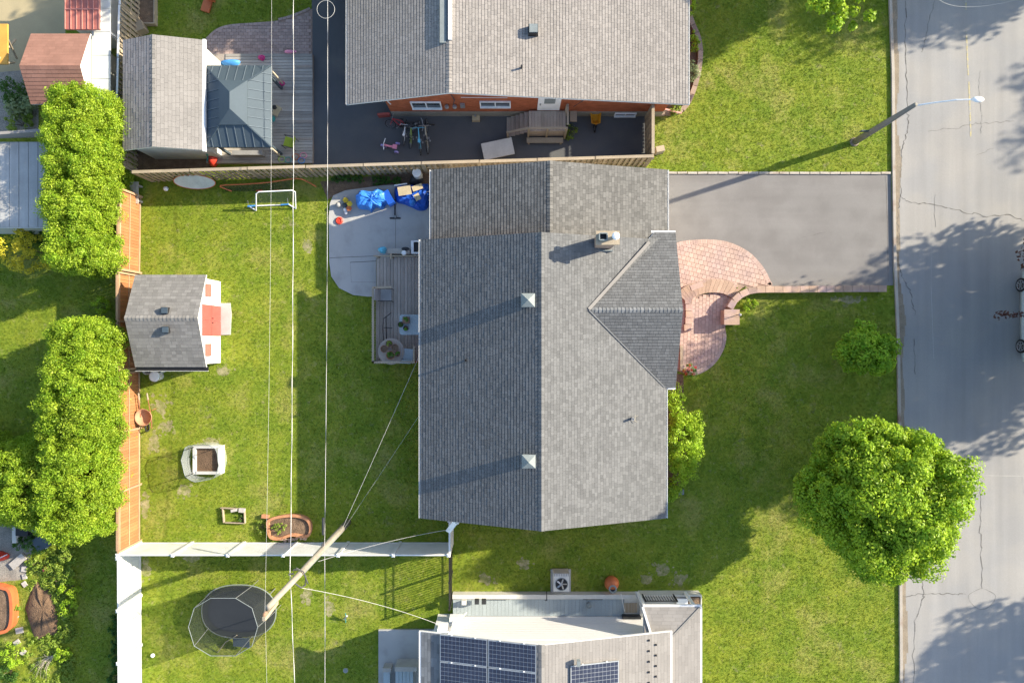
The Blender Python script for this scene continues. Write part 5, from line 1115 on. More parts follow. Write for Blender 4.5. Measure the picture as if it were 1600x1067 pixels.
def pot(label, px, py, z, r, h, mpot='potclay', plant=None, group=None, square=False):
    x, y = P2(px, py, z + h); t = thing('plant_pot', label, 'plant pot', (x, y, z), group); q = MB()
    if square: q.box(x - r, x + r, y - r, y + r, z, z + h)
    else: q.lathe((x, y, z), [(r * .7, 0), (r, h), (r * .88, h), (r * .85, h - .05), (.01, h - .05)], 14)
    part('pot', q, M[mpot], t)
    if not square: q = MB(); q.lathe((x, y, z + h - .048), [(r * .84, 0), (r * .5, .012)], 12); part('soil', q, M['mulch'], t)
    if plant: meshpart('foliage', cloud(ell_clumps((x, y, z + h + .04), (r * .75, r * .75, .06), 8, .1), r * .3, 22, .05, M[plant], .6), t)
pot('square green herb pot on the pale patio table', 634, 500, 1.25, .15, .14, 'herbpot' if 'herbpot' in M else 'potclay', 'herb', square=True)
pot('round black pot on the corner of the pale patio table', 626, 507, 1.25, .13, .16, 'darkplastic', 'darkleaf'); pot('round black pot with green shoots on the edge of the pale patio table', 634, 513, 1.25, .12, .16, 'darkplastic', 'herb')
t = thing('round_table', 'round grey patio table crowded with clay pots in the deck corner', 'table', (*P2(610, 549), zz)); cx1, cy1 = P2(611, 549, 1.0)
q = MB(); q.lathe((cx1, cy1, .98), [(.60, 0), (.60, .025)], 28); part('table_top', q, M['wood'], t)
for a in (45, 135, 225, 315): q = MB(); q.tube([(cx1 + .15 * cos(radians(a)), cy1 + .15 * sin(radians(a)), .975), (cx1 + .45 * cos(radians(a)), cy1 + .45 * sin(radians(a)), zz)], .02, 6); part('leg', q, M['steel'], t)
for px, py, r, lb in ((600, 545, .17, 'brown clay pot on the round deck table, nearest the railing'), (608, 537, .16, 'brown clay pot on the round deck table, nearest the patio'), (617, 543, .17, 'brown clay pot on the round deck table, nearest the pale table'), (610, 555, .20, 'wide orange-rimmed clay bowl of green plants on the round deck table'), (621, 553, .13, 'small green leafy pot on the round deck table beside the wide bowl')): pot(lb, px, py, 1.005, r, .2, 'terra' if r == .20 else 'potclay', 'herb' if r in (.2, .13) else 'weed' if r == .16 else None, 'clay pots on the round deck table')
# stuff north of the deck rail
x, y = P2(598, 391, .9); lump('blue_bag', 'bright blue bag at the west end of the deck planter', 'bag', 598, 391, .55, (.20, .17), .35, M['bikeblue'])
q = MB(); a = P2(606, 396, .85); b = P2(640, 388, .85); q.box(a[0], b[0], a[1], b[1], .06, .85); single('storage_bench', q, M['woodg'], 'grey wooden storage bench along the north rail of the back deck', 'bench')
x, y = P2(631, 395, .95); q = MB(); q.lathe((x, y, .852), [(.10, 0), (.12, .05), (.10, .12)], 14); single('basin', q, M['white'], 'white round basin on the grey storage bench', 'basin')
q = MB(); q.lathe((*P2(633, 388.5, .95), .852), [(.13, 0), (.14, .04), (.03, .06)], 12, sx=1.3, sy=.6); single('dark_lid', q, M['darkplastic'], 'dark oval lid on the grey storage bench behind the white basin', 'lid')
t = thing('cooler', 'white open-topped cooler with black contents under the bungalow eave', 'cooler', (*P2(651, 386), .06)); a = P2(642, 396, .8); b = P2(662, 376, .8)
for v in ((a[0], b[0], a[1], a[1] + .06), (a[0], b[0], b[1] - .06, b[1]), (a[0], a[0] + .12, a[1] + .06, b[1] - .06), (b[0] - .05, b[0], a[1] + .06, b[1] - .06)): q = MB(); q.box(*v, .06, .8); part('side', q, M['white'], t)
q = MB(); q.box(a[0] + .12, b[0] - .05, a[1] + .06, b[1] - .06, .06, .70); part('contents', q, M['darkplastic'], t)

# patio clutter
def tarp(name, label, outline, h, m, ridge, seed, z0=.062, gp=None):
    rd = random.Random(seed); c = Vector((sum(p[0] for p in outline) / len(outline), sum(p[1] for p in outline) / len(outline))); n = len(outline) * 3
    out = catmull(outline, 3); q = MB(); vs = []; R = 7
    for j in range(R + 1):
        f = 1 - j / R
        for i, p in enumerate(out):
            x = c.x + (p[0] - c.x) * f; y = c.y + (p[1] - c.y) * f
            th_ = 2 * pi * i / n; hh = h * min(1, (1 - f ** 5) * 1.15) * (.86 + .04 * sin(3 * th_ + ridge) + .035 * sin(7 * th_)) + (rd.uniform(-.028, .028) if 0 < j < R else 0)
            if j == 0: hh = rd.uniform(0, .03)
            if j == 1: hh = h * (.62 + .14 * sin(9 * th_ + seed))
            vs.append((x, y, z0 + hh))
    vs = vs[:(R) * n] + [(c.x, c.y, z0 + h * .92)]
    fs = []
    for j in range(R - 1): fs += [(j * n + i, j * n + (i + 1) % n, (j + 1) * n + (i + 1) % n, (j + 1) * n + i) for i in range(n)]
    fs += [((R - 1) * n + i, (R - 1) * n + (i + 1) % n, len(vs) - 1) for i in range(n)]
    b = MB()
    for f in fs: b.add([vs[i] for i in f], [tuple(range(len(f)))])
    return single(name, b, m, label, 'tarp', gp)
tarp('blue_tarp', 'bright blue tarp draped over furniture at the west end of the patio', [P2(a, b, .6) for a, b in [(553, 302), (560, 296), (580, 295), (596, 293), (604, 300), (609, 312), (600, 317), (595, 324), (584, 321), (577, 329), (573, 325), (557, 323), (552, 312)]], .75, M['tarp'], 1.9, 3)
q = MB(); q.obox((*P2(607, 309, .5), .35), (.16, .32, .28), .5); single('covered_box', q, M['tarpdark'], 'dark blue covered box at the east end of the bright tarp', 'box')
tarp('blue_tarp', 'deep blue crumpled tarp heaped over boxes near the garage', [P2(a, b, .5) for a, b in [(614, 293), (622, 287), (640, 286), (655, 287), (667, 284), (670, 300), (667, 322), (655, 327), (642, 322), (630, 317), (616, 312)]], .45, M['tarpdark'], 2.3, 9)
for px, py, a_, b_, r, lb in ((632, 298, .30, .20, .15, 'tan cardboard lying on the deep blue tarp, farther from the garage'), (652, 293, .24, .12, .35, 'tan cardboard lying on the deep blue tarp, nearer the garage'), (652, 308, .13, .15, .5, 'crumpled cardboard flap at the lower side of the deep blue tarp')):
    q = MB(); q.obox((*P2(px, py, .66), .66), (a_, b_, .02), r, M=Matrix.Rotation(r, 3, 'Z') @ Matrix.Rotation(.25, 3, 'X')); single('cardboard', q, M['card'], lb, 'cardboard', 'cardboard on the tarps')
lump('bright_tarp_fold', 'light blue fold of tarp with white print beside the garage', 'tarp', 645, 317, .3, (.18, .15), .45, M['tarp'])
lump('black_sheet', 'black plastic sheet heap below the white round lid', 'sheet', 650, 282, .08, (.34, .22), .35, M['darkplastic'])
x, y = P2(651, 270, .8); t = thing('water_drum', 'drum with a round white lid at the fence behind the tarps', 'drum', (x, y, 0)); q = MB(); q.lathe((x, y, 0), [(.19, 0), (.21, .4), (.19, .8)], 18); part('drum', q, M['sidingdull'], t); q = MB(); q.lathe((x, y, .802), [(.20, 0), (.20, .03), (.15, .035), (.14, .02), (.04, .02), (.03, .05)], 18); part('lid', q, M['white'], t)
q = MB(); q.bar(P(616, 290, .5), P(636, 287, .5), .05, .05); single('white_pole', q, M['white'], 'short white pole lying at the top of the deep blue tarp', 'pole')
bike('bicycle', 'dark bicycle tucked under the garage eave beside the tarps', P2(674, 325, .5)[0], P2(674, 314, .5)[1], radians(92), M['darkplastic'], .95, .1, z=.062, group='bicycles under the garage eave')
bike('bicycle', 'dark red bicycle mostly hidden under the garage eave', P2(680, 325, .5)[0], P2(680, 306, .5)[1], radians(88), M['bikered'], .85, .1, z=.062, group='bicycles under the garage eave')
t = thing('umbrella_stand', 'dark toppled umbrella stand with a cross foot on the patio joint', 'umbrella stand', (*P2(617, 332), 0)); q = MB(); q.tube([P(617, 312, .25), P(617, 338, .12)], .03, 8); part('pole', q, M['blackmetal'], t); q = MB(); q.bar(P(609, 341, .09), P(626, 341, .09), .06, .04); part('foot', q, M['blackmetal'], t); q = MB(); q.lathe((*P2(617, 338, .2), .1), [(.07, 0), (.07, .06), (.02, .1)], 10); part('hub', q, M['galv'], t)
for px, py, r, m, lb in ((540, 313, .14, 'yel', 'yellow toy flower on the patio edge'), (548, 320, .14, 'yel', 'yellow toy flower on top of the orange toy pot'), (547, 327, .14, 'orange', 'orange toy pot below the yellow toy flower'), (529, 321, .13, 'sling', 'pale green-grey ball at the curved patio edge'), (539, 322, .12, 'slate', 'dark grey and white ball on the patio'), (540, 328, .10, 'white', 'black and white ball between the grey ball and the red disc'), (541, 333, .08, 'white', 'smallest white ball on the patio'),):
    x, y = P2(px, py, .1); q = MB()
    if 'flower' in lb:
        for k in range(6): a = k * pi / 3; q.lathe((x + .085 * cos(a), y + .085 * sin(a), .30 if 'orange' in lb else .1), [(.05, 0), (.05, .04), (.01, .05)], 8)
        q.lathe((x, y, .11 if 'orange' not in lb else .31), [(.05, 0), (.04, .05), (.01, .06)], 8); single('toy_flower', q, M[m], lb, 'toy')
    else: q.lathe((x, y, .062), [(r * .2, 0), (r * .7, r * .3), (r, r), (r * .7, r * 1.7), (r * .15, r * 2)], 14); single('ball' if 'ball' in lb else 'toy_pot', q, M[m], lb, 'ball' if 'ball' in lb else 'toy', smooth=True)
x, y = P2(530, 345, .1); t = thing('red_disc', 'red sit-on disc toy on the patio', 'toy', (x, y, .06)); q = MB(); q.lathe((x, y, .062), [(.17, 0), (.18, .05), (.12, .09), (.10, .06), (.01, .07)], 18); part('disc', q, M['red'], t)
for i, (px, py, r) in enumerate(((528, 279, .30), (546, 277, .28), (560, 280, .22), (590, 283, .28), (604, 281, .22), (620, 282, .22))):
    bush('border_plant', ['bushy border plant nearest the power line by the fence', 'second leafy border plant along the fence above the patio', 'low border plant above the bright tarp corner', 'leafy border plant right behind the bright blue tarp', 'border plant above the gap between the two tarps', 'border plant nearest the white pole'][i], 'plant', *P2(px, py, .2), (r, r * .8), .35, M['darkleaf'], 22, 40, .06, group='border plants along the fence')
pts = poly([(500, 284), (650, 268), (672, 268), (672, 288), (600, 291), (530, 302), (512, 312)]); q = MB(); q.sheet(pts, .003); struct('border_soil', q, M['mulch'])

# ------------------------------------------------------------------ power pole and wires
UX, UY = -7.68, -8.45; UH = 10.3
t = thing('utility_pole', 'tall wooden utility pole rising beside the white fence over the trampoline', 'utility pole', (UX, UY, 0))
q = MB(); q.tube([(UX, UY, 0), (UX - .02, UY, 3), (UX - .05, UY - .01, 7), (UX - .08, UY, UH)], [.150, .138, .112, .090], 16); part('pole', q, M['pole'], t, smooth=True)
q = MB(); q.bar((UX - .05, UY - .12, 9.55), (UX - .10, UY + .35 - .6, UH + .30), .12, .1); part('top_bracket', q, M['fencecap'], t)
q = MB(); q.lathe((UX - .12, UY - .15, UH + .05), [(.05, 0), (.08, .05), (.05, .10), (.07, .14), (.03, .2)], 10); part('insulator', q, M['potclay'], t)
q = MB()
for z, dy in ((7.5, .12), (7.25, -.15), (7.0, .1)): q.tube([(UX - .15, UY + dy, z), (UX - .30, UY + dy, z), (UX - .30, UY + dy, z + .08)], .03, 6)
for z in (4.2, 4.4): q.tube([(UX, UY + .15, z), (UX + .02, UY + .30, z)], .03, 6)
q.tube([(UX - .2, UY - .1, 7.6), (UX + .05, UY - .45, 7.3), (UX + .08, UY - .5, 6.9), (UX, UY - .25, 6.6)], .03, 6); q.tube([(UX - .1, UY + .3, 7.4), (UX + .1, UY + .1, 7.2), (UX + .2, UY - .4, 7.0)], .025, 6); part('brackets', q, M['wiredark'], t)
q = MB(); q.tube([(UX + .12, UY - .05, 1.5), (UX + .06, UY - .05, 7)], .015, 6); part('ground_conduit', q, M['galv'], t)
def wire(name, label, pts, r, m, cat='cable'):
    q = MB(); q.tube(pts, r, 5); return single(name, q, M[m], label, cat)
def span(p, q, sag, n=14): p = Vector(p); q = Vector(q); return [p.lerp(q, i / n) - Vector((0, 0, sag * 4 * (i / n) * (1 - i / n))) for i in range(n + 1)]
wire('power_line', 'thin topmost primary wire over the gazebo and the back lawn', span((UX - .0, 26, 10.6), (UX - .1, UY, UH + .2), .5) + span((UX - .1, UY, UH + .2), (UX, -26, 10.6), .3)[1:], .003, 'wire', 'power line')
def twist(name, label, x0, z0, x1, z1, zt, r, m, m2):
    base = span((x0, 26, z0), (UX - .28 if zt > 6 else UX + .05, UY + .1, zt), .35, 60) + span((UX - .28 if zt > 6 else UX + .05, UY + .1, zt), (x1, -26, z1), .25, 40)[1:]
    t = thing(name, label, 'power line', base[0]); q = MB(); q.tube(base, r, 5); part('cable', q, M[m], t)
    q = MB(); q.tube([p + Vector((r * 1.9 * cos(i * 1.1), 0, r * 1.9 * sin(i * 1.1))) for i, p in enumerate(base)], r * .8, 4); part('messenger', q, M[m2], t)
twist('service_cable', 'thick white twisted power cable running north to south over the back lawn', -7.95, 7.5, -7.6, 7.3, 7.5, .0075, 'wirewhite', 'wire')
twist('telecom_cable', 'grey telecom cable running beside the deck and over the dark driveway', -7.55, 4.3, -7.75, 4.3, 4.2, .008, 'wire', 'wiredark')
q = MB(); xx, yy = P2(505, 822, 4.2); q.tube([(xx, yy + .35, 4.2), (xx, yy - .35, 4.2)], .055, 8); single('splice_case', q, M['darkplastic'], 'black splice case hanging on the telecom cable just north of the pole', 'splice case')
q = MB(); xx, yy = P2(509, 15, 4.3); q.tube([(xx + .36 * cos(a), yy + .36 * sin(a), 4.3) for a in np.linspace(0, 2 * pi, 25)[:-1]], .007, 5, closed=True); single('cable_coil', q, M['wirewhite'], 'thin white cable loop hanging from the telecom cable at the top of the dark driveway', 'cable loop')
wire('drop_wire', 'thin wire from the pole foot to the bungalow eave by the deck', span((UX + .15, UY + .1, 1.9), (HX0 + .2, P2(0, 530, 2.8)[1], 2.75), .1), .006, 'wire', 'wire')
wire('drop_wire', 'faint second wire from the pole foot to the middle of the bungalow eave', span((UX + .18, UY + .1, 1.6), (HX0 + .2, P2(0, 632, 2.8)[1], 2.75), .1), .004, 'wire', 'wire')
wire('service_drop', 'white sagging service drop from the pole to the floodlight corner of the bungalow', span(P(497, 877, 4.0), P(703, 827, 2.6), .45), .008, 'wirewhite', 'wire')
wire('service_drop', 'white service drop from the pole to the meter mast of the solar-roofed house', span(P(470, 918, 6.9), P(690, 977, 3.0), .35), .008, 'wirewhite', 'wire')
wire('street_wire', 'thin wire crossing the street at the top of the picture', span(P(1465, -2, 6), P(1620, -8, 6), .8), .004, 'wirewhite', 'wire')

# ------------------------------------------------------------------ street lamp
t = thing('street_lamp', 'grey street lamp on the front lawn with a white head over the road', 'street lamp', (16.05, 9.34, 0)); LX, LY = 16.05, 9.34
q = MB(); q.tube([(LX, LY, 0), (LX - .02, LY + .02, 2.5), (LX - .06, LY + .04, 4.95)], [.15, .13, .085], 14); part('pole', q, M['lampconc'], t, smooth=True)
q = MB(); q.lathe((LX, LY, 0), [(.22, 0), (.20, .06), (.16, .08)], 14); part('base', q, M['gutterdirt'], t)
q = MB(); q.tube([(LX - .05, LY + .04, 4.8), (LX + .5, LY + .05, 5.1), (LX + 1.2, LY + .03, 5.5), (LX + 1.75, LY + .0, 5.62)], [.035, .032, .028, .026], 8); part('arm', q, M['whitemetal'], t)
q = MB(); q.lathe((0, 0, 0), [(.02, -.09), (.10, -.06), (.13, 0), (.10, .05), (.03, .08)], 12, sx=1.9, sy=.95); me = q.mesh('lamp_head', M['white'], smooth=True); o = bpy.data.objects.new('lamp_head', me); COL.objects.link(o); o.parent = t; o.location = Vector((LX + 1.95, LY, 5.63)) - t.location
q = MB(); q.obox((LX - .28, LY + .05, 1.5), (.20, .02, .10), 0); part('sign_plate', q, M['slate'], t)

# ------------------------------------------------------------------ south neighbour
sn = thing('solar_house', 'south neighbouring house with white siding and solar panels on its grey roof', 'house', (1.3, -16, 0))
X0, X1, XR_, Y1 = -3.86, 6.72, 1.2, -12.30; Y0 = -24; SE_, SR_ = 3.0, 4.3
q = MB(); q.xprof([(X0, SE_), (XR_, SR_), (X1, SE_), (X1, SE_ - .12), (XR_, SR_ - .12), (X0, SE_ - .12)], Y0, Y1); rf = part('roof', q, M['fascia'], sn)
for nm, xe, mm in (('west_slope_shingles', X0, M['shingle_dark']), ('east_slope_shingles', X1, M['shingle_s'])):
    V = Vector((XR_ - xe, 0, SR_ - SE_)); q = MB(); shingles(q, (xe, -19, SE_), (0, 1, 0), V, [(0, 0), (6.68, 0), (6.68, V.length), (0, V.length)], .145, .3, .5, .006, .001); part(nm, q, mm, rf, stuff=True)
q = MB(); caps(q, (XR_, -19, SR_), (XR_, Y1, SR_), (-1, 0, -.25), (1, 0, -.23), .3, .13); part('ridge_cap', q, M['shingle_shed'], rf)
q = MB(); q.xprof([(X0 + .4, 0), (X1 - .5, 0), (X1 - .5, 2.95), (XR_, 4.17), (X0 + .4, 2.92)], Y0 + .4, -12.75); part('wall', q, M['siding'], sn)
for k in range(14):
    q = MB(); z = .35 + k * .19
    xa, xb = X0 + .41, X1 - .51
    if z + .18 < 2.9: q.box(xa, xb, -12.752, -12.735, z, z + .175); part('clapboard', q, M['siding'], sn)
for xx in (X0 - .05, X1 + .05): q = MB(); q.box(xx - .045, xx + .045, Y0, Y1, SE_ - .12, SE_ - .01); part('gutter', q, M['fascia'], sn)
q = MB(); q.tube([(-2.65, -12.66, .3), (-2.68, -12.66, 2.9), (-2.68, -12.2, 3.3)], .035, 8); q.tube([(-2.1, -12.5, .5), (-2.35, -12.62, .9), (-2.45, -12.62, 2.6)], .025, 8); part('service_mast', q, M['white'], sn)
q = MB(); q.obox((-3.05, -12.62, 1.9), (.2, .11, .35), 0); part('meter_box', q, M['white'], sn); q = MB(); q.obox((-2.55, -12.6, .9), (.28, .12, .2), 0); part('meter_box', q, M['white'], sn)
for px, py in ((725, 941), (745, 940), (756, 940)): q = MB(); q.obox((*P2(px, py, .8), .75), (.10, .10, .1), 0); part('meter', q, M['darkplastic'] if px != 725 else M['sidingdull'], sn)
# side walkway
wk = thing('side_walkway', 'raised blue-grey plank walkway with a white curb along the solar-roofed house', 'walkway', (1, -12.2, 0)); zz = .32
xs0 = P2(706, 0, zz)[0] + .05; xs1 = P2(975, 0, zz)[0]; ya = P2(0, 934.5, zz)[1]; yb_ = -12.73; n = 46
grm = mat('blue_grey_composite', (.30, .345, .36), .6, rnd=.05, n1=(2, .05))
for k in range(n):
    x = xs0 + (xs1 - xs0) * k / n; q = MB(); q.box(x + .004, x + (xs1 - xs0) / n - .004, yb_, ya, zz - .03, zz); part('plank', q, grm, wk)
q = MB(); q.box(xs0 - .02, P2(1005, 0, zz)[0], ya, ya + .20, 0, zz + .10); part('curb', q, M['sidingdull'], wk)
q = MB(); q.box(xs0, xs1, yb_, ya, 0, zz - .035); part('frame', q, M['found'], wk)
for px, w_ in ((781, .45), (925, .45)): q = MB(); q.box(P2(px, 0)[0] - w_, P2(px, 0)[0] + w_, ya - .03, ya - .002, zz + .04, zz + .10); part('dark_slot', q, M['darkplastic'], wk)
q = MB(); x, y = P2(920, 945, .5); q.lathe((x, y, zz), [(.10, 0), (.10, .25), (.13, .27), (.02, .33)], 10); part('vent_pipe', q, M['galv'], wk)
q = MB(); x, y = P2(854, 934, .5); q.tube([(x, y + .3, .5), (x, y - .02, .75), (x - .05, y - .15, .4)], .02, 6); part('pipe_stub', q, M['blackmetal'], wk)
# lattice landing and front porch
t = thing('front_steps', 'small front landing with black railing, pale steps and a planter box at the porch roof', 'porch', (*P2(1040, 945), 0)); a = P2(1000, 958, .5); b = P2(1094, 930, .5)
q = MB(); q.box(a[0], b[0], -13.4, b[1], 0, .45); part('landing', q, M['concrete'], t)
q = MB(); q.box(a[0], b[0], b[1], b[1] + .05, 0, .62); q.box(b[0] - .0, b[0] + .05, b[1] - .5, b[1] + .05, 0, .62); part('curb', q, M['sidingdull'], t)
q = MB(); q.box(P2(1057, 0, .5)[0], P2(1074, 0, .5)[0], P2(0, 947, .5)[1], P2(0, 934, .5)[1], .452, .6); part('step', q, M['white'], t)
q = MB(); q.box(P2(1075, 0, .5)[0], P2(1092, 0, .5)[0], P2(0, 947, .5)[1], P2(0, 932, .5)[1], .452, .60); part('planter_soil', q, M['mulch'], t)
xr0 = P2(1007, 0, 1)[0]; xr1 = P2(1056, 0, 1)[0]; yr = P2(0, 938, 1.2)[1]
for z in (.55, 1.25): q = MB(); q.bar((xr0, yr, z), (xr1, yr, z), .035, .03); part('rail', q, M['blackmetal'], t)
for k in range(13): q = MB(); x = xr0 + (xr1 - xr0) * k / 12; wv = .03 if k in (0, 12) else .01; q.box(x - wv, x + wv, yr - wv, yr + wv, .45, 1.3 if wv > .02 else 1.25); part('baluster', q, M['blackmetal'], t)
t = thing('lattice_gate', 'white slatted gate panel leaning at the east end of the side walkway', 'gate', (*P2(985, 945), 0)); q = MB(); q.bar(P(993, 924, .5), P(1005, 958, 1.4), .07, .05); q.bar(P(970, 926, .5), P(976, 955, .9), .03, .04); part('frame', q, M['sidingdull'], t)
for k in range(9): q = MB(); x = P2(976 + k * 2.3, 0, .45)[0]; q.box(x, x + .045, P2(0, 957, .4)[1], P2(0, 942, .4)[1], .36, .40); part('slat', q, M['fencecap'], t)
q = MB(); q.box(P2(976, 0, .4)[0], P2(1005, 0, .4)[0], -13.0, ya, 0, .33); part('base', q, M['sidingdull'], t)
q = MB(); q.box(P2(975, 0, 1)[0], P2(1004, 0, 1)[0], -12.72, -12.62, .35, .70); part('dark_window', q, M['darkplastic'], sn)
# porch hip roof
pr_ = part('porch_roof', MB().box(5.66, 8.10, -24, -11.42, 2.50, 2.60), M['fascia'], sn)
hx = X1 - .02; hy = P2(0, 1000, 2.95)[1]; hz = 2.88
V = Vector((0, hy + 11.42, hz - 2.60)); q = MB(); shingles(q, (5.66, -11.42, 2.61), (1, 0, 0), V, [(0, 0), (2.44, 0), (hx - 5.66, V.length), (0, V.length)], .145, .3, .5, .006, .001)
V = Vector((hx - 8.10, 0, hz - 2.60)); shingles(q, (8.10, -19, 2.61), (0, 1, 0), V, [(0, 0), (7.58, 0), (hy + 19, V.length), (0, V.length)], .145, .3, .5, .006, .001); part('porch_shingles', q, M['shingle_s'], pr_, stuff=True)
q = MB(); q.bar((8.08, -11.44, 2.64), (hx, hy, hz + .03), .08, .03); part('hip_cap', q, M['shingle_shed'], pr_)
q = MB(); q.box(5.64, 8.16, -11.42 + .005, -11.33, 2.5, 2.60); q.box(8.102, 8.19, -24, -11.42, 2.5, 2.60); q.bar((5.62, -11.40, 2.64), (6.0, -12.7, 2.95), .09, .05); part('gutter', q, M['fascia'], sn)
for x, y in ((5.8, -11.6), (8.0, -11.6)): q = MB(); q.box(x - .06, x + .06, y - .06, y + .06, .45, 2.49); part('porch_post', q, M['white'], sn)
q = MB()
for k in range(5):
    for px, dy in ((1013.5, 0), (1025, 8)):
        y_ = 999 + k * 16.5 + dy; x, y = P2(px, y_, 3.2); z = SR_ - (x - XR_) * (SR_ - SE_) / (X1 - XR_); q = MB(); q.box(x - .04, x + .04, y - .04, y + .03, z, z + .06); part('snow_guard', q, M['blackmetal'], sn)
# solar panels
def solar(label, x0, x1, y0, y1, nx, ny, grp):
    def z(x): return (SR_ - abs(x - XR_) * (SR_ - SE_) / ((XR_ - X0) if x < XR_ else (X1 - XR_))) + .10
    q = MB(); q.add([(x0, y0, z(x0)), (x1, y0, z(x1)), (x1, y1, z(x1)), (x0, y1, z(x0)), (x0, y0, z(x0) - .04), (x1, y0, z(x1) - .04), (x1, y1, z(x1) - .04), (x0, y1, z(x0) - .04)], [(0, 1, 2, 3), (0, 4, 5, 1), (1, 5, 6, 2), (2, 6, 7, 3), (3, 7, 4, 0), (7, 6, 5, 4)]); t = part('solar_panel', q, M['alu'], sn, label)
    q = MB(); m_ = .03; g = .0065; cw = (x1 - x0 - 2 * m_) / nx; chh = (y1 - y0 - 2 * m_) / ny
    for i in range(nx):
        for j in range(ny):
            a, b = x0 + m_ + i * cw + g, x0 + m_ + (i + 1) * cw - g; c, d = y0 + m_ + j * chh + g, y0 + m_ + (j + 1) * chh - g
            q.add([(a, c, z(a) + .004), (b, c, z(b) + .004), (b, d, z(b) + .004), (a, d, z(a) + .004)], [(0, 1, 2, 3)])
    part('cells', q, M['cell'], t, stuff=True)
    q = MB()
    for f in (.25, .75): x = x0 + (x1 - x0) * f; q.box(x - .03, x + .03, y1 + .0, y1 + .035, z(x) - .03, z(x) + .02)
    part('clamp', q, M['white'], t)
    q = MB()
    for f in (.2, .8): x = x0 + (x1 - x0) * f; q.box(x - .02, x + .02, y0 + .1, y1 - .1, z(x) - .10, z(x) - .045)
    part('mount', q, M['alu'], t)
xw0 = P2(687, 0, 3.4)[0]; xm_ = P2(762, 0, 3.9)[0]; xw1 = P2(840, 0, 4.3)[0]; yy = P2(0, 997, 3.7)[1]
for r in range(4):
    yt_ = yy - r * 1.14
    if r < 3:
        solar(f'{["top row", "second row", "lowest row"][r]} solar panel on the west slope, nearer the eave', xw0, xm_ - .02, yt_ - 1.12, yt_, 12, 6, 'solar panels on the west slope'); solar(f'{["top row", "second row", "lowest row"][r]} solar panel on the west slope, nearer the ridge', xm_ + .02, xw1 - .06, yt_ - 1.12, yt_, 12, 6, 'solar panels on the west slope')
xa, xb = P2(892, 0, 4.2)[0], P2(968, 0, 3.8)[0]; ya_ = P2(0, 1040, 4.1)[1]; solar('single solar panel on the east slope beside the ridge', xa, xb, ya_ - 1.1, ya_, 12, 6, None)
solar('solar panel on the east slope, one row below the single panel', xa, xb, ya_ - 2.24, ya_ - 1.14, 12, 6, None)
q = MB(); q.box(P2(904, 0, 4.2)[0] - .07, P2(904, 0, 4.2)[0] + .07, ya_ + .05, ya_ + .28, 4.1, 4.3); part('junction_box', q, M['galv'], sn)
# patio and sw things
pp = poly([(592, 982), (700, 982), (700, 1120), (592, 1120)]); q = MB(); q.prism(pp, 0, .12); struct('south_patio', q, M['concrete']); ex(pp)
t = thing('patio_bench', 'broad grey patio bench with a dark back on the south patio', 'bench', (*P2(633, 1060), .12))
for k in range(5): q = MB(); x = P2(618, 0, .5)[0] + k * .165; q.box(x, x + .15, -16.6, P2(0, 1048, .5)[1], .48, .52); part('slat', q, M['glasstop'], t)
q = MB(); a = P2(617, 1048, .9); b = P2(651, 1041, .9); q.box(a[0], b[0], a[1], b[1], .12, .95); part('backrest', q, M['woodg'], t)
t = thing('patio_side_table', 'narrow grey side table beside the broad patio bench', 'table', (*P2(603, 1060), .12)); q = MB(); q.box(P2(599, 0, .5)[0], P2(609, 0, .5)[0], -16.6, P2(0, 1049, .5)[1], .12, .5); part('top', q, M['glasstop'], t); q = MB(); a = P2(598, 1049, .6); b = P2(611, 1043, .6); q.box(a[0], b[0], a[1], b[1], .12, .65); part('end_board', q, M['woodg'], t)
# AC unit
t = thing('air_conditioner', 'grey air conditioner with a round black fan on a concrete pad', 'air conditioner', (*P2(877, 908), 0)); a = P2(860.5, 925, .1); b = P2(892, 889.5, .1); q = MB(); q.box(a[0], b[0], a[1], b[1], 0, .09); part('pad', q, M['concrete'], t)
a = P2(865, 924, .8); b = P2(889.5, 896, .8); x0_, y0_, x1_, y1_ = a[0], a[1], b[0], b[1]; q = MB(); q.box(x0_, x1_, y0_, y1_, .091, .78); part('housing', q, M['sidingdull'], t)
cx1, cy1 = P2(877.5, 912.5, .8); q = MB(); q.lathe((cx1, cy1, .782), [(.29, 0), (.29, .03), (.27, .03), (.27, .004)], 24); part('fan_ring', q, M['galv'], t); q = MB(); q.lathe((cx1, cy1, .789), [(.265, 0), (.01, .001)], 24); part('fan_well', q, M['blackmetal'], t)
q = MB()
for k in range(5): a = 2 * pi * k / 5; q.obox((cx1 + .13 * cos(a), cy1 + .13 * sin(a), .80), (.11, .045, .004), a, M=Matrix.Rotation(a, 3, 'Z') @ Matrix.Rotation(.5, 3, 'X'))
q.lathe((cx1, cy1, .79), [(.05, 0), (.05, .03)], 10); part('fan', q, M['steel'], t)
q = MB()
for k in range(9): x = x0_ + .04 + (x1_ - x0_ - .08) * k / 8; q.box(x - .008, x + .008, y1_ - .12, y1_ - .01, .782, .79)
part('grille', q, M['blackmetal'], t)
# orange drum
t = thing('orange_tank', 'orange rounded drum with a grey ring mouth on the grass by the side walkway', 'drum', (*P2(956, 915), 0)); x, y = P2(956, 913, .3)
q = MB(); q.lathe((x, y + .05, 0), [(.20, 0), (.31, .12), (.34, .30), (.27, .48), (.17, .60)], 20); part('drum', q, M['orange'], t, smooth=True); q = MB(); q.lathe((x, y - .10, .56), [(.19, 0), (.19, .06), (.12, .07), (.11, .0)], 18); part('ring_mouth', q, M['galv'], t); q = MB(); q.lathe((x, y - .10, .58), [(.11, 0), (.01, .005)], 14); part('dark_hole', q, M['blackmetal'], t)

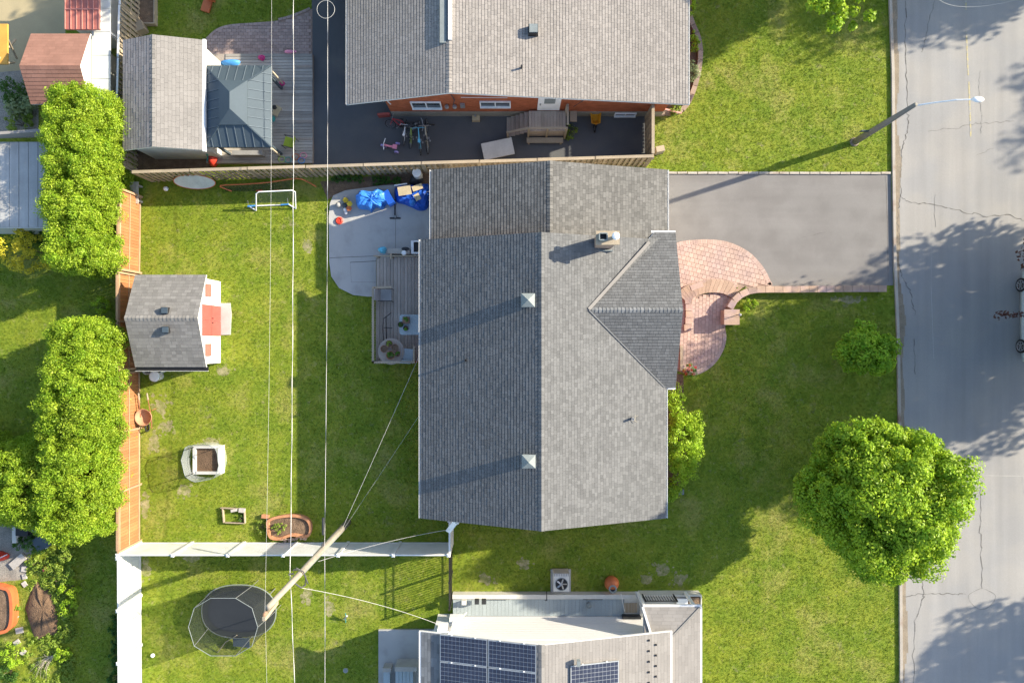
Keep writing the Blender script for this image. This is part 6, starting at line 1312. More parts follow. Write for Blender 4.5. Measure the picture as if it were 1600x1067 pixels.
# ------------------------------------------------------------------ western neighbours
t = thing('far_grey_roof_house', 'building with a smooth grey roof at the left edge behind the tall hedge', 'building', (*P2(20, 290), 0)); a = P2(-120, 355, 2.8); b = P2(74, 222, 2.8)
grey = mat('brushed_grey_roofing', (.36, .36, .35), .55, n1=(1.2, .12), n2=(12, .06), streak=((5, .4, 1), .10))
n = 13
q = MB(); q.box(a[0] + .2, b[0] - .2, a[1] + .15, b[1] - .1, 0, 2.65); part('wall', q, M['sidingdull'], t)
for k in range(n):
    x = a[0] + (b[0] - a[0]) * k / n; q = MB(); q.box(x + .012, x + (b[0] - a[0]) / n - .012, a[1], b[1], 2.7, 2.8 + .004 * (k % 2)); part('roof_panel', q, grey, t)
q = MB(); q.box(a[0], b[0], a[1] - .03, b[1] + .03, 2.655, 2.70); part('roof_deck', q, M['fascia'], t)
ridge = MB(); ridge.bar(P(-40, 214, 3.0), P(76, 206, 3.0), .12, .5); part('parapet', ridge, M['shingle_s'], t)
t = thing('red_roof_shed', 'small shed with a faded red-brown shingle roof at the upper left', 'shed', (*P2(95, 110), 0)); RE, RR = 2.2, 2.9
ax = P2(50, 0, RE)[0]; bx_ = P2(145, 0, RE)[0]; yn = P2(0, 53, RE)[1]; ys_ = P2(0, 163, RE)[1]; yr_ = P2(0, 103, RR)[1]; ax = P2(48, 0, RE)[0]
q = MB(); q.yprof([(ys_, RE), (yr_, RR), (yn, RE), (yn, RE - .08), (yr_, RR - .08), (ys_, RE - .08)], ax, P2(141, 0, RE)[0]); rf = part('roof', q, M['fascia'], t); bx_ = P2(141, 0, RE)[0]
for a_, nm in ((ys_, 'south_slope_shingles'), (yn, 'north_slope_shingles')):
    V = Vector((0, yr_ - a_, RR - RE)); q = MB(); shingles(q, (0, a_, RE), (1, 0, 0), V, [(ax, 0), (bx_, 0), (bx_, V.length), (ax, V.length)], .15, .25, .34, .010 if a_ == ys_ else .005, .001); part(nm, q, M['shingle_tint'], rf, stuff=True)
q = MB(); q.yprof([(ys_ + .15, 0), (yn - .15, 0), (yn - .15, 2.15), (yr_, 2.8), (ys_ + .15, 2.15)], ax + .2, bx_ - .1); part('wall', q, M['sidingdull'], t)
t = thing('red_metal_shed', 'red ribbed metal shed roof at the top left', 'shed', (*P2(128, 10), 0)); a = P2(102, 46, 2.3); b = P2(155, -60, 2.3)
q = MB(); q.box(a[0], b[0], a[1], b[1], 2.2, 2.3); rf = part('roof', q, M['redmetal'], t); q = MB()
for k in range(7): x = a[0] + (b[0] - a[0]) * k / 6; q.box(x - .015, x + .015, a[1], b[1], 2.302, 2.335)
q.box(a[0], b[0], P2(0, 15, 2.3)[1] - .02, P2(0, 15, 2.3)[1] + .02, 2.302, 2.34); part('ribs', q, mat('rib_highlight_red', (.48, .20, .16), .5), rf)
q = MB(); q.box(a[0] + .2, b[0] - .1, a[1] + .15, b[1] - .1, 0, 2.19); part('wall', q, M['siding'], t)
t = thing('white_canopy', 'long pale canopy roof squeezed between the red sheds and the open board fence', 'canopy', (*P2(165, 60), 0)); a = P2(143, 160, 2.0); b = P2(172, -60, 2.0)
for k in range(6): q = MB(); y = a[1] + (b[1] - a[1]) * k / 6; q.box(a[0], b[0], y + .01, y + (b[1] - a[1]) / 6 - .01, 1.95, 2.0); part('roof_panel', q, mat('pale_canopy_sheet', (.50, .52, .50), .5, n1=(1, .1)), t)
for y in (a[1] + .2, (a[1] + b[1]) / 2): q = MB(); q.box(b[0] - .15, b[0] - .07, y, y + .08, 0, 1.949); part('post', q, M['white'], t)
pts = poly([(-60, -60), (102, -60), (102, 60), (92, 125), (30, 128), (-60, 142)]); q = MB(); q.sheet(pts, .005); struct('play_sand', q, M['sand']); ex(pts)
pts2 = poly([(-60, 118), (60, 108), (60, 215), (-60, 218)]); q = MB(); q.sheet(pts2, .007); struct('stone_yard', q, M['gravel']); ex(pts2)
t = thing('play_frame', 'yellow and tan wooden play frame at the top left edge', 'play frame', (*P2(5, 75), 0)); q = MB(); q.tube([P(-4, 95, 1.6), P(24, 62, .2)], .05, 6); q.tube([P(12, 62, 1.3), P(26, 92, .1)], .05, 6); q.tube([P(-10, 100, 1.6), P(22, 98, .2)], .05, 6); part('frame', q, M['fencecap'], t)
q = MB(); q.obox((*P2(2, 68, 1.5), 1.4), (.22, .9, .04), 0); part('slide', q, mat('orange_yellow_plastic', (.55, .30, .06), .5), t)
bush('spiky_plant', 'pale spiky plant below the red-brown shed roof', 'plant', *P2(32, 166, .4), (.5, .5), .7, M['palegreen'], 30, 30, .16, cr=.3); bush('shrub', 'dark green shrub between the red-brown shed and the left edge', 'shrub', *P2(18, 140, .5), (.55, .6), 1.0, M['darkleaf'], 30, 60, .08)
bush('shrub', 'flowering shrub beneath the faded shed roof next to the grey parapet', 'shrub', *P2(28, 192, .3), (.7, .4), .6, M['weed'], 26, 50, .07)
# hedges
def hedge(label, pts, wd, h, K, nleaf=150, leaf=.085, seed=1, grp='tall cedar hedges'):
    t = thing('cedar_hedge', label, 'hedge', (*pts[0], 0), grp); rg = np.random.default_rng(seed); P_ = [Vector(p) for p in pts]; segs = [(a, b, (b - a).length) for a, b in zip(P_[:-1], P_[1:])]; tot = sum(s[2] for s in segs); cs = []
    nb = int(tot / 1.1) + 1; lump_ = rg.uniform(-.3, .3, nb + 2); side_ = rg.uniform(-.18, .22, nb + 2)
    while len(cs) < K:
        s = rg.uniform(0, tot); s0 = s
        for a, b, l in segs:
            if s <= l: break
            s -= l
        u = (b - a) / l; n = Vector((-u.y, u.x)); th = rg.uniform(-.15 * pi, 1.15 * pi); rr = rg.uniform(.55, 1) ** .5
        f = s0 / tot * nb; i = int(f); w2 = (1 - abs(2 * (f - i) - 1)) ; hh = h + lump_[i] + .25 * w2; ww = wd / 2 * (1 + side_[i] + .15 * w2)
        e = min(1, sqrt(max(0, 1 - (1 - min(1, min(s0, tot - s0) / (wd * .5))) ** 2)) + .25)
        cx_ = cos(th); sx_ = sin(th); lx_ = (abs(cx_) ** .6) * (1 if cx_ > 0 else -1) * ww * rr * e; z = .25 + (h * .08 + hh * .92 * max(0, abs(sx_) ** .8) * rr * (.75 + .25 * e) if sx_ > 0 else rg.uniform(0, .5))
        taper = 1 - .28 * z / h; p = a + u * s + n * lx_ * taper; lim = -17.75 if z < 2.0 else (-16.7 if (p.y > 6.3 or 1.5 > p.y > -2.3) else -17.0); p.x = min(p.x, lim + rg.uniform(-.3, .08)); cs.append([p.x, p.y, z])
    cs = np.array(cs); Kn = len(cs)
    d = rg.normal(size=(Kn, nleaf, 3)); d /= np.linalg.norm(d, axis=2, keepdims=True); pos = cs[:, None, :] + d * (rg.uniform(.2, 1, (Kn, nleaf, 1)) ** .6) * rg.uniform(.16, .34, (Kn, 1, 1)) * np.array([1, 1, 1.25])
    nr = d * .7 + rg.normal(size=d.shape) * .6 + np.array([0, 0, .25]); var = np.clip(rg.uniform(0, 1, (Kn, 1)) * .5 + rg.uniform(0, 1, (Kn, nleaf)) * .5, 0, 1)
    meshpart('foliage', leafmesh('foliage', pos.reshape(-1, 3), nr.reshape(-1, 3), leaf, .45, var.ravel(), M['cedarleaf']), t)
    k = int(tot / 1.1); 
    for i in range(k):
        s = (i + .5) * tot / k
        for a, b, l in segs:
            if s <= l: break
            s -= l
        p = a + (b - a) * s / l; q = MB(); q.tube([(p.x, p.y, 0), (p.x, p.y, h * .8)], [.09, .03], 7); part('trunk', q, M['bark'], t)
    return t
hedge('tall bright cedar hedge beside the grey shed and the smooth grey roof', [(-18.4, 3.0), (-18.45, 7.0), (-18.2, 10.8)], 3.2, 3.9, 1750, seed=2)
hedge('tall bright cedar hedge south of the garden shed, bending west at its far end', [(-18.3, .9), (-18.55, -3), (-18.5, -8.4)], 3.5, 3.8, 2150, seed=3)
hedge('shorter west arm of the cedar hedge above the vegetable garden', [(-19.0, -6.1), (-21, -6.25), (-25.5, -6.15)], 3.8, 3.4, 1500, seed=5)
bush('golden_shrub', 'golden yellow leafy shrub at the left edge below the grey roof', 'shrub', *P2(4, 388, 3.0), (.75, .95), 3.6, M['goldleaf'], 40, 60, .09)
bush('shrub', 'dark shade shrub beneath the smooth grey roof at the hedge', 'shrub', *P2(50, 368, .5), (.9, .5), 1.0, M['darkleaf'], 34, 60, .08)
bush('young_shrub', 'small light green shrub between the two tall hedges', 'shrub', *P2(158, 478, .6), (.38, .38), 1.1, M['shrub'], 22, 50, .07)
# vegetable garden bottom left
pts = poly([(-30, 818), (70, 822), (50, 860), (38, 905), (-30, 912)]); q = MB(); q.sheet(pts, .004); struct('gravel_yard', q, M['gravel']); ex(pts)
q = MB(); rd = random.Random(5); c = P2(70, 950); n = 22; vs = [(c[0], c[1], .16)]; base = catmull([P2(a, b) for a, b in [(56, 908), (66, 918), (80, 924), (86, 945), (90, 968), (88, 990), (72, 992), (55, 996), (46, 975), (40, 950), (48, 925)]], 3); n = len(base)
for f, zz in ((.45, .17), (.8, .10), (1.0, .004)): vs += [(c[0] + (p[0] - c[0]) * f * rd.uniform(.95, 1.05), c[1] + (p[1] - c[1]) * f * rd.uniform(.95, 1.05), zz * rd.uniform(.6, 1.4)) for p in base]
fs = [(0, 1 + i, 1 + (i + 1) % n) for i in range(n)]
for j in range(2): fs += [(1 + j * n + i, 1 + (j + 1) * n + i, 1 + (j + 1) * n + (i + 1) % n, 1 + j * n + (i + 1) % n) for i in range(n)]
q.add(vs, fs); struct('soil_mound', q, M['soil'], smooth=True); ex(base)
tp_ = catmull([P2(a, b, .4) for a, b in [(-20, 918), (5, 916), (16, 922), (20, 940), (20, 968), (15, 984), (2, 990), (-20, 990)]], 3); tubplanter('orange_tub', 'large orange oval tub planter at the lower left edge', tp_, .45, .14, M['orange'], M['mulch'])
for i, (px, py, s, lb) in enumerate(((31, 984, .17, 'pinkish square stepping stone nearest the orange tub'), (27, 1003, .14, 'grey stepping stone, second from the orange tub'), (37, 1018, .13, 'grey stepping stone, third from the orange tub'), (38, 888, .13, 'flat stone at the start of the weedy path'), (39, 900, .12, 'flat stone in the middle of the weedy path'), (39, 912, .12, 'flat stone at the end of the weedy path'), (26, 963, .09, 'smallest round stone beside the orange tub'))):
    x, y = P2(px, py); q = MB(); q.obox((x, y, .035), (s, s * .8, .03), i * .4 + .2); single('stepping_stone', q, M['stone'], lb, 'stepping stone', 'stepping stones in the garden')
q = MB(); q.bar(P(18, 885, .08), P(38, 868, .08), .35, .1); single('garden_slab', q, M['stone'], 'long pale slab at the corner of the gravel yard', 'slab')
t = thing('plastic_bin', 'open black plastic bin in a grey frame below the hedge', 'bin', (*P2(33, 828), 0)); a = P2(24, 837, .6); b = P2(43, 820, .6); q = MB()
q.box(a[0], b[0], a[1], b[1], 0, .6); part('bin', q, M['blackmetal'], t); q = MB(); q.box(a[0] - .2, a[0] - .01, a[1] - .35, b[1] - .1, 0, .55); q.box(b[0] + .01, b[0] + .25, a[1] + .1, b[1], 0, .4); part('frame', q, M['sidingdull'], t)
lump('red_bucket', 'red plastic container at the left edge of the gravel yard', 'container', 3, 868, .02, (.32, .24), .4, M['red']); q = MB(); q.bar(P(-2, 872, .46), P(11, 866, .46), .03, .03); single('white_stick', q, M['white'], 'thin white stick on the red container', 'stick')
q = MB(); q.obox((*P2(70, 845, .4), .35), (.35, .3, .3), .5); single('grey_crate', q, M['slate'], 'dark blue-grey crate in the shade under the hedge', 'crate'); q = MB(); q.obox((*P2(73, 853, .2), .15), (.12, .05, .1), .8); single('white_scrap', q, M['white'], 'white scrap beside the dark blue-grey crate', 'scrap')
for i, (px, py, r, h, m, lb) in enumerate(((57, 848, .5, .7, 'darkleaf', 'dark leafy garden plant between the bin and the crate'), (28, 848, .4, .6, 'darkleaf', 'dark leafy plant by the black bin'), (105, 870, .45, .6, 'weed', 'tall bright weed nearest the hedge corner'), (100, 895, .5, .5, 'weed', 'bright weed clump above the soil mound'), (108, 920, .5, .6, 'shrub', 'lime garden plant beside the upper soil mound'), (88, 912, .4, .4, 'weed', 'weed clump touching the top of the soil mound'), (105, 950, .45, .5, 'shrub', 'lime garden plant beside the middle of the soil mound'), (104, 985, .45, .4, 'weed', 'weed clump beside the bottom of the soil mound'), (98, 1022, .4, .5, 'shrub', 'lime plant by the bare branch'), (20, 1022, .6, .6, 'shrub', 'broad lime plant below the stepping stones'), (12, 1050, .5, .4, 'darkleaf', 'dark plant at the bottom left corner'), (22, 950, .2, .4, 'weed', 'thin weed beside the orange tub'), (75, 885, .4, .35, 'weed', 'low weed patch by the weedy path'), (55, 880, .35, .3, 'weed', 'low weed between the slab and the path stones'))):
    bush('garden_plant', lb, 'plant', *P2(px, py, h * .5), (r, r * .9), h, M[m], 22, 40, .07, group='plants in the vegetable garden')
rg = np.random.default_rng(31); cs = []
while len(cs) < 330:
    px, py = rg.uniform(42, 117), rg.uniform(856, 1066)
    if inpoly(*P2(px, py), base) or (px < 55 and rg.uniform() < .5) or sin(px * .13) * cos(py * .09) < -.45: continue
    cs.append([*P2(px, py), rg.uniform(.02, .13)])
o = meshpart('weeds', cloud(np.array(cs), .13, 26, .075, M['weed'], .8, name='weeds', flat=.6), None, True) if False else None
me = cloud(np.array(cs), .13, 26, .075, M['weed'], .8, name='weeds', flat=.6); o = bpy.data.objects.new('weeds', me); COL.objects.link(o); o['kind'] = 'stuff'; o['label'] = 'bright weedy ground cover round the soil mound'; o['category'] = 'weeds'
lump('red_flower_pot', 'small dull red pot among the weeds', 'plant pot', 73, 888, .02, (.12, .14), .25, M['reddoor'])
t = thing('bare_branch', 'bare pale cut branch lying on the grass in the lower left garden', 'branch', (*P2(75, 1028), 0)); q = MB(); rt = P(88, 1021, .15); q.tube([rt, P(75, 1029, .12), P(66, 1040, .1)], [.03, .022, .012], 6)
rd = random.Random(2)
for k in range(22): st_ = rt.lerp(P(72, 1030, .12), rd.random()); a = radians(200 + rd.uniform(-25, 48)); L_ = rd.uniform(.6, 1.3); q.tube([st_, st_ + Vector((cos(a) * L_ * .5, sin(a) * L_ * .5, .05)), st_ + Vector((cos(a + .1) * L_, sin(a + .1) * L_, -.08))], [.010, .007, .004], 4)
q.tube([P(76, 1027, .12), P(68, 1022, .15)], [.015, .005], 5); part('twigs', q, M['branch'], t)
for i in range(6): bush('fern', 'leafy fern under the white vinyl fence, ' + ['nearest the bottom', 'second up', 'third up', 'fourth up', 'fifth up', 'farthest from the bottom'][i] + ' of its row', 'fern', *P2(179 + (i % 2) * 4, 1060 - i * 19, .2), (.28, .28), .4, M['darkleaf'], 14, 40, .09, group='ferns along the white fence')

# ------------------------------------------------------------------ north-east bed
t = thing('curved_bed_wall', 'curved low stone border around the planting bed of the brick house', 'garden border', (*P2(1090, 80), 0))
arc = catmull([P2(a, b, .15) for a, b in [(1080, -30), (1077, 5), (1079, 30), (1088, 50), (1094, 72), (1094, 95), (1090, 120), (1084, 140), (1076, 160), (1066, 172), (1052, 176), (1025, 177)]], 6, False); rs = resample(arc, .42)
for a, b in zip(rs[:-1], rs[1:]):
    d = (b - a).normalized(); nn = Vector((-d.y, d.x)); q = MB(); q.prism([tuple(a + nn * .11 + d * .01), tuple(a - nn * .11 + d * .01), tuple(b - nn * .11 - d * .01), tuple(b + nn * .11 - d * .01)], 0, .2 + random.uniform(-.01, .01)); part('stone', q, M['brownstone'], t)
bed = poly([(1030, -40), (1077, -30), (1079, 20), (1092, 60), (1094, 95), (1086, 135), (1066, 170), (1030, 174)]); q = MB(); q.sheet(bed, .004); struct('planting_bed', q, M['mulch']); ex(bed)
for i, (px, py, r, m, lb) in enumerate(((1078, 66, .40, 'shrub', 'bright green bed shrub by the brick house'), (1078, 112, .42, 'palegreen', 'pale variegated bed plant by the brick house'), (1077, 12, .35, 'shrub', 'green bed shrub nearest the top edge'), (1055, 170, .25, 'weed', 'small plant at the corner of the bed'))): bush('bed_plant', lb, 'plant', *P2(px, py, .3), (r, r * 1.2), .6, M[m], 26, 46, .06, group='plants in the curved bed')
q = MB(); q.bar(P(1028, 168, .5), P(1065, 177, .5), .07, .05); single('downspout', q, mat('salmon_painted_metal', (.62, .33, .28), .5), 'salmon coloured downspout lying at the brick house corner', 'downspout')

# ------------------------------------------------------------------ shrubs and trees
for i, (px, py, rx_, ry_, h, K_, lb) in enumerate(((1067, 690, .88, 1.75, 1.5, 190, 'large spreading lime shrub against the bungalow front wall'), (1050, 622, .5, .6, .7, 34, 'low lime ground shrub just below the front gable'), (1049, 766, .36, .45, .6, 26, 'small lime shrub at the south end of the front bed'))): bush('front_shrub', lb, 'shrub', *P2(px, py, h * .5), (rx_, ry_), h, M['shrub'], K_, 64, .085, group='lime shrubs along the bungalow front', cr=.23)
bedf = poly([(1000, 575), (1068, 585), (1068, 640), (1062, 775), (1000, 785)]); q = MB(); q.sheet(bedf, .004); struct('front_bed', q, M['mulch']); ex(bedf)
q = MB(); q.obox((*P2(1064, 768, .1), .1), (.12, .12, .1), 0); single('bed_stone', q, M['galv'], 'small grey-blue block at the south end of the front bed', 'block')
q = MB(); q.box(P2(1062, 0)[0], P2(1066, 0)[0], P2(0, 580)[1], P2(0, 540)[1], .01, .12); single('bed_edging', q, M['fencecap'], 'short pale edging strip between the front path and the eave', 'edging')
t = bush('red_flowers', 'potted red geraniums at the south end of the front path', 'flowers', *P2(1078, 580, .3), (.30, .30), .5, M['herb'], 16, 30, .06); x, y = P2(1078, 580, .4)
cs = np.array([[x + dx, y + dy, .5 + .06 * random.random()] for dx, dy in ((-.03, .28), (.22, .18), (.05, .05), (-.22, -.12), (.12, -.12), (-.1, .12), (-.28, .02))]); meshpart('petals', cloud(cs, .075, 26, .05, M['petal'], .8), t)
bush('light_plant', 'yellow-green tufty plant where the curved garden wall meets the lawn', 'plant', *P2(1172, 476, .2), (.38, .3), .35, M['shrub'], 20, 40, .06)
bush('light_plant', 'small yellow-green tuft on the paver edge beside the garden wall', 'plant', *P2(1158, 450, .1), (.45, .12), .15, M['weed'], 10, 24, .04)
tree('globe_tree', 'small round-headed green tree on the front lawn near the kerb', 'tree', *P2(1357, 545, 1.9), 2.8, (1.22, 1.05, 1.0), 1.75, 110, .27, 140, .12, M['globe'], trunk=.07, limbs=6, lump=.13)
bt = P2(1374, 774, 4.2); tree('street_tree', 'unseen leafy tree added beyond the top edge to shade the north-west lawn', 'tree', -8.0, 18.7, 7, (3.4, 3.0, 2.6), 4.2, 300, .55, 80, .2, M['maple'], trunk=.2)  # unseen tree, added so that its shade falls on the north-west lawn
tree('maple_tree', 'large round bright green maple at the kerb', 'tree', bt[0], bt[1], 7.2, (2.95, 3.05, 2.7), 4.4, 700, .43, 230, .12, M['maple'], 'street maples', trunk=.22, limbs=9, lump=.10)
tree('maple_tree', 'bright green maple whose lowest branch tips reach into the top edge', 'tree', 16.8, 18.8, 7.3, (2.9, 2.7, 2.3), 4.8, 420, .45, 120, .16, M['maple'], 'street maples', trunk=.22, lump=.12)
cs = np.array([P(*p) + Vector((random.gauss(0, .12), random.gauss(0, .12), random.gauss(0, .15))) for p in ((1300, 8, 3.6), (1318, 14, 3.6), (1335, 22, 3.5), (1347, 32, 3.4), (1340, 34, 3.4), (1322, 24, 3.5), (1305, 36, 3.3), (1296, 38, 3.3), (1280, 12, 3.6), (1268, 6, 3.7), (1285, 22, 3.5), (1312, 2, 3.7), (1300, -12, 3.8), (1325, -12, 3.8), (1345, 0, 3.7), (1280, -14, 3.8))])
mtree = bpy.data.objects['maple_tree.001']; meshpart('low_branch_leaves', cloud(cs, .30, 90, .15, M['maple'], .6), mtree)
q = MB(); q.tube([(16.8, 18.8, 2.6), P(1310, -20, 3.6), P(1325, 20, 3.45)], [.08, .05, .015], 6); part('low_branch', q, M['bark'], mtree)
tree('crimson_maple', 'dark crimson maple across the street, its tips over the parked car', 'tree', 26.3, 1.35, 8, (5.2, 4.7, 2.9), 5.3, 560, .60, 80, .20, M['redleaf'], 'trees across the street', trunk=.28, limbs=10, lump=.14)
tree('street_tree', 'broad tree behind the crimson maple, far across the street', 'tree', 32.6, 3.6, 9, (5.4, 4.9, 3.2), 5.7, 300, .7, 80, .26, M['maple'], 'trees across the street', trunk=.3, lump=.14)
tree('street_tree', 'tree across the street beyond the upper right edge', 'tree', 42.6, 16.3, 9, (3.0, 3.0, 2.8), 5.9, 260, .7, 60, .26, M['maple'], 'trees across the street', trunk=.28, lump=.16)
tree('street_tree', 'tree across the street north of the view whose shade falls on the road', 'tree', 32.2, 22.7, 9, (5.2, 4.4, 3.0), 5.8, 330, .7, 70, .26, M['maple'], 'trees across the street', trunk=.28, lump=.16)
tree('street_tree', 'tree across the street beyond the lower right edge', 'tree', 35.4, -12.4, 7, (4.0, 3.8, 3.0), 4.8, 360, .62, 70, .24, M['maple'], 'trees across the street', trunk=.28, lump=.14)
q = MB(); rt = Vector((21.3, 1.0, 5.6)); tip = P(1561, 492, 5.2); q.tube([rt, rt.lerp(tip, .5) + Vector((0, 0, .1)), tip], [.02, .012, .005], 5); ct = bpy.data.objects['crimson_maple']; part('twig', q, M['bark'], ct)
cs = np.array([list(tip.lerp(rt, f) + Vector((0, 0, .03))) for f in (0, .12, .22, .34)]); meshpart('twig_leaves', cloud(cs, .16, 18, .13, M['redleaf'], .6, name='twig_leaves'), ct)

# ------------------------------------------------------------------ parked car
car = thing('parked_car', 'pale silver parked car at the right edge under the crimson maple', 'car', (0, 0, 0))
secs = [(-2.25, .62, .30, .62), (-2.1, .80, .22, .80), (-1.5, .87, .20, .92), (-.6, .89, .20, .95), (.5, .89, .20, .96), (1.3, .87, .20, .98), (2.0, .82, .24, .92), (2.25, .64, .32, .72)]
q = MB(); vs = []
for y, hw, z0, z1 in secs: vs += [(-hw * .95, y, z0), (-hw, y, z0 + .2), (-hw, y, z1 - .22), (-hw * .92, y, z1 - .03), (-hw * .5, y, z1), (hw * .5, y, z1), (hw * .92, y, z1 - .03), (hw, y, z1 - .22), (hw, y, z0 + .2), (hw * .95, y, z0)]
fs = []
for i in range(len(secs) - 1):
    for k in range(10): fs.append((i * 10 + k, (i + 1) * 10 + k, (i + 1) * 10 + (k + 1) % 10, i * 10 + (k + 1) % 10))
fs += [tuple(range(10)), tuple(range(70, 80))[::-1]]; q.add(vs, fs); part('body', q, M['carpaint'], car, smooth=True)
q = MB(); gb = [(-1.7, .70, .93), (-1.0, .66, 1.42), (.4, .66, 1.45), (1.35, .70, .95)]; vs = []
for y, hw, z in gb: vs += [(-hw, y, z), (hw, y, z)]
vs += [(-.76, -1.7, .92), (.76, -1.7, .92), (.76, 1.35, .93), (-.76, 1.35, .93)]
q.add(vs, [(0, 2, 4, 6, 11, 8)[::1], (1, 9, 10, 7, 5, 3), (0, 1, 3, 2), (4, 5, 7, 6), (2, 3, 5, 4)]); part('windows', q, M['glass'], car)
q = MB(); q.obox((0, -.3, 1.455), (.62, .68, .02)); part('roof', q, M['carpaint'], car)
for sx in (-1, 1):
    for y in (-1.42, 1.42):
        q = MB(); q.tube([(sx * .90, y, .32), (sx * .70, y, .32)], .32, 22); wh = part('wheel', q, M['rubber'], car); q = MB(); q.tube([(sx * .905, y, .32), (sx * .915, y, .32)], .05, 10)
        for k in range(7): a = 2 * pi * k / 7; q.bar((sx * .912, y, .32), (sx * .912, y + .22 * cos(a), .32 + .22 * sin(a)), .02, .05)
        q.tube([(sx * .908, y + .22 * cos(a), .32 + .22 * sin(a)) for a in np.linspace(0, 2 * pi, 19)[:-1]], .018, 5, closed=True); part('rim', q, M['steel'], wh)
for sx in (-.55, .55): q = MB(); q.obox((sx, 2.18, .68), (.18, .06, .07)); part('headlight', q, M['white'], car)
for sx in (-1, 1): q = MB(); q.obox((sx * .97, .85, 1.0), (.1, .05, .07)); part('mirror', q, M['carpaint'], car)
car.location = (24.5, 1.2, .008)

# ------------------------------------------------------------------ grass
BARE = []
for px, py, a_, b_, sd0 in ((250, 632, .85, 1.1, 1), (262, 668, .6, .6, 2), (240, 690, .35, 1.0, 3), (288, 766, .5, .55, 4), (300, 742, .4, .3, 5), (1036, 890, .7, .5, 6), (1062, 905, .6, .5, 7), (1010, 905, .5, .3, 8), (226, 790, .35, 1.2, 9), (480, 930, .35, .8, 10), (515, 950, .3, .9, 11), (350, 580, .5, .3, 12), (1325, 468, 1.5, .22, 13), (330, 690, .6, .15, 14), (480, 385, .3, .4, 15), (100, 960, .2, .5, 16), (760, 905, .6, .4, 17), (820, 880, .5, .3, 18), (300, 872, .5, .3, 19), (228, 890, .3, .9, 20)):
    c = P2(px, py); BARE.append((c[0], c[1], a_, b_)); rd = random.Random(sd0)
    q = MB()
    for b_i in range(34):
        ra = rd.uniform(0, 6.28); rr = abs(rd.gauss(0, .5)); ex0, ey0 = c[0] + a_ * rr * cos(ra), c[1] + b_ * rr * sin(ra); br = rd.uniform(.04, .15) * (1.3 - min(1, rr)); ph = rd.uniform(0, 6)
        q.sheet([(ex0 + br * (1 + .3 * sin(3 * t2 + ph)) * cos(t2), ey0 + br * (1 + .3 * cos(2 * t2 + ph)) * sin(t2)) for t2 in [2 * pi * i / 9 for i in range(9)]], .0012 + (sd0 * 34 + b_i) * .000006)
    struct('bare_soil_patch', q, M['bare'])
EX.append(np.array([(HX0 + .35, HY0 + .25), (HX1 - .45, HY0 + .25), (HX1 - .45, 7.2), (HX0 + .35, 7.2)])); EX.append(np.array([(-3.5, -25), (8.0, -25), (8.0, -11.5), (-3.5, -12.0)]))
EX.append(np.array([(-5.6, 10.5), (7, 10.5), (7, 22), (-5.6, 22)])); EX.append(np.array([(x0, y0) for x0, y0 in [(P2(588, 0)[0], P2(0, 402)[1]), (HX0 + .4, P2(0, 402)[1]), (HX0 + .4, P2(0, 566)[1]), (P2(588, 0)[0], P2(0, 566)[1])]]))
EX.append(np.array(poly([(506, 286), (680, 266), (680, 292), (506, 312)])))
EX.append(np.array(poly([(1180, 445), (1390, 445), (1390, 459), (1180, 461), (1150, 480), (1135, 505), (1130, 480), (1160, 455)])))
EX.append(np.array(poly([(860, 889), (893, 889), (893, 926), (860, 926)])))
def inside(x, y, pts):
    c = np.zeros(len(x), bool); n = len(pts); j = n - 1
    for i in range(n):
        xi, yi = pts[i]; xj, yj = pts[j]
        if yi != yj: c ^= ((yi > y) != (yj > y)) & (x < (xj - xi) * (y - yi) / (yj - yi) + xi)
        j = i
    return c
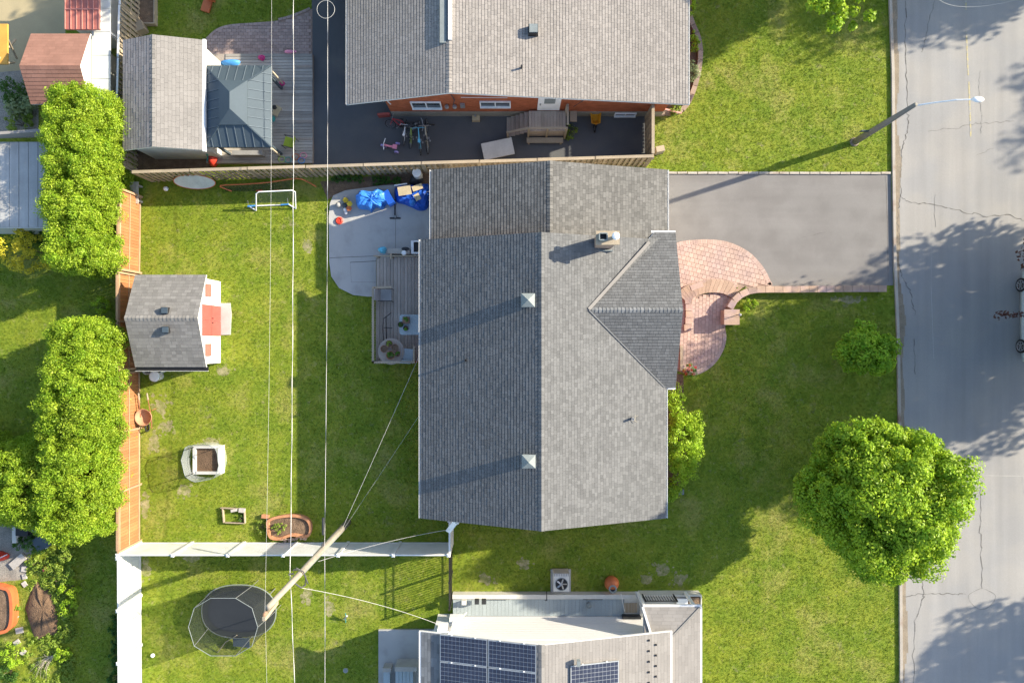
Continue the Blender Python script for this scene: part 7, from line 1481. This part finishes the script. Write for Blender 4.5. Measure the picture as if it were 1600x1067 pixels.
def grass(name, n, hmin, hmax, wd, box_, seed, m, ok=None):
    rg = np.random.default_rng(seed); x = rg.uniform(box_[0], box_[1], n); y = rg.uniform(box_[2], box_[3], n)
    xs = np.array([p[0] for p in sorted(KL, key=lambda p: p[1])]); yk = np.array([p[1] for p in sorted(KL, key=lambda p: p[1])]); keep = x < np.interp(y, yk, xs) - .01
    for e in EX: keep &= ~inside(x, y, e)
    if ok is not None: keep &= ok(x, y)
    for cx, cy, a_, b_ in BARE:
        dd = np.sqrt(((x - cx) / a_) ** 2 + ((y - cy) / b_) ** 2) + .25 * np.sin(x * 9 + cy) * np.cos(y * 11); keep &= rg.uniform(0, 1, len(x)) < np.clip((dd - .15) * 1.0, .42, 1)
    x = x[keep]; y = y[keep]; n = len(x); B = 3
    x = np.repeat(x, B) + rg.normal(0, .025, n * B); y = np.repeat(y, B) + rg.normal(0, .025, n * B); v = np.clip(np.repeat(rg.uniform(0, 1, n), B) * .6 + rg.uniform(0, .4, n * B), 0, 1); n *= B
    a = rg.uniform(0, 2 * pi, n); h = rg.uniform(hmin, hmax, n); w_ = wd * rg.uniform(.6, 1.3, n); la = rg.uniform(0, 2 * pi, n); ll = h * rg.uniform(.3, 1.0, n); z0 = np.zeros(n)
    vs = np.stack([np.stack([x - cos_(a) * w_, y - sin_(a) * w_, z0], 1), np.stack([x + cos_(a) * w_, y + sin_(a) * w_, z0], 1), np.stack([x + cos_(la) * ll, y + sin_(la) * ll, h], 1)], 1)
    me = bpy.data.meshes.new(name); me.vertices.add(n * 3); me.vertices.foreach_set('co', vs.astype(np.float32).ravel()); me.loops.add(n * 3); me.loops.foreach_set('vertex_index', np.arange(n * 3, dtype=np.int32))
    me.polygons.add(n); me.polygons.foreach_set('loop_start', np.arange(0, n * 3, 3, dtype=np.int32)); me.polygons.foreach_set('loop_total', np.full(n, 3, dtype=np.int32))
    at = me.attributes.new('var', 'FLOAT', 'FACE'); at.data.foreach_set('value', v.astype(np.float32)); me.materials.append(m); me.update(calc_edges=True)
    o = bpy.data.objects.new(name, me); COL.objects.link(o); o['kind'] = 'stuff'; o['label'] = 'short patchy lawn grass'; o['category'] = 'grass'; return o
cos_ = np.cos; sin_ = np.sin
grass('grass', 420000, .022, .055, .0095, (-26, 18.5, -17.5, 17.5), 11, M['blade'])
